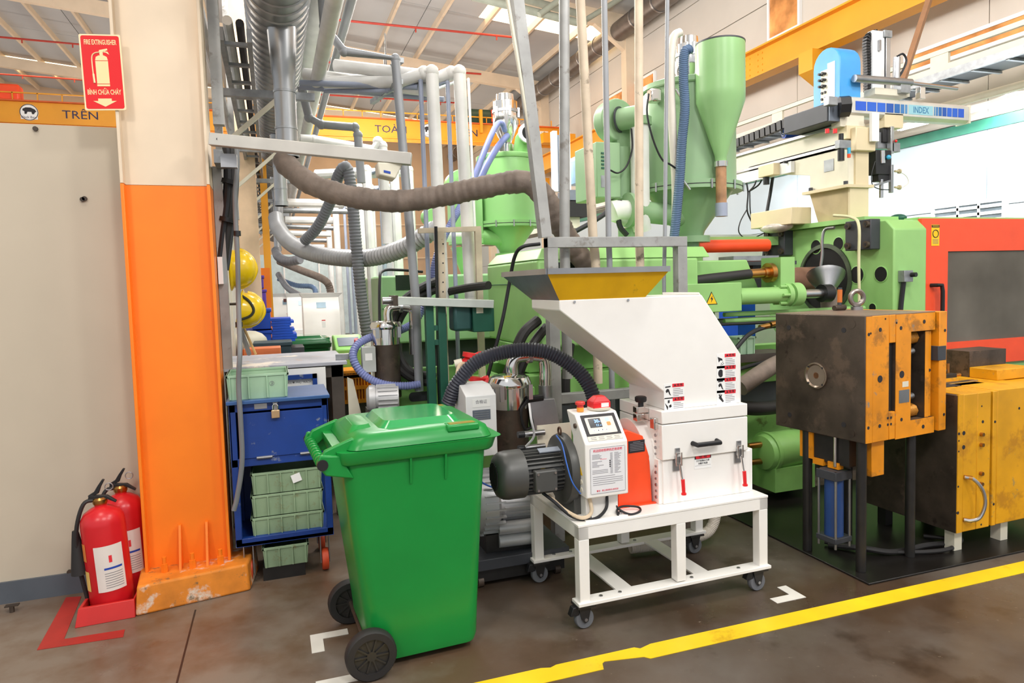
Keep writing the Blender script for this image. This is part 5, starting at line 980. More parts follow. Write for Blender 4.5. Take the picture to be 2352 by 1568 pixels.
def loader(x, y, z, s, parent, label=None):
    l = MB().lathe([(.085*s, 0), (.085*s, .10*s), (.06*s, .12*s), (.065*s, .14*s)], (x, y, z), n=28).build('loader_base', 'chrome', parent)
    MB().lathe([(.065*s, .14*s), (.135*s, .30*s), (.135*s, .44*s)], (x, y, z), n=28).build('loader_cone', 'chrome', l); MB().lathe([(.145*s, .44*s), (.145*s, .47*s)], (x, y, z), n=28).build('loader_band', 'steel_brushed', l)
    MB().lathe([(.135*s, .47*s), (.135*s, .56*s), (.10*s, .575*s), (.095*s, .64*s), (.07*s, .65*s)], (x, y, z), n=28).build('loader_head', 'chrome', l)
    for k in range(3): a = math.radians(210+60*k); pp = Vector((x+.145*s*math.cos(a), y+.145*s*math.sin(a), z+.45*s)); MB().box(pp.x-.012*s, pp.y-.012*s, pp.z-.06*s, pp.x+.012*s, pp.y+.012*s, pp.z+.04*s).build('toggle_clip', 'steel', l)
    return l
loader(3.28, 4.95, 3.04, .80, d1)
# cyclone in front
cyX, cyY = 3.235, 4.47
cy_ = MB().lathe([(.175, 0), (.18, -.005), (.18, -.36)], (cyX, cyY, 3.34), n=32).build('cyclone', mat('cyclone_green', (142, 186, 124), 0.35, var=0.05, scale=3), d1)
MB().lathe([(.18, 0), (.178, -.06), (.045, -.46), (.042, -.50)], (cyX, cyY, 2.98), n=32).build('cyclone_cone', 'cyclone_green', cy_); MB().lathe([(.182, -.004), (.182, .006)], (cyX, cyY, 3.34), n=32).build('cyclone_lid', 'charcoal', cy_)
MB().cyl((cyX, cyY, 2.44), (cyX, cyY, 2.48), .05, n=18).build('hose_clamp', 'chrome', cy_); MB().cyl((cyX, cyY, 2.16), (cyX, cyY, 2.46), .04, n=18).build('dust_tube', mat('dust_amber', (186, 140, 100), 0.35, var=0.2, scale=10), cy_); MB().cyl((cyX, cyY, 2.07), (cyX, cyY, 2.17), .046, n=18).build('dust_plug', 'pvc_grey', cy_)
# heater blower left of the dryer
bw = thing('dryer_blower', 'green heater box with a round blower left of the tall dryer', 'blower', (2.55, 5.0, 2.2)); DG = 'dryer_green'
b0_, b1_ = aty(1365, 455, 4.9), aty(1412, 330, 4.9)
B(b0_.x, 4.85, b0_.z, b1_.x+.02, 5.25, b1_.z).build('heater_box', DG, bw, bevel=.008)
lv = MB(); [lv.box(b0_.x+.04, 4.843, b1_.z-.08-k*.028, b0_.x+.10, 4.852, b1_.z-.092-k*.028) for k in range(5)]; lv.build('louvre', 'dark_green', bw)
plate(.07, .09, (b0_.x+.07, 4.8495, b1_.z-.30), (1, 0, 0), (0, 0, 1), 'galv', bw, 'rating_plate', .002)
MB().cyl((b1_.x+.09, 5.0, b0_.z), (b1_.x+.09, 5.0, b1_.z-.02), .12, n=28).build('heater_drum', DG, bw)
f_ = aty(1422, 275, 4.92); MB().cyl(f_+Vector((-.02, .12, 0)), f_+Vector((.0, -.0, 0)), .165, n=36).build('fan_housing', DG, bw, bevel=.012); MB().cyl(f_+Vector((.0, 0, .0)), f_+Vector((.10, -.14, .0)), .085, n=28).build('fan_motor', DG, bw, bevel=.008); MB().lathe([(.10, 0), (.10, -.012)], f_+Vector((.0, 0, 0)), (-.58, .81, 0), 28).build('fan_ring', 'charcoal', bw)
B(f_.x-.02, 4.92, b1_.z-.02, f_.x+.12, 5.1, f_.z-.10).build('fan_neck', DG, bw)
wpx = aty(1452, 440, 4.95).x
MB().tube(spline([(wpx, 4.82, 2.80), (wpx, 4.82, 2.5), (wpx, 4.82, 2.1), (wpx+.02, 4.84, 2.0)], 6), .072, 18).build('insulated_pipe', 'insul_white', bw); MB().cyl((wpx, 4.82, 2.80), (wpx+.0, 4.82, 2.86), .095, n=20).build('pipe_flange', DG, bw); MB().cyl((wpx-.02, 4.95, 1.84), (wpx-.02, 4.95, 2.02), .10, n=20).build('pipe_stub', DG, bw)
MB().tube(spline([q1, q1+Vector((-.12, 0, -.01)), (wpx+.05, 4.93, 2.08)], 5), .078, 16).build('crossover_pipe', 'insul_white', bw)
MB().tube(spline([aty(u, v, 4.8) for u, v in ((1450, 295), (1452, 340), (1440, 380), (1420, 397), (1400, 390))], 6), .007, 6).build('lead', 'cable_black', bw)
MB().tube(spline([aty(u, v, 4.8) for u, v in ((1424, 460), (1420, 490), (1424, 520), (1440, 540))], 6), .022, 8).build('power_hose', 'cable_black', bw)
# hoses hanging on the dryer
MB().hose([aty(u, v, 4.38) for u, v in ((1585, 112), (1572, 122), (1570, 180), (1573, 250), (1566, 330), (1562, 400), (1556, 470), (1549, 540), (1540, 610), (1525, 690))], .036, .013, .12, 12).build('material_hose', 'hose_blue', label='long blue-grey ribbed hose hanging in front of the tall dryer', cat='hose')
MB().tube(spline([aty(u, v, 4.45) for u, v in ((1563, 74), (1548, 84), (1542, 120), (1541, 200), (1545, 300), (1551, 400), (1552, 480), (1548, 560))], 6), .03, 12).build('vacuum_hose', mat('hose_milk', (216, 210, 198), 0.4, var=0.04), label='milky vacuum hose hanging left of the blue-grey hose', cat='hose')
MB().tube(spline([aty(u, v, 4.42) for u, v in ((1490, 215), (1486, 260), (1500, 320), (1520, 365), (1540, 378), (1560, 392))], 6), .007, 6).build('sensor_lead', 'cable_black', label='thin black lead drooping from the dryer lid', cat='cable')
# ================================================================== take-out robot on the platen
rb = thing('handling_robot', 'beige take-out robot with a blue cap and INDEX arm on the machine', 'robot', (4.75, 4.8, 2.07)); BE = 'beige'
def rbx(name, m, u0, v0, u1, v1, y, d, parent=None, bevel=.003):   # box whose front face (at depth y) spans the given sight lines
    p, q = aty(u0, v1, y), aty(u1, v0, y); return B(p.x, y, p.z, q.x, y+d, q.z).build(name, m, parent or rb, bevel=bevel)
MB().hexa([(4.62, 4.62, 2.07), (4.80, 4.62, 2.07), (4.80, 4.98, 2.07), (4.62, 4.98, 2.07), (4.60, 4.62, 2.33), (4.80, 4.62, 2.33), (4.80, 5.06, 2.33), (4.60, 5.06, 2.33)]).build('pedestal', mat('beige_dark', (196, 176, 138), .5, var=.08), rb, bevel=.004)
B(4.60, 4.60, 2.07, 4.80, 4.62, 2.33).build('pedestal_rib', BE, rb); B(4.55, 4.58, 2.33, 4.84, 5.1, 2.355).build('pedestal_flange', BE, rb)
for y in (4.62, 5.02): MB().cyl((4.575, y, 2.355), (4.575, y, 2.385), .018, n=8).build('flange_bolt', 'charcoal', rb)
B(4.66, 4.60, 2.355, 4.80, 4.66, 2.70).build('pedestal_upper', BE, rb); MB().prism([(4.62, 2.355), (5.06, 2.355), (5.06, 2.50), (5.5, 2.58), (5.9, 2.62), (5.9, 2.72), (4.62, 2.72)], (4.60, 0, 0), (0, 1, 0), (0, 0, 1), (.07, 0, 0)).build('beam_bracket', 'light_beige', rb, bevel=.004)
plate(.11, .10, (4.598, 4.83, 2.55), (0, -1, 0), (0, 0, 1), 'galv', rb, 'rating_plate', .003)
bm = B(4.60, 4.66, 2.66, 4.82, 10.5, 2.88).build('traverse_beam', 'light_beige', rb, bevel=.004)
for z in (2.69, 2.86): B(4.575, 4.7, z-.012, 4.602, 10.5, z+.012).build('guide_rail', 'steel', bm)
B(4.56, 5.25, 2.56, 4.60, 8.5, 2.66).build('cable_duct', 'white_paint', bm)
jb = B(4.49, 5.40, 2.56, 4.57, 5.62, 2.67).build('junction_box', BE, bm, bevel=.006)
for dy in (-.0, .5, .62): MB().cyl((4.53, 5.55+dy, 2.49), (4.53, 5.55+dy, 2.565), .03, n=12).build('cable_gland', 'black_plastic', bm)
# carriage with charcoal hood and blue cap
B(4.42, 4.66, 2.88, 4.64, 5.18, 3.03).build('charcoal_hood', 'charcoal', rb, bevel=.006); B(4.43, 4.645, 2.88, 4.64, 4.662, 3.03).build('hood_end', 'steel_blue', rb)
def capprof(w, h, k=10): return [(0, 0)]+[(0, h-w/2)] + [(w/2-w/2*math.cos(math.pi*i/k), h-w/2+w/2*math.sin(math.pi*i/k)) for i in range(1, k)] + [(w, h-w/2), (w, 0)]
c0, c1 = atx(1930, 160, 4.56), atx(1868, 160, 4.56); cw = c1.y-c0.y; ztop = atx(1903, 109, 4.56).z
bc_ = MB().prism(capprof(cw, ztop-3.03), (4.56, c0.y, 3.03), (0, 1, 0), (0, 0, 1), (.22, 0, 0)).build('blue_cap', 'blue_cap', rb, bevel=.006)
vp = plate(cw*.24, .27, (4.559, c0.y+cw*.58, 3.22), (0, -1, 0), (0, 0, 1), 'light_beige', bc_, 'valve_plate', .004)
plate(cw*.27, .30, (4.559, c0.y+cw*.32, 3.25), (0, -1, 0), (0, 0, 1), 'paper', bc_, 'paper_label', .003)
for k in range(5):
    for dy in (-.018, .018): MB().cyl((4.556, c0.y+cw*.58+dy, 3.115+k*.052), (4.515 if k in (2, 3, 4) else 4.545, c0.y+cw*.58+dy, 3.115+k*.052), .011, n=10).build('push_fitting', 'black_plastic', vp)
# kick arm with printed blue squares
AY = 4.62; ax0, ax1 = aty(1942, 230, AY).x, aty(2226, 250, AY).x; az = aty(1960, 240, AY).z-.005
arm = MB().prism([(0, -.06), (.03, -.085), (.10, -.085), (.13, -.05), (.13, .05), (.11, .075), (.02, .075), (0, .055)], (ax0, AY, az), (0, 1, 0), (0, 0, 1), (ax1-ax0, 0, 0)).build('kick_arm', mat('alu', (214, 212, 204), 0.35, 0.3), rb, bevel=.004)
xx = ax0+.10; ww_ = [.125, .11, .10, .09, .07, .05, .035]
for k, w in enumerate(ww_): plate(w-.012, .075, (xx+w/2, AY-.0005, az-.002), (1, 0, 0), (0, 0, 1), mat('sq%d' % k, [(40, 90, 200), (40, 96, 200), (44, 100, 204), (34, 84, 170), (40, 100, 170), (60, 120, 180), (80, 140, 190)][k], .4, var=0), arm, 'blue_square', .002); xx += w
plate(.28, .08, (xx+.15, AY-.0005, az-.002), (1, 0, 0), (0, 0, 1), mat('sq_teal', (150, 200, 212), .4, var=0), arm, 'teal_field', .0015); lettering('INDEX', .075, (xx+.15, AY-.0025, az-.004), (1, 0, 0), (0, 0, 1), mat('index_blue', (70, 130, 170), .4, var=0), arm, sx=.8, bold=.001)
xx += .30; rem = (ax1-.06-xx)/sum(ww_)
for k, w in enumerate(reversed(ww_)):
    w *= rem; plate(w-.01, .075, (xx+w/2, AY-.0005, az-.002), (1, 0, 0), (0, 0, 1), 'sq%d' % (6-k), arm, 'blue_square', .002); xx += w
B(ax1, AY-.002, az-.085, ax1+.02, AY+.13, az+.075).build('arm_end_cap', 'light_beige', arm); MB().cyl((ax0-.06, AY+.01, az-.02), (ax0+.01, AY-.03, az-.02), .085, n=8).build('arm_end_hub', 'black_plastic', arm); rbx('stop_box', 'galv', 1904, 222, 1925, 240, AY-.05, .06)
# vertical arm tower, drag chain, cylinders
tw = rbx('tower', 'white_paint', 2004, 72, 2032, 212, 4.86, .06); rbx('tower_rail', 'steel', 2035, 82, 2046, 212, 4.85, .05); rbx('tower_head', 'galv', 2032, 70, 2050, 84, 4.84, .08)
p = aty(2018, 105, 4.858); plate(.022, .09, p, (1, 0, 0), (0, 0, 1), 'steel_brushed', tw, 'tower_handle', .02)
def chain(path, w, t, parent, n, m='black_plastic'):
    P = resample(spline(path, 12), sum((Vector(b)-Vector(a)).length for a, b in zip(path, path[1:]))/n)
    for a, b in zip(P, P[1:]): d = (b-a)*.38; MB().beam((a+b)/2-d, (a+b)/2+d, w, t, up=(1, 0, .01)).build('chain_link', m, parent)
ch1 = thing('drag_chain', 'black drag chain looping up beside the white robot tower', 'drag chain', aty(1993, 212, 4.88)); chain([aty(u, v, 4.9) for u, v in ((1993, 212), (1992, 150), (1990, 105), (1993, 86), (2003, 77), (2012, 76))], .05, .05, ch1, 24)
ch2 = thing('drag_chain', 'long black drag chain sagging along the traverse beam', 'drag chain', (4.5, 7, 2.9)); chain([(4.5, 5.2, 3.0), (4.5, 5.7, 2.97), (4.5, 6.6, 2.94), (4.5, 7.6, 2.95), (4.5, 9, 2.97)], .08, .05, ch2, 50)
MB().cyl(aty(1962, 180, 4.62), aty(2092, 190, 4.62), .032, n=18).build('arm_cylinder', 'steel_brushed', rb); MB().cyl(aty(2092, 191, 4.62), aty(2198, 204, 4.62), .016, n=12).build('cylinder_rod', 'steel', rb); MB().cyl(aty(2058, 205, 4.72), aty(2060, 132, 4.72), .03, n=18).build('air_tank', 'steel', rb)
rbx('carriage_plate', 'light_beige', 2010, 207, 2090, 216, 4.64, .12); rbx('rod_block', 'galv', 2070, 186, 2092, 212, 4.6, .08); MB().tube(spline([aty(u, v, 4.7) for u, v in ((2060, 130), (2074, 124), (2082, 140), (2072, 165), (2062, 180))], 6), .009, 6).build('air_line', 'cable_black', rb)
rbx('end_stop', 'chrome', 2114, 200, 2126, 226, 4.6, .05)
# lower carriage blocks and gripper
rbx('carriage_block', 'light_beige', 1930, 250, 1985, 290, 4.64, .1); rbx('saddle', BE, 1945, 290, 1990, 318, 4.62, .1); rbx('slide_block', BE, 1966, 293, 2012, 345, 4.56, .06, bevel=.008); rbx('guide_strip', 'white_paint', 2003, 258, 2020, 324, 4.52, .03); rbx('gripper_mount', BE, 2032, 262, 2075, 292, 4.62, .1)
gp = rbx('gripper_body', 'black_plastic', 2012, 345, 2048, 400, 4.6, .09, bevel=.004)
MB().cyl(aty(2026, 346, 4.595), aty(2027, 375, 4.595), .022, n=14).build('gripper_cylinder', 'chrome', gp); rbx('gripper_rail', 'steel', 2046, 290, 2054, 352, 4.6, .04, gp); rbx('gripper_motor', 'black_plastic', 2028, 290, 2044, 326, 4.64, .05, gp); rbx('gripper_plate', 'galv', 2016, 305, 2046, 340, 4.66, .03, gp); rbx('gripper_valve', 'galv', 2050, 328, 2068, 348, 4.6, .05, gp)
rbx('gripper_jaw', 'black_plastic', 2018, 398, 2048, 416, 4.61, .07, gp); MB().cyl(aty(2024, 412, 4.62), aty(2024, 454, 4.62), .017, n=12).build('gripper_rod', 'steel', gp)
MB().beam(aty(2003, 427, 4.6), aty(2048, 414, 4.6), .016, .016).build('cross_bar', 'steel_brushed', gp); rbx('upright_bar', 'steel_brushed', 2047, 378, 2053, 442, 4.58, .03, gp)
for v in (393, 430): p = aty(2055, v, 4.59); MB().cyl(p, p+Vector((.05, 0, .0)), .009, n=10).cyl(p+Vector((.045, 0, 0)), p+Vector((.06, 0, 0)), .02, n=12).build('suction_cup', mat('cup_tan', (200, 186, 150), .5), gp)
MB().tube(spline([aty(u, v, 4.6) for u, v in ((2010, 370), (2002, 400), (2004, 424), (2020, 434), (2050, 436))], 6), .004, 6).build('air_line', 'cable_black', gp); MB().tube(spline([aty(u, v, 4.59) for u, v in ((2068, 395), (2082, 405), (2086, 420), (2074, 430))], 6), .003, 6).build('air_line', 'light_beige', gp)
MB().sphere(aty(2041, 361, 4.58), .02, 10, 8).build('fitting_cap', mat('cap_cyan', (60, 170, 210), .4), gp); MB().sphere(aty(2058, 324, 4.59), .012, 8, 6).build('indicator', 'red_bright', gp)
for u in (1900, 1918): p = aty(u, 306, 4.62); MB().cyl(p, p+Vector((0, 0, .035)), .017, n=12).build('red_valve', 'red_bright', rb)
rg = rbx('air_regulator', 'galv', 1928, 322, 1955, 340, 4.56, .05); p = aty(1936, 340, 4.56); MB().cyl(p+Vector((0, .02, -.10)), p+Vector((0, .02, 0)), .026, n=14).build('filter_bowl', 'black_plastic', rg); MB().cyl(p+Vector((0, .02, .065)), p+Vector((0, .02, .12)), .02, n=14).build('regulator_knob', 'black_plastic', rg); p = aty(1950, 345, 4.54); MB().cyl(p+Vector((0, 0, -.03)), p+Vector((0, 0, .02)), .014, n=12).build('shutoff_valve', 'cap_cyan', rg); MB().cyl(p+Vector((0, 0, -.06)), p+Vector((0, 0, -.03)), .014, n=12).build('orange_coupler', 'orange_red', rg)
# blue motor under the hood
mb_ = aty(1800, 301, 5.35); bmr = MB().cyl(mb_, mb_+Vector((.12, -.04, .01)), .068, n=24).build('traverse_motor', mat('motor_blue', (34, 84, 190), .35), rb); MB().cyl(mb_+Vector((.12, -.04, .01)), mb_+Vector((.30, -.1, .03)), .06, n=20).build('motor_body', 'black_plastic', bmr)
for rr2 in (.045, .025): MB().ring(mb_+Vector((-.003, 0, 0)), (1, -.3, .1), rr2, .005, 20, 6).build('motor_grille', 'galv', bmr)
# cables from junction boxes to the beige control box on the far nut
B(4.40, 5.06, 2.07, 4.62, 5.62, 2.22).build('robot_controller', BE, rb, bevel=.006)
cbl = thing('robot_cables', 'loose black robot cables hanging from the traverse beam', 'cable', (4.5, 6.0, 2.1))
for pts, r in (((( 1777, 392), (1770, 440), (1760, 500), (1757, 560), (1752, 610)), .016), (((1738, 408), (1733, 425), (1720, 440)), .008), (((1752, 408), (1742, 425), (1720, 440)), .008), (((1715, 420), (1718, 445), (1716, 480), (1722, 500), (1735, 520), (1760, 528)), .008), (((1716, 480), (1700, 510), (1698, 535), (1720, 550), (1745, 540), (1765, 530)), .006), (((1722, 440), (1724, 490), (1735, 515), (1765, 522)), .006)):
    MB().tube(spline([aty(u, v, 5.75) for u, v in pts], 6), r, 8).build('cable', 'cable_black', cbl)
MB().tube(spline([aty(u, v, 5.3) for u, v in ((1800, 372), (1840, 372), (1880, 350), (1920, 335))], 6), .012, 8).build('robot_lead', 'cable_black', label='black lead curving from the junction box to the robot pedestal', cat='cable')
# ================================================================== pipe stand and risers behind the granulator
PY_ = 3.92
ps = thing('pipe_stand', 'grey square-tube pipe stand framing the risers behind the granulator', 'frame', (2.05, PY_, 0))
xa, xb_ = aty(1266, 600, PY_).x, aty(1562, 600, PY_).x; ztb = aty(1266, 558, PY_).z
for x in (xa, xb_): B(x-.034, PY_-.034, 0, x+.034, PY_+.034, ztb+.03).build('upright', 'grey_tube', ps, bevel=.003)
B(xa-.034, PY_-.036, ztb-.03, xb_+.034, PY_+.032, ztb+.034).build('top_bar', 'grey_tube', ps, bevel=.003); B(xa+.034, PY_-.03, .86, xb_-.03, PY_+.03, .92).build('lower_bar', 'grey_tube', ps, bevel=.003)
B(xa+.034, PY_-.03, .20, xb_-.03, PY_+.03, .26).build('lower_bar', 'grey_tube', ps, bevel=.003)
def riser(pix, y, r, m, label, name='riser_pipe', sq=False, down=None, group='riser pipes', n=14):
    P = [aty(u, v, y) for u, v in pix]
    d = (P[0]-P[1]).normalized(); P = [P[0]+d*((4.6-P[0].z)/d.z if d.z > .01 else 0)]+P
    if down is not None: P.append(Vector((P[-1].x, P[-1].y, down)))
    mb = MB()
    if sq: [mb.beam(a, b, r*2, r*2, up=(0, 1, 0)) for a, b in zip(P, P[1:])]
    else: mb.tube(P, r, n)
    return mb.build(name, m, label=label, cat='pipe', group=group)
riser([(1187, 0), (1252, 545)], 3.80, .032, 'grey_tube', 'leaning grey square tube left of the pipe stand', sq=True, name='leaning_tube', down=None)
riser([(1166, 0), (1236, 420)], 3.78, .011, 'light_beige', 'thin cream rod leaning beside the grey square tube', name='leaning_rod')
riser([(1296, 0), (1297, 545), (1298, 620)], 4.0, .033, 'grey_tube', 'thick grey riser, first from the left in the pipe stand', down=1.0)
riser([(1333, 0), (1362, 545), (1368, 600)], 4.02, .030, 'insul_old', 'cream wrapped riser, second from the left in the pipe stand', down=.95)
riser([(1388, 0), (1398, 545), (1400, 600)], 4.0, .019, 'pvc_dark', 'slim grey riser in the middle of the pipe stand', down=.3)
riser([(1467, 0), (1468, 545), (1470, 600)], 4.02, .028, 'insul_old', 'stained cream wrapped riser right of the middle in the pipe stand', down=.3)
riser([(1533, 0), (1527, 545), (1525, 640)], 4.0, .013, 'pvc_dark', 'thinnest grey riser, last on the right in the pipe stand', down=1.2)
# brown cloth hose sagging from the duct branch to the machine
bh = [(650, 362, 4.95), (665, 385, 4.9), (720, 425, 4.8), (800, 450, 4.7), (900, 462, 4.6), (1000, 452, 4.5), (1100, 432, 4.35), (1180, 418, 4.25), (1222, 424, 4.22), (1262, 470, 4.2), (1300, 540, 4.2), (1340, 600, 4.2), (1365, 640, 4.2)]
P_ = resample(spline([aty(*p) for p in bh], 14), .012); random.seed(4)
rr_ = [.072*(1+.025*math.sin(i*1.35)+.03*math.sin(i*.37)+random.uniform(-.03, .03)) for i in range(len(P_))]
MB().tube(P_, rr_, 20).build('cloth_hose', 'hose_cloth', smooth=80, label='fat brown cloth-wrapped hose sagging across the middle of the scene', cat='hose')
MB().tube([aty(1218, 415, 4.05), aty(1232, 398, 3.84), aty(1248, 396, 3.84)], .004, 6).build('tie_cord', 'light_beige', label='pale cord tying the brown hose to the leaning tube', cat='cord')
gh = [(634, 500, 8.2), (640, 525, 8.0), (670, 560, 7.6), (720, 582, 7.2), (790, 592, 6.8), (860, 590, 6.5), (930, 568, 6.2), (985, 535, 6.0), (1005, 525, 6.0)]
MB().hose([aty(*p) for p in gh], .085, .04, .14, 16).build('ribbed_hose', mat('hose_silver', (172, 172, 174), .4, .2, var=.06), label='silver-grey ribbed hose sagging below the brown hose', cat='hose')
hh = [(700, 553, 7.2), (730, 520, 7.0), (760, 460, 6.8), (775, 410, 6.6), (790, 384, 6.5), (800, 395, 6.5), (808, 450, 6.5), (818, 560, 6.5), (830, 680, 6.5), (845, 780, 6.5)]
MB().hose([aty(*p) for p in hh], .055, .03, .12, 14).build('ribbed_hose', 'hose_grey', label='dark grey ribbed hose hung over a hook in an inverted V', cat='hose')
MB().tube([aty(790, 382, 6.5), aty(795, 360, 6.5), aty(800, 384, 6.5)], .008, 6).build('hose_hook', 'cable_black', label='black strap holding up the inverted-V hose', cat='strap')
# left group of risers over the conveyor
lr = [([(908, 135), (955, 690)], 4.95, .032, 'pvc_dark', 'grey square-looking riser coming down from the elbow pipe', .85, 'down_pipe'),
      ([(966, 185), (986, 690)], 5.05, .017, 'pvc_grey', 'blue-grey riser just left of the left white insulated pipe', 1.3, None),
      ([(992, 165), (1018, 690)], 5.0, .046, 'insul_white', 'left one of the two fat white insulated risers', 1.5, None),
      ([(1028, 190), (1048, 690)], 5.05, .016, 'pvc_grey', 'blue-grey riser between the two white insulated risers', .9, None),
      ([(1055, 165), (1082, 690)], 5.0, .046, 'insul_white', 'right one of the two fat white insulated risers', 1.5, None),
      ([(1076, 182), (1098, 690)], 5.1, .010, 'white_paint', 'thin white riser right of the insulated pair', 1.5, None)]
for pix, y, r, m, lab, dn, nm in lr:
    P = [aty(u, v, y) for u, v in pix]; P.append(Vector((P[-1].x, y, dn)))
    # elbow back towards the overhead mains at left
    tgt = {'down_pipe': [(745, 62, 5.0), (790, 118, 5.0)]}.get(nm)
    if tgt: P = [aty(738, -40, 4.9), aty(745, 62, 4.95), aty(790, 118, 4.95)]+P
    else: P = [Vector((.45, y+.5, P[0].z+.02)), P[0]+Vector((-.22, .14, -.05)), P[0]+Vector((-.05, .04, -.0))]+P
    mb = MB().tube(P, r, 14)
    for q in P[1:-1]: mb.sphere(q, r*1.12, 12, 8)
    mb.build('riser_pipe', m, label=lab, cat='pipe', group='riser pipes')
# ---- overhead: spiral duct with drops
dX, dZ, dR = .12, 3.52, .20
du = thing('spiral_duct', 'big spiral-seam steel exhaust duct running overhead into the depth', 'duct', (dX, 10, 3.2))
mat('duct_steel', (168, 170, 172), .38, .75, var=.08, scale=3)
pr_ = [(dR*(1.0, 1.0, 1.045, 1.045)[k % 4], .14*(k//4)+(0, .115, .12, .135)[k % 4]) for k in range(0, 640)]
MB().lathe(pr_, (dX, 3.0, dZ), (0, 1, 0), 32, cap=False).build('duct_pipe', 'duct_steel', du)
for y in (3.9, 6.6, 10.2, 14): MB().lathe([(dR*1.06, 0), (dR*1.06, .06)], (dX, y, dZ), (0, 1, 0), 32).build('duct_coupling', 'galv', du)
for y, zb in ((4.95, 2.50), (8.2, 2.55), (11.2, 2.5), (14.5, 2.4)):
    x = dX+.02; b_ = MB().lathe([(.10, .95), (.092, .80), (.078, .55), (.07, .50), (.07, 0)], (x, y, zb), n=24).build('branch', 'duct_steel', du); MB().lathe([(.075, .0), (.075, .05)], (x, y, zb), n=24).build('branch_collar', 'galv', b_)
    for z in (.18, .42): MB().lathe([(.074, z), (.074, z+.015)], (x, y, zb), n=24).build('branch_seam', 'galv', b_)
# insulated mains right of the duct
for i, (x, z, r, m, lab) in enumerate(((.42, 3.72, .13, 'insul_white', 'thick white lagged main running beside the spiral duct'), (.62, 3.62, .035, 'pvc_dark', 'slim grey main beyond the white lagged main'), (.40, 3.2, .05, 'insul_white', 'lower white lagged main under the thick one'))):
    p = MB().tube([(x, 3.2, z), (x, 22, z)], r, 18).build('main_pipe', m, label=lab, cat='pipe', group='overhead mains')
# cross pipes from the mains to the risers
for (a, b, y0, y1, r, m, lab) in (((770, 150), (985, 175), 5.4, 5.05, .046, 'insul_white', 'upper white lagged cross pipe leading to the insulated risers'), ((700, 170), (985, 208), 5.6, 5.1, .046, 'insul_white', 'lower white lagged cross pipe leading to the insulated risers'), ((690, 190), (960, 200), 5.5, 5.1, .022, 'pvc_grey', 'grey cross pipe between the two white lagged cross pipes'), ((690, 200), (1020, 228), 5.7, 5.1, .020, 'pvc_grey', 'lowest grey cross pipe leading to the risers')):
    xp = MB().tube([aty(*a, y0), aty(*b, y1)], r, 12).build('cross_pipe', m, label=lab, cat='pipe', group='cross pipes')
for (u, v) in ((888, 165), (886, 212)): p = aty(u, v, 5.3); MB().beam(p+Vector((.06, -.3, 0)), p+Vector((-.06, .3, 0)), .035, .035).build('hanger_rail', 'galv', xp); MB().cyl(p, p+Vector((0, 0, .28)), .007, n=6).build('hanger_rod', 'steel', xp)
# second lower drop with elbows
dp = [aty(u, v, 5.8) for u, v in ((692, 200), (710, 270), (738, 286), (815, 292), (822, 310), (830, 420))]
mb = MB().tube(dp, .034, 12); [mb.sphere(q, .039, 12, 8) for q in dp[1:-1]]; mb.build('drop_pipe', 'pvc_dark', label='grey drop pipe with two elbows left of the crane lettering', cat='pipe')
wp = [aty(u, v, 6.4) for u, v in ((690, 320), (720, 322), (855, 345), (868, 325), (878, 335), (890, 560))]
mb = MB().tube(wp, .045, 12); [mb.sphere(q, .048, 12, 8) for q in wp[1:-1]]; mb.build('drop_pipe', 'insul_white', label='white lagged pipe humping down behind the sensor box', cat='pipe')
# cable ladder left of the duct
cl = thing('cable_ladder', 'steel cable ladder with brackets running overhead left of the duct', 'cable tray', (-.12, 10, 3.1))
for x in (-.22, -.06): B(x-.015, 4.6, 3.12, x+.015, 20, 3.2).build('side_rail', 'galv', cl)
for k in range(36): B(-.22, 4.7+k*.42, 3.13, -.06, 4.74+k*.42, 3.15).build('rung', 'galv', cl)
for k in range(7):
    y = 5.2+k*2.0; B(-.30, y, 2.95, .35, y+.05, 3.0).build('bracket_arm', 'galv', cl); B(-.32, y-.02, 2.3, -.27, y+.05, 4.4).build('bracket_post', 'grey_tube', cl); MB().beam((-.29, y+.02, 2.6), (.1, y+.02, 2.95), .03, .03).build('bracket_brace', 'light_beige', cl)
for k, (x, z, r, m) in enumerate(((-.18, 3.24, .03, 'insul_white'), (-.11, 3.23, .025, 'cable_black'), (-.34, 3.3, .035, 'insul_white'))): MB().tube([(x, 4.6, z), (x, 20, z)], r, 10).build('tray_cable', m, cl)
B(-.33, 8.62, 0.0, -.12, 8.77, 8.9).build('far_column', mat('cream_warm', (238, 206, 170), .5), label='cream building column behind the hard hats', cat='column'); B(-.135, 9.3, 0, -.02, 9.4, 1.9).build('far_post', 'orange_paint', label='orange post behind the lower hard hat', cat='post'); B(-.09, 10.0, 0, -.0, 10.1, 8.9).build('ladder_post', 'crane_yellow', label='yellow steel post beside the cream column', cat='post')
# repeated vertical pipes further down the aisle
random.seed(11); k = 0
for y, us in ((7.4, (842, 872, 905, 938)), (9.4, (800, 826, 850, 876, 900)), (11.5, (770, 790, 812, 834, 858)), (14, (752, 770, 790, 806, 824))):
    for u in us:
        v0 = 390 if y < 8 else 430 if y < 10 else 470; p = aty(u, v0, y); ins = k % 3 != 1; r = .05 if ins else .022; p2 = aty(u+6, 690, y)
        mb = MB().tube([p+Vector((-.5, .25, -.02)), p+Vector((-.06, .03, -.02)), p, Vector((p.x+.03, y, 0.01))], r, 10); mb.sphere(p, r*1.1, 10, 6)
        mb.build('riser_pipe', 'insul_white' if ins else 'pvc_grey', label='%s riser pipe, number %s from the left in the %s row down the aisle' % ('white lagged' if ins else 'grey', 'one two three four five'.split()[us.index(u)], {7.4: 'first', 9.4: 'second', 11.5: 'third', 14: 'last'}[y]), cat='pipe', group='aisle riser pipes'); k += 1
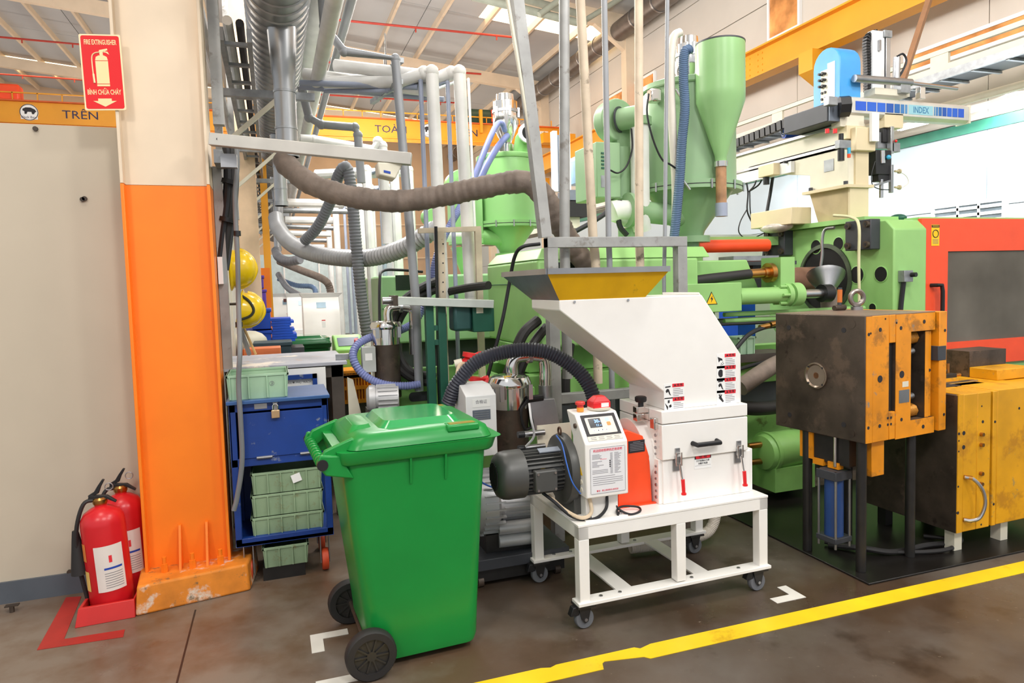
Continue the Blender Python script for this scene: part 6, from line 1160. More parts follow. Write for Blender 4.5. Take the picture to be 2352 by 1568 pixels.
for i, (u0, v0, u1, v1, y, r) in enumerate(((650, 465, 790, 468, 10.5, .06), (650, 483, 800, 486, 11, .04), (655, 505, 770, 507, 12, .06), (655, 520, 770, 524, 12.3, .04), (655, 535, 760, 538, 13, .05), (655, 550, 750, 552, 13.5, .04), (660, 565, 745, 566, 14, .04))): MB().tube([aty(u0, v0, y), aty(u1, v1, y)], r, 10).build('rack_pipe', 'insul_white' if i % 2 == 0 else 'galv', label='%s horizontal pipe from the top crossing far down the aisle' % 'first second third fourth fifth sixth seventh'.split()[i], cat='pipe', group='far cross pipes')
for i, (pts, r, m, lab) in enumerate((([(634, 575, 11.2), (640, 590, 11), (662, 600, 10.6), (690, 595, 10.4)], .07, 'hose_grey', 'short grey ribbed hose drooping behind the silver hose'),
    ([(642, 600, 14), (690, 620, 13.5), (740, 640, 13), (757, 660, 13), (760, 700, 13)], .07, 'hose_cloth', 'far brown hose curving down to the white granulators'), ([(640, 630, 14), (660, 660, 13.6), (690, 680, 13.2), (720, 700, 13)], .06, 'hose_grey', 'far grey hose dropping to the white granulators'), ([(640, 640, 14.2), (680, 655, 14), (720, 660, 13.8), (725, 690, 13.6)], .05, 'hose_blue', 'far blue-grey hose arching between the granulators'))):
    MB().hose([aty(*p) for p in pts], r, .05, .1, 12).build('far_hose', m, label=lab, cat='hose')
# ================================================================== conveyor and posts in the middle
cvr = thing('belt_conveyor', 'narrow aluminium belt conveyor on dark green legs', 'conveyor', aty(1010, 930, 4.75))
a, b_ = aty(905, 690, 4.75), aty(1126, 698, 4.6)
MB().beam(a, b_+Vector((.02, -.0, 0)), .16, .055).build('side_profile', mat('alu_pale', (206, 212, 204), .35, .5), cvr, bevel=.003); MB().cyl(a+Vector((-.08, .0, 0)), a+Vector((.01, .0, 0)), .026, n=14).build('end_roller', 'steel', cvr)
B(a.x-.02, a.y-.085, a.z-.035, a.x+.015, a.y+.085, a.z+.035).build('end_bracket', 'steel_dark', cvr)
gx0, gx1 = aty(1038, 735, 4.68).x, aty(1128, 735, 4.68).x
B(gx0, 4.62, 1.29, gx0+.13, 4.78, 1.47).build('drive_motor', mat('drive_teal', (52, 92, 90), .4, .2), cvr, bevel=.02); B(gx0+.13, 4.6, 1.28, gx1, 4.78, 1.50).build('drive_cover', 'dark_green', cvr, bevel=.006); plate(.05, .04, (gx0+.18, 4.599, 1.43), (1, 0, 0), (0, 0, 1), 'light_beige', cvr, 'drive_plate')
for u in (988, 1016): x = aty(u, 800, 4.7).x; B(x-.028, 4.67, 0, x+.028, 4.73, 1.52).build('leg', 'dark_green', cvr, bevel=.003)
for z in (1.30, 1.20): B(aty(988, 800, 4.7).x, 4.68, z, aty(1016, 800, 4.7).x, 4.72, z+.035).build('cross_brace', 'dark_green', cvr)
pf_ = thing('post_frame', 'chipped cream angle-post frame around the risers', 'frame', aty(1060, 900, 4.9))
for u0, u1 in ((1012, 1022), (1098, 1104)): a = aty(u0, 530, 4.9); c = aty(u1, 880, 4.9); B(a.x-.02, 4.9, .3, a.x+.025, 4.94, a.z).build('post', mat('post_cream', (222, 206, 182), .55, var=.1, dirt=((110, 90, 70), .33, 12.0)), pf_)
MB().beam(aty(960, 530, 4.92), aty(1104, 525, 4.92), .03, .035).build('top_bar', 'post_cream', pf_)
for k in range(14): a = aty(1016, 560+k*22, 4.9); MB().cyl((a.x+.005, 4.898, a.z), (a.x+.005, 4.902, a.z), .006, n=6).build('slot', 'print_black', pf_)
MB().tube([aty(1001, 520, 4.85), aty(1008, 880, 4.85), Vector((aty(1008, 880, 4.85).x, 4.85, .01))], .012, 8).build('toothed_cable', 'cable_black', label='black ribbed cable strung down beside the left white riser', cat='cable')
# cables and hoses around the conveyor
for pts, r, m, lab in (([(1240, 560, 4.2), (1200, 567, 4.2), (1182, 590, 4.25), (1170, 650, 4.3), (1155, 730, 4.3), (1135, 810, 4.3), (1110, 900, 4.3)], .012, 'cable_black', 'black cable looping over the green cover and down'),
    ([(1015, 640, 5.2), (960, 665, 5.15), (915, 705, 5.1), (897, 765, 5.05), (905, 830, 5.0), (950, 870, 5.0), (1000, 880, 5)], .032, 'black_rubber', 'thick black hose bowing left beside the conveyor'), ([(1000, 665, 5.2), (950, 690, 5.15), (915, 740, 5.1), (912, 800, 5.05), (940, 850, 5.0), (1000, 865, 5)], .030, 'black_rubber', 'second thick black hose inside the bowed one'),
    ([(1122, 655, 4.6), (1080, 660, 4.8), (1030, 670, 5.0), (1010, 680, 5.1)], .030, 'black_rubber', 'black hose running left out of the green cover'), ([(872, 770, 5.2), (872, 650, 5.3), (880, 622, 5.4), (920, 620, 5.5), (970, 624, 5.6)], .011, 'cable_black', 'thin black cable bent over the second machine corner'), ([(1052, 920, 4.2), (1050, 870, 4.3), (1055, 840, 4.35), (1075, 832, 4.4)], .013, 'cable_cream', 'cream cable curving up to the red plug')):
    MB().tube(spline([aty(*p) for p in pts], 8), r, 10).build('hose_or_cable' if False else 'loose_hose', m, label=lab, cat='hose')
vh = [(965, 882, 4.9), (930, 886, 4.9), (880, 882, 4.9), (835, 860, 4.92), (812, 825, 4.95), (818, 795, 5.0), (850, 775, 5.05), (900, 765, 5.1), (945, 745, 5.2), (965, 720, 5.25), (990, 660, 5.3), (1000, 600, 5.3), (1022, 540, 5.35), (1060, 470, 5.5), (1088, 410, 5.8), (1120, 330, 6.4), (1140, 288, 7.0), (1152, 282, 7.1), (1160, 300, 7.2)]
MB().hose([aty(*p) for p in vh], .030, .018, .16, 12).build('material_hose', 'hose_violet', label='long violet-blue ribbed hose looping from the far dryer down to the bin side', cat='hose')
vh2 = [(1165, 312, 7.2), (1145, 335, 6.9), (1120, 375, 6.4), (1095, 430, 5.9), (1068, 490, 5.6)]
MB().hose([aty(*p) for p in vh2], .034, .02, .16, 12).build('material_hose', 'hose_violet', label='short violet-blue ribbed hose into the far dryer loader', cat='hose')
def plug(p, label):
    t = thing('red_plug', label, 'plug', p, group='red industrial plugs'); MB().lathe([(.02, 0), (.03, .02), (.042, .06), (.046, .10), (.05, .11), (.05, .14)], p, (1, -.2, .15), 20).build('shell', 'red_bright', t); MB().cyl(p+Vector((-.05, .01, -.01)), p, .028, n=14).build('gland', 'light_beige', t); MB().lathe([(.062, .0), (.062, .03)], p+Vector((.06, -.012, .03)), (.2, 0, 1), 20).build('cap', 'red_bright', t)
plug(aty(1062, 832, 4.4), 'red industrial plug above the arched dark hose'); plug(aty(1075, 888, 4.3), 'red industrial plug partly hidden behind the bin lid')
lp = thing('machine_base_panel', 'lime green low machine panel with mesh vents behind the bin', 'panel', aty(1000, 930, 5.1))
B(aty(918, 900, 5.1).x, 5.1, .2, aty(1130, 900, 5.1).x, 5.16, 1.0).build('panel', 'machine_green_dirty', lp, bevel=.01)
for u in (965, 1085): a = aty(u, 910, 5.1); plate(.17, .07, (a.x, 5.099, a.z), (1, 0, 0), (0, 0, 1), 'charcoal', lp, 'mesh_vent', .003, .03)
mat('cast_alu', (204, 204, 206), .42, .35, var=.06)
# ================================================================== filter units
def filter_unit(c, s, label, box_side):
    x, y, z = c; t = thing('vacuum_filter', label, 'filter', (x, y, 0), group='stainless vacuum filters')
    MB().lathe([(.115*s, 0), (.115*s, .13*s)], (x, y, z), n=28).build('canister', 'chrome', t); MB().lathe([(.13*s, .13*s), (.135*s, .14*s), (.135*s, .155*s), (.12*s, .19*s), (.10*s, .20*s)], (x, y, z), n=28).build('lid', 'chrome', t)
    MB().lathe([(.11*s, -.45*s), (.11*s, 0)], (x, y, z), n=24).build('lower_body', 'steel_dark', t)
    MB().tube(spline([(x+.02, y, z+.19*s), (x+.02, y, z+.27*s), (x+.06*s, y, z+.31*s), (x+.18*s, y, z+.31*s), (x+.235*s, y, z+.27*s), (x+.235*s, y, z+.1*s)], 6), .038*s, 16).build('outlet_pipe', 'chrome', t); MB().cyl((x+.12*s, y, z+.31*s), (x+.145*s, y, z+.31*s), .047*s, n=18).build('pipe_clamp', 'steel', t); MB().cyl((x+.235*s, y, z-.1*s), (x+.235*s, y, z+.12*s), .043*s, n=16).build('pipe_sleeve', 'steel_brushed', t)
    for a in (-.09, .09): MB().box(x+a*s-.012, y-.13*s, z+.06*s, x+a*s+.012, y-.115*s, z+.15*s).build('toggle_clip', 'steel', t)
    return t
cA = aty(1172, 935, 3.80); f1 = filter_unit((cA.x, 3.80, cA.z), .95, 'shiny stainless vacuum filter between the bin and the granulator', 1)
MB().prism([(-.02, -.01), (.03, -.005), (.025, .025), (-.015, .02)], (cA.x-.04, 3.72, cA.z+.185), (1, 0, 0), (0, 1, .2), (0, 0, .004)).build('yellow_sticker', 'print_yellow', f1)
wb_ = thing('loader_control_box', 'white slanted control box with a grey label plate right of the bin lid', 'control box', aty(1105, 1010, 3.6))
w0, w1 = aty(1085, 1000, 3.55), aty(1140, 905, 3.55)
MB().prism([(3.55, w0.z-.12), (3.55, w1.z), (3.66, w1.z+.045), (3.8, w1.z+.045), (3.8, w0.z-.12)], (w0.x-.03, 0, 0), (0, 1, 0), (0, 0, 1), (.17, 0, 0)).build('housing', 'white_paint', wb_, bevel=.004)
plate(.10, .045, (w0.x+.055, 3.5495, w1.z-.04), (1, 0, 0), (0, 0, 1), 'paper', wb_, 'certificate_label'); lettering('合格证', .022, (w0.x+.055, 3.548, w1.z-.035), (1, 0, 0), (0, 0, 1), 'print_grey', wb_); plate(.10, .055, (w0.x+.055, 3.5495, w1.z-.105), (1, 0, 0), (0, 0, 1), 'steel_blue', wb_, 'rating_plate'); [plate(.08, .003, (w0.x+.055, 3.547, w1.z-.09-k*.012), (1, 0, 0), (0, 0, 1), 'galv', wb_, 'printed_line') for k in range(4)]
sbx = aty(1250, 935, 3.75); smb = thing('steel_junction_box', 'small slanted steel box with black plugs behind the granulator motor', 'box', (sbx.x, 3.75, sbx.z-.1)); MB().hexa([(sbx.x-.08, 3.7, sbx.z-.12), (sbx.x+.08, 3.7, sbx.z-.12), (sbx.x+.08, 3.8, sbx.z-.12), (sbx.x-.08, 3.8, sbx.z-.12), (sbx.x-.1, 3.73, sbx.z+.05), (sbx.x+.06, 3.73, sbx.z+.05), (sbx.x+.06, 3.8, sbx.z+.05), (sbx.x-.1, 3.8, sbx.z+.05)]).build('housing', 'steel_brushed', smb, bevel=.003); MB().cyl((sbx.x-.12, 3.72, sbx.z+.06), (sbx.x-.02, 3.72, sbx.z+.065), .02, n=10).build('plug', 'black_plastic', smb)
MB().tube(spline([(sbx.x-.12, 3.70, sbx.z+.06), (sbx.x-.17, 3.68, sbx.z-.0), (sbx.x-.15, 3.68, sbx.z-.1), (sbx.x-.10, 3.7, sbx.z-.1)], 6), .009, 8).build('lead', 'cable_black', smb)
# side-channel blower on a black base
sc = thing('side_channel_blower', 'silver finned blower motor on a black base behind the bin', 'blower', aty(1140, 1290, 3.55)); bcn = aty(1120, 1150, 3.62)
MB().lathe([(.10, -.02), (.16, -.02), (.17, .0), (.17, .09), (.13, .11)], bcn+Vector((-.06, 0, 0)), (1, -.1, 0), 32).build('impeller_housing', 'cast_alu', sc)
fz = MB(); [fz.beam(bcn+Vector((-.06, .172*math.cos(k*math.pi/14), .172*math.sin(k*math.pi/14))), bcn+Vector((.05, .172*math.cos(k*math.pi/14)-.01, .172*math.sin(k*math.pi/14))), .006, .022, up=(0, math.cos(k*math.pi/14), math.sin(k*math.pi/14))) for k in range(28)]; fz.build('cooling_fins', 'cast_alu', sc)
MB().cyl(bcn+Vector((.05, 0, -.02)), bcn+Vector((.30, -.03, -.02)), .085, n=24).build('motor', 'cast_alu', sc); fz = MB(); [fz.beam(bcn+Vector((.07, .09*math.cos(k*math.pi/10), -.02+.09*math.sin(k*math.pi/10))), bcn+Vector((.28, .09*math.cos(k*math.pi/10)-.025, -.02+.09*math.sin(k*math.pi/10))), .005, .02, up=(0, math.cos(k*math.pi/10), math.sin(k*math.pi/10))) for k in range(20)]; fz.build('motor_fins', 'cast_alu', sc)
for dz in (-.12, -.19): MB().cyl(bcn+Vector((.02, -.12, dz)), bcn+Vector((.26, -.14, dz)), .035, n=16).build('silencer', 'cast_alu', sc)
B(bcn.x-.16, 3.42, .10, bcn.x+.40, 3.85, .16).build('base_plate', 'charcoal', sc, bevel=.004); B(bcn.x-.14, 3.45, .03, bcn.x+.38, 3.83, .10).build('base_frame', 'black_paint', sc); B(bcn.x-.05, 3.5, .16, bcn.x+.25, 3.75, bcn.z-.15).build('pedestal', 'black_paint', sc)
for x in (bcn.x-.1, bcn.x+.34): MB().lathe([(.03, -.015), (.03, .015)], (x, 3.47, .03), (1, 0, 0), 16).build('caster', 'steel_dark', sc)
MB().tube(spline([aty(u, v, 3.55) for u, v in ((1215, 1195), (1195, 1235), (1165, 1275), (1125, 1290), (1095, 1288))], 6), .011, 8).build('floor_hose', 'cable_cream', label='cream hose trailing from the granulator table to the floor', cat='hose')
MB().tube(spline([aty(u, v, 3.45) for u, v in ((1110, 1020), (1100, 1075), (1105, 1105), (1140, 1120), (1170, 1112))], 6), .005, 6).build('blue_wire', 'lead_blue', label='thin blue wire hanging behind the bin', cat='cable')
cB = aty(888, 790, 5.0); f2 = filter_unit((cB.x, 5.0, cB.z), .85, 'stainless vacuum filter half hidden behind the violet hose loop', 0)
jbx = aty(846, 825, 4.95); gb = B(jbx.x-.045, 4.92, jbx.z-.09, jbx.x+.05, 5.0, jbx.z+.09).build('switch_box', mat('box_grey', (186, 190, 186), .5), bevel=.004, label='grey wall box with small print beside the violet hose loop', cat='box'); plate(.05, .05, (jbx.x, 4.9195, jbx.z+.02), (1, 0, 0), (0, 0, 1), 'paper', gb, 'print_label')
s2 = thing('small_blower', 'small silver motor on the floor behind the orange basket', 'motor', aty(860, 940, 4.8)); q = aty(842, 916, 4.85); MB().lathe([(.07, 0), (.095, .02), (.095, .06)], q, (1, -.15, 0), 28).build('end_bell', 'cast_alu', s2); MB().cyl(q+Vector((.05, 0, 0)), q+Vector((.22, -.03, 0)), .08, n=20).build('motor', 'cast_alu', s2); fz = MB(); [fz.beam(q+Vector((.07, .085*math.cos(k*math.pi/9), .085*math.sin(k*math.pi/9))), q+Vector((.2, .085*math.cos(k*math.pi/9)-.02, .085*math.sin(k*math.pi/9))), .005, .02, up=(0, math.cos(k*math.pi/9), math.sin(k*math.pi/9))) for k in range(18)]; fz.build('fins', 'cast_alu', s2); B(q.x, 4.75, 0, q.x+.2, 4.95, q.z-.07).build('stand', 'black_paint', s2)
# ================================================================== second machine, its dryer and blower
m2 = thing('injection_machine', 'second green injection machine standing behind the near one', 'machine', (2.4, 7.3, 0))
B(.98, 6.72, 1.06, 2.5, 7.9, 1.72).build('injection_cover', 'machine_green_soft', m2, bevel=.02); B(1.02, 6.74, .2, 5.5, 7.8, .75).build('bed', 'machine_green_dirty', m2, bevel=.01); B(1.2, 6.9, .75, 5.0, 7.7, 1.06).build('bed_recess', 'charcoal', m2)
a, c = aty(908, 632, 6.72), aty(960, 665, 6.72); B(a.x, 6.712, c.z, c.x, 6.725, a.z).build('dark_window', 'window_dark', m2); B(.99, 6.714, 1.40, 2.4, 6.722, 1.405).build('panel_seam', 'dark_green', m2); B(2.5, 6.8, 1.2, 3.4, 7.8, 1.85).build('hopper_block', 'machine_green', m2, bevel=.02)
MB().cyl((2.6, 7.0, 1.85), (3.6, 7.0, 1.85), .06, n=16).build('safety_tube', 'orange_red', m2); B(4.2, 6.7, .6, 4.6, 8.0, 2.0).build('platen', 'machine_green', m2, bevel=.01); B(4.6, 6.7, .6, 7.6, 8.0, 2.1).build('clamp_guard', 'white_paint', m2)
GL = mat('dryer_green_bright', (140, 192, 122), .3, var=.04, scale=2)
d2, q2 = dryer((2.52, 7.35), .34, 2.26, 2.96, 1.93, 'bright green hopper dryer above the brown hose', GL)
loader(2.50, 7.3, 3.03, 1.0, d2); MB().tube([(2.62, 7.2, 3.0), (2.63, 7.12, 3.16), (2.64, 7.02, 3.2)], .085, 16).build('exhaust_elbow', GL, d2); MB().lathe([(.105, 0), (.105, .03), (.075, .032)], (2.64, 7.0, 3.2), (0, -1, 0), 24).build('exhaust_ring', 'white_paint', d2); MB().cyl((2.64, 6.966, 3.2), (2.64, 6.98, 3.2), .072, n=20).build('exhaust_bore', 'bore_black', d2)
MB().tube([q2, q2+Vector((-.3, 0, 0))], .075, 14).build('white_coupling', 'insul_white', d2)
k2 = thing('dryer_blower', 'bright green blower with a round motor left of the bright green dryer', 'blower', aty(1050, 600, 7.3)); q = aty(1062, 425, 7.2)
MB().cyl(q+Vector((0, .15, 0)), q, .17, n=28).build('fan_housing', GL, k2, bevel=.01); MB().cyl(q, q+Vector((-.03, -.12, 0)), .08, n=20).build('fan_motor', GL, k2); B(q.x-.10, 7.2, aty(1050, 560, 7.2).z, q.x+.22, 7.5, q.z-.05).build('heater_box', GL, k2, bevel=.01); MB().lathe([(.05, 0), (.16, .3)], (q.x+.05, 7.35, 1.72), n=20).build('cone', GL, k2)
q = aty(982, 500, 7.6); MB().cyl(q, q+Vector((.03, -.12, .0)), .09, n=24).build('blower_end', GL, label='round green blower end beside the left white riser', cat='blower', bevel=.01)
r2 = thing('handling_robot', 'small distant robot with a white tower and pale blue cap between the risers', 'robot', aty(1300, 470, 9.0)); q = aty(1305, 470, 9.0)
a, c = aty(1270, 300, 9.0), aty(1312, 440, 9.0); B(a.x, 9.0, c.z, a.x+.06, 9.1, a.z).build('tower', 'white_paint', r2); B(c.x-.06, 9.0, c.z, c.x, 9.1, a.z).build('tower', 'white_paint', r2); B(a.x+.06, 9.02, c.z, c.x-.06, 9.06, a.z-.05).build('tower_web', 'steel_blue', r2)
MB().prism(capprof(.3, .42), (aty(1322, 420, 9.0).x, 9.0, aty(1322, 420, 9.0).z), (1, 0, 0), (0, 0, 1), (0, .3, 0)).build('blue_cap', mat('cap_pale', (150, 200, 236), .3), r2); a = aty(1300, 440, 8.9); B(a.x, 8.85, a.z-.12, a.x+.34, 9.2, a.z+.02).build('hood', 'steel_blue', r2); B(a.x, 8.8, a.z-.35, a.x+.3, 9.1, a.z-.14).build('motor_cluster', 'black_plastic', r2); B(a.x-.1, 8.9, a.z-.5, a.x+.2, 13, a.z-.33).build('traverse_beam', 'light_beige', r2)
for v in range(5): plate(.07, .02, aty(1331, 372+v*12, 8.99), (1, 0, 0), (0, 0, 1), 'charcoal', r2, 'valve_row', .02)
w_ = aty(1320, 460, 8.2); 
MB().tube(spline([aty(u, v, 7.8) for u, v in ((1320, 532), (1360, 510), (1390, 490), (1405, 470))], 6), .03, 10).build('robot_lead', 'cable_black', label='thick black lead rising toward the distant robot', cat='cable')
# ================================================================== aisle: white granulators, bins, crates
def white_granulator(p, s, label, lab2=True, panel='print'):
    x, y = p; t = thing('granulator', label, 'granulator', (x, y, 0), group='white granulators in the aisle')
    w, d = .38*s, .5; zt = 1.50
    MB().prism([(0, .5), (d, .5), (d, zt), (.12, zt), (0, 1.28)], (x-w/2, y, 0), (0, 1, 0), (0, 0, 1), (w, 0, 0)).build('hopper', 'grinder_white', t, bevel=.006); B(x-w*.55, y-.02, .0, x+w*.55, y+d, .95).build('chamber', 'grinder_white', t, bevel=.006)
    MB().hexa([(x-w/2, y+.12, zt), (x+w/2, y+.12, zt), (x+w/2, y+d, zt), (x-w/2, y+d, zt), (x-w*.56, y+.08, zt+.06), (x+w*.62, y+.08, zt+.06), (x+w*.62, y+d+.04, zt+.06), (x-w*.56, y+d+.04, zt+.06)]).build('funnel', 'white_paint', t)
    plate(.05, .012, (x+.02, y-.001, 1.18), (1, 0, 0), (0, 0, 1), 'print_red', t, 'red_label'); plate(.05, .08, (x+.02, y-.001, 1.12), (1, 0, 0), (0, 0, 1), 'paper', t, 'text_label')
    n_ = Vector((0, .12, .22)).normalized(); plate(.13, .09, (x, y+.06-.004, 1.39+.002), (1, 0, 0), n_, mat('lcd_blue', (170, 196, 214), .2), t, 'window_pane')
    return t
for (u, yy, s, lab) in ((741, 10.0, 1.3, 'nearest white granulator in the aisle, behind the dark green bin'), (698, 12.2, 1.3, 'middle white granulator in the aisle'), (661, 13.6, 1.3, 'farthest white granulator in the aisle with a dark slot')): white_granulator((aty(u, 760, yy).x, yy), s, lab)
a = aty(664, 691, 13.6); B(a.x-.10, 13.57, 1.40, a.x+.10, 13.62, 1.46).build('slot_window', mat('slot_brown', (92, 50, 46), .5), [o for o in COL.objects if o.get('label') == 'farthest white granulator in the aisle with a dark slot'][0])
p = aty(706, 780, 9.0); wheeled_bin((p.x, 9.1, 0), math.radians(-92), 'dark green wheeled bin in the aisle behind the bench', green='bin_dark')
p = aty(630, 720, 13.0); wheeled_bin((p.x, 13.0, 0), math.radians(-85), 'small far green bin beside the stacked blue crates', green='bin_dark')
p = aty(672, 740, 11.0); wheeled_bin((p.x, 11.0, 0), math.radians(100), 'narrow far dark green bin between two white granulators', green='bin_dark', S=.9)
def box_open(x0, y0, z0, x1, y1, z1, m, name, label, group=None, cat='crate'):
    t = thing(name, label, cat, ((x0+x1)/2, (y0+y1)/2, z0), group=group); B(x0, y0, z0, x1, y1, z1-.03).build('body', m, t, bevel=.008); B(x0-.012, y0-.012, z1-.035, x1+.012, y1+.012, z1).build('rim', m, t, bevel=.006); return t
def bx_pix(u0, v0, u1, v1, y, d, m, name, label, group=None, cat='crate'): a, c = aty(u0, v1, y), aty(u1, v0, y); return box_open(a.x, y, a.z, c.x, y+d, c.z, m, name, label, group, cat)
bx_pix(580, 709, 620, 757, 8.0, .5, 'blue_plastic', 'blue_crate', 'upper blue crate stacked by the partition', 'blue crates'); bx_pix(580, 758, 622, 800, 8.0, .5, 'blue_plastic', 'blue_crate', 'lower blue crate stacked by the partition', 'blue crates')
bx_pix(566, 709, 582, 752, 7.6, .3, 'blue_plastic', 'blue_crate', 'small blue crate left of the stacked blue pair', 'blue crates'); bx_pix(545, 757, 585, 800, 8.05, .4, 'blue_plastic', 'blue_crate', 'blue crate behind the broom handles', 'blue crates')
for i, (u0, v0, u1, v1) in enumerate(((586, 632, 604, 662), (586, 664, 610, 708))): bx_pix(u0, v0, u1, v1, 9.0, .5, mat('purple', (92, 60, 160), .45), 'purple_box', ['upper purple box beside the lower hard hat', 'lower purple box beside the lower hard hat'][i], 'purple boxes', 'box')
random.seed(5)
for k in range(9):
    a = aty(622, 785-k*6, 8.05); B(a.x+random.uniform(-.01, .02), 8.0, a.z, a.x+.22+random.uniform(-.03, .06), 8.45, a.z+.026).build('flat_crate', 'blue_plastic', label='%s folded blue crate of the flat stack, counted from below' % ('first second third fourth fifth sixth seventh eighth ninth'.split()[k]), cat='crate', group='folded blue crates')
a = aty(622, 790, 8.05); B(a.x-.3, 8.0, 0, a.x+.35, 8.5, aty(622, 800, 8.0).z-.005).build('stack_base', 'charcoal', label='dark low pallet under the blue crates', cat='pallet')
a, c = aty(585, 806, 6.2), aty(668, 784, 6.2); box_open(a.x, 6.2, .0, c.x, 6.5, c.z, mat('teal_dark', (46, 74, 86), .5), 'dark_box', 'dark teal storage box behind the bench', None, 'box'); a, c = aty(560, 808, 5.95), aty(645, 797, 5.95); B(a.x, 5.95, 0, c.x, 6.15, c.z).build('orange_box', mat('box_orange', (226, 122, 70), .5), bevel=.006, label='orange box just above the bench top edge', cat='box')
a = aty(553, 800, 6.6); c = aty(590, 775, 6.6); MB().sphere(((a.x+c.x)/2, 6.7, c.z-.05), .16, 12, 8, (1, 1, .7)).build('rag_pile', 'light_beige', label='pale crumpled sack behind the broom handles', cat='sack'); B(a.x-.02, 6.55, .0, c.x+.02, 6.9, c.z-.1).build('sack_stand', mat('orange_crate', (240, 110, 40), .5), label='orange crate under the pale sack', cat='crate')
MB().tube([aty(549, 745, 4.75), aty(572, 812, 5.2)], .016, 10).build('grey_pole', 'cable_grey', label='grey pole leaning on the partition behind the bench', cat='pole'); MB().tube([aty(552, 735, 4.75), aty(587, 812, 5.2)], .009, 8).build('broom_handle', mat('wood', (222, 180, 110), .5), label='wooden broom handle leaning beside the grey pole', cat='broom')
# lime control cabinet and orange basket beyond the bench
cx_ = aty(806, 830, 5.9); lc = thing('control_cabinet', 'lime green control cabinet with a sloping key panel', 'cabinet', (cx_.x, 5.9, 0)); a, c = aty(776, 900, 5.9), aty(838, 800, 5.9)
MB().prism([(5.9, .5), (5.9, c.z), (6.15, c.z+.10), (6.3, c.z+.10), (6.3, .5)], (a.x, 0, 0), (0, 1, 0), (0, 0, 1), (c.x-a.x, 0, 0)).build('housing', mat('lime', (150, 214, 110), .4), lc, bevel=.01); n_ = Vector((0, .25, .10)).normalized(); kp2 = plate(.18, .16, ((a.x+c.x)/2, 6.03, c.z+.055), (1, 0, 0), n_, 'steel_blue', lc, 'key_panel', .003); MB().cyl(((a.x+c.x)/2+.06, 6.0, c.z+.045), ((a.x+c.x)/2+.06, 5.98, c.z+.075), .018, n=12).build('stop_button', 'red_bright', kp2)
a, c = aty(792, 928, 5.6), aty(850, 848, 5.6); ob = thing('orange_basket', 'orange plastic basket with slotted sides under the lime cabinet', 'basket', ((a.x+c.x)/2, 5.6, a.z)); mat('basket_orange', (244, 150, 30), .45)
B(a.x, 5.63, a.z, c.x, 5.85, c.z-.05).build('shaded_inside', mat('basket_shade', (196, 110, 24), .5), ob)  # darker orange box: the shade inside the basket put into its colour
for z in (a.z, a.z+.11, a.z+.20, c.z-.06): B(a.x-.005, 5.6, z, c.x+.005, 5.63, z+.03).build('band', 'basket_orange', ob)
for k in range(10): x = a.x+(c.x-a.x)*k/9; B(x-.005, 5.605, a.z, x+.005, 5.628, c.z).build('slat', 'basket_orange', ob)
B(a.x-.015, 5.59, c.z-.02, c.x+.015, 5.87, c.z).build('rim', 'basket_orange', ob)
B(a.x, 5.62, 0, c.x, 5.86, a.z-.003).build('basket_stand', 'bench_steel', label='steel stand under the orange basket', cat='stand')
# ================================================================== overhead crane bridge
CYB = 19.2
def cz_(u, v): return aty(u, v, CYB)
cr = thing('crane_bridge', 'yellow overhead crane bridge lettered in Vietnamese, spanning the workshop', 'crane', (0, CYB, 5.8)); zt1, zb1 = 6.17, 5.70
B(-12, CYB, zb1, 8.3, CYB+.3, zt1).build('box_girder', 'crane_yellow', cr); B(-12, CYB-.09, zt1, 8.3, CYB+.4, zt1+.03).build('top_flange', mat('flange_red', (214, 96, 40), .5), cr); B(-12, CYB-.09, zb1-.03, 8.3, CYB+.4, zb1).build('lower_flange', 'crane_yellow', cr); B(-12, CYB-.02, zb1-.12, 7.6, CYB-.0, zb1-.03).build('drop_plate', mat('crane_orange', (252, 152, 48), .5), cr)
for k in range(40): x = -11.5+k*.5; B(x, CYB+.02, zt1+.03, x+.025, CYB+.05, zt1+.22).build('rail_post', 'crane_yellow', cr)
B(-12, CYB+.02, zt1+.20, 7.4, CYB+.05, zt1+.23).build('hand_rail', 'crane_yellow', cr)
mat('print_navy', (44, 38, 78), .5, var=0); zc_ = (zt1+zb1)/2
def crane_x(u): return aty(u, 290, CYB-.003).x
for t_, u, in (('TRÊN', 187), ('AN', 804), ('TOÀN', 898), ('TIÊN', 1072)): lettering(t_, .27, (crane_x(u), CYB-.001, zc_-.02), (1, 0, 0), (0, 0, 1), 'print_navy', cr, ext=.004, sx=1.15)
def bear(u):
    x = crane_x(u); l = MB().cyl((x, CYB, zc_), (x, CYB-.006, zc_), .19, n=32).build('round_emblem', 'paper', cr); MB().ring((x, CYB-.008, zc_), (0, 1, 0), .18, .008, 32, 6).build('emblem_ring', 'print_black', l)
    MB().prism([(-.13, .02), (-.12, .06), (-.06, .09), (.04, .09), (.12, .05), (.15, .0), (.12, -.02), (.10, -.06), (.06, -.06), (.05, -.01), (-.03, -.01), (-.05, -.06), (-.09, -.06), (-.09, -.0)], (x, CYB-.007, zc_+.02), (1, 0, 0), (0, 0, 1), (0, -.003, 0)).build('bear_figure', 'print_black', l)
    B(x-.17, CYB-.011, zc_-.16, x+.17, CYB-.006, zc_-.07).build('emblem_band', 'paper', l); lettering('Black Bear', .075, (x, CYB-.012, zc_-.115), (1, 0, 0), (0, 0, 1), 'print_navy', l, ext=.002)
bear(69); bear(984)
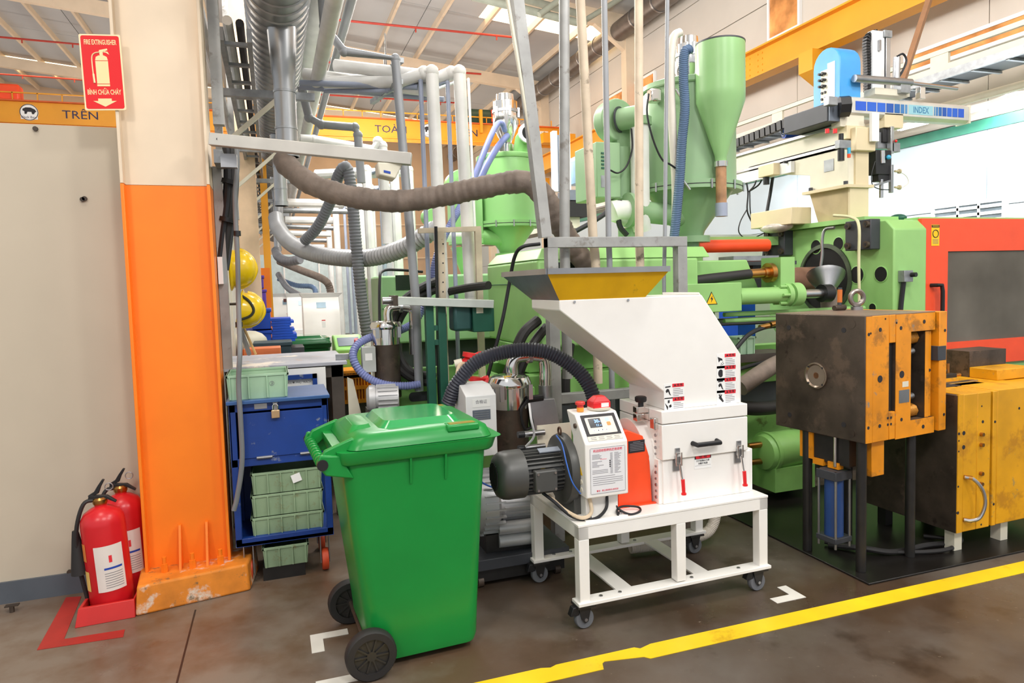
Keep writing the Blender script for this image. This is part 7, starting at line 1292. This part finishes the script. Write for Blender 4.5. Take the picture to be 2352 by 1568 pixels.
sgn = plate(.34, .22, (crane_x(1246), CYB-.002, zc_+.02), (1, 0, 0), (0, 0, 1), 'paper', cr, 'maker_board', .01); lettering('G LIÊN', .10, (crane_x(1246), CYB-.013, zc_+.07), (1, 0, 0), (0, 0, 1), 'print_navy', sgn, ext=.002); plate(.28, .04, (crane_x(1246), CYB-.0125, zc_-.04), (1, 0, 0), (0, 0, 1), 'print_pink', sgn, 'printed_line', .002)
for k, (u, m) in enumerate(((1150, 'print_yellow'),)): pass
B(7.5, CYB-.6, 5.62, 8.5, CYB-.2, 5.9).build('end_truck', 'crane_yellow', cr); MB().prism([(0, 0), (.9, 0), (1.2, .25), (1.2, .45), (0, .45)], (7.2, CYB+.05, zb1-.05), (1, 0, 0), (0, 0, 1), (0, .25, 0)).build('girder_end', 'crane_yellow', cr)
hx = crane_x(1110); ho = thing('crane_hoist', 'dark green hoist trolley on top of the crane bridge', 'hoist', (hx, CYB+.3, zt1+.03)); MB().cyl((hx-.35, CYB+.3, zt1+.28), (hx+.3, CYB+.3, zt1+.28), .22, n=20).build('drum', mat('hoist_green', (40, 66, 50), .5), ho); B(hx-.5, CYB+.1, zt1+.03, hx+.3, CYB+.5, zt1+.2).build('frame', 'hoist_green', ho); B(hx+.28, CYB+.05, zt1+.12, hx+.52, CYB+.4, zt1+.45).build('panel', 'orange_red', ho); B(hx-.12, CYB-.1, zt1-.25, hx-.04, CYB, zt1+.4).build('hook_frame', 'crane_yellow', ho)
hx = crane_x(-40); h2 = thing('crane_hoist', 'orange hoist panel on the crane bridge at the far left', 'hoist', (hx, CYB+.2, zt1+.03)); B(hx, CYB+.05, zt1+.03, hx+.75, CYB+.4, zt1+.42).build('panel', 'orange_red', h2, bevel=.05); B(hx-.3, CYB+.1, zt1+.03, hx+.5, CYB+.35, zt1+.2).build('frame', 'hoist_green', h2)
# runway beam along the right wall with corbels
RX = 8.35
rw = thing('runway_beam', 'yellow crane runway beam along the right wall', 'beam', (RX, 14, 5.0)); rz0, rz1 = 5.15, 5.62
B(RX-.02, 2, rz0, RX+.02, 33, rz1).build('web', 'crane_yellow', rw); B(RX-.14, 2, rz1-.02, RX+.14, 33, rz1+.01).build('top_flange', 'crane_yellow', rw); B(RX-.14, 2, rz0-.02, RX+.14, 33, rz0+.01).build('bottom_flange', 'crane_yellow', rw)
for y in (9.0, 16.05, 21.9): 
    MB().prism([(-.25, 0), (.6, 0), (.6, -.55), (.15, -.55), (-.25, -.32)], (RX, y-.15, rz0-.02), (1, 0, 0), (0, 0, 1), (0, .3, 0)).build('corbel', 'crane_yellow', rw)
for k in range(4):
    for j in range(4): MB().cyl((RX-.022, 10.3+(.12*k if k < 2 else .12*k+.1), rz0+.09+j*.1), (RX-.03, 10.3+(.12*k if k < 2 else .12*k+.1), rz0+.09+j*.1), .016, n=6).build('splice_bolt', 'crane_yellow', rw)
# gantry of cable trays in front of the wall
gz = thing('cable_gantry', 'long beige girder carrying a dark cable tray along the right wall', 'cable tray', (8.2, 8, 3.9)); GX = 8.2
B(GX-.05, 3.0, 4.02, GX+.05, 12, 4.22).build('girder', 'light_beige', gz); B(GX-.05, 3.0, 4.36, GX+.0, 12, 4.42).build('upper_rail', 'light_beige', gz)
for k in range(6): B(GX-.04, 3.6+k*1.5, 4.2, GX+.0, 3.85+k*1.5, 4.38).build('strut', 'light_beige', gz)
B(GX-.5, 3.0, 3.92, GX-.05, 12, 3.94).build('tray_floor', 'charcoal', gz); B(GX-.52, 3.0, 3.90, GX-.49, 12, 4.0).build('tray_side', 'galv', gz)
for k in range(22): B(GX-.5, 3.1+k*.4, 3.89, GX-.05, 3.14+k*.4, 3.915).build('tray_rung', 'galv', gz)
for z, r in ((3.80, .05), (3.68, .035)): MB().tube([(8.55, 3.0, z), (8.55, 12, z)], r, 10).build('gantry_pipe', 'light_beige', gz)
_s0, _s1 = aty(2140, -20, 5.6), aty(2072, 190, 5.2); MB().beam(_s1+(_s0-_s1)*7.2, _s1, .05, .05).build('diagonal_strut', mat('rust_brown', (150, 108, 76), .6, var=.1), label='brown diagonal strut above the robot tower', cat='strut')
# fluorescent fittings on the right wall: the lamps that wash it white
mat('tube_glow', (255, 255, 255), .4, var=0, emit=((235, 245, 255), 14.0))
def tube_lamp(x, y0, y1, z, label, e):
    t = thing('fluorescent_lamp', label, 'lamp', (x, (y0+y1)/2, z)); B(x-.05, y0, z+.025, x+.05, y1, z+.06).build('fitting', 'white_paint', t)
    for dx in (-.025, .025): MB().cyl((x+dx, y0+.03, z), (x+dx, y1-.03, z), .014, n=10).build('tube', 'tube_glow', t)
    l = area('lamp_light', (x-.02, (y0+y1)/2, z-.05), (x+.4, (y0+y1)/2, z-.9), .15, e, (.93, .97, 1.0), y1-y0); return t
tube_lamp(8.45, 5.2, 7.6, 3.62, 'glaring fluorescent lamp on the right wall at the photo edge', 75); tube_lamp(8.45, 8.6, 10.4, 3.45, 'fluorescent lamp on the right wall behind the dryer', 40)
# grey pipes slung under the near skylight
for i, (a, b, y, r) in enumerate((((1085, -8), (1345, 56), 14.5, .085), ((1130, -22), (1330, 32), 15.2, .085), ((1238, 34), (1300, -10), 14.4, .07), ((1335, 52), (1440, -12), 14.6, .06))):
    MB().tube([aty(*a, y), aty(*b, y)], r, 12).build('roof_pipe', mat('pipe_olive', (156, 160, 146), .5), label=['front sloping grey pipe under the near skylight', 'rear sloping grey pipe under the near skylight', 'short grey pipe rising right from the front roof pipe', 'thin grey pipe rising right toward the wall duct'][i], cat='pipe', group='roof pipes')
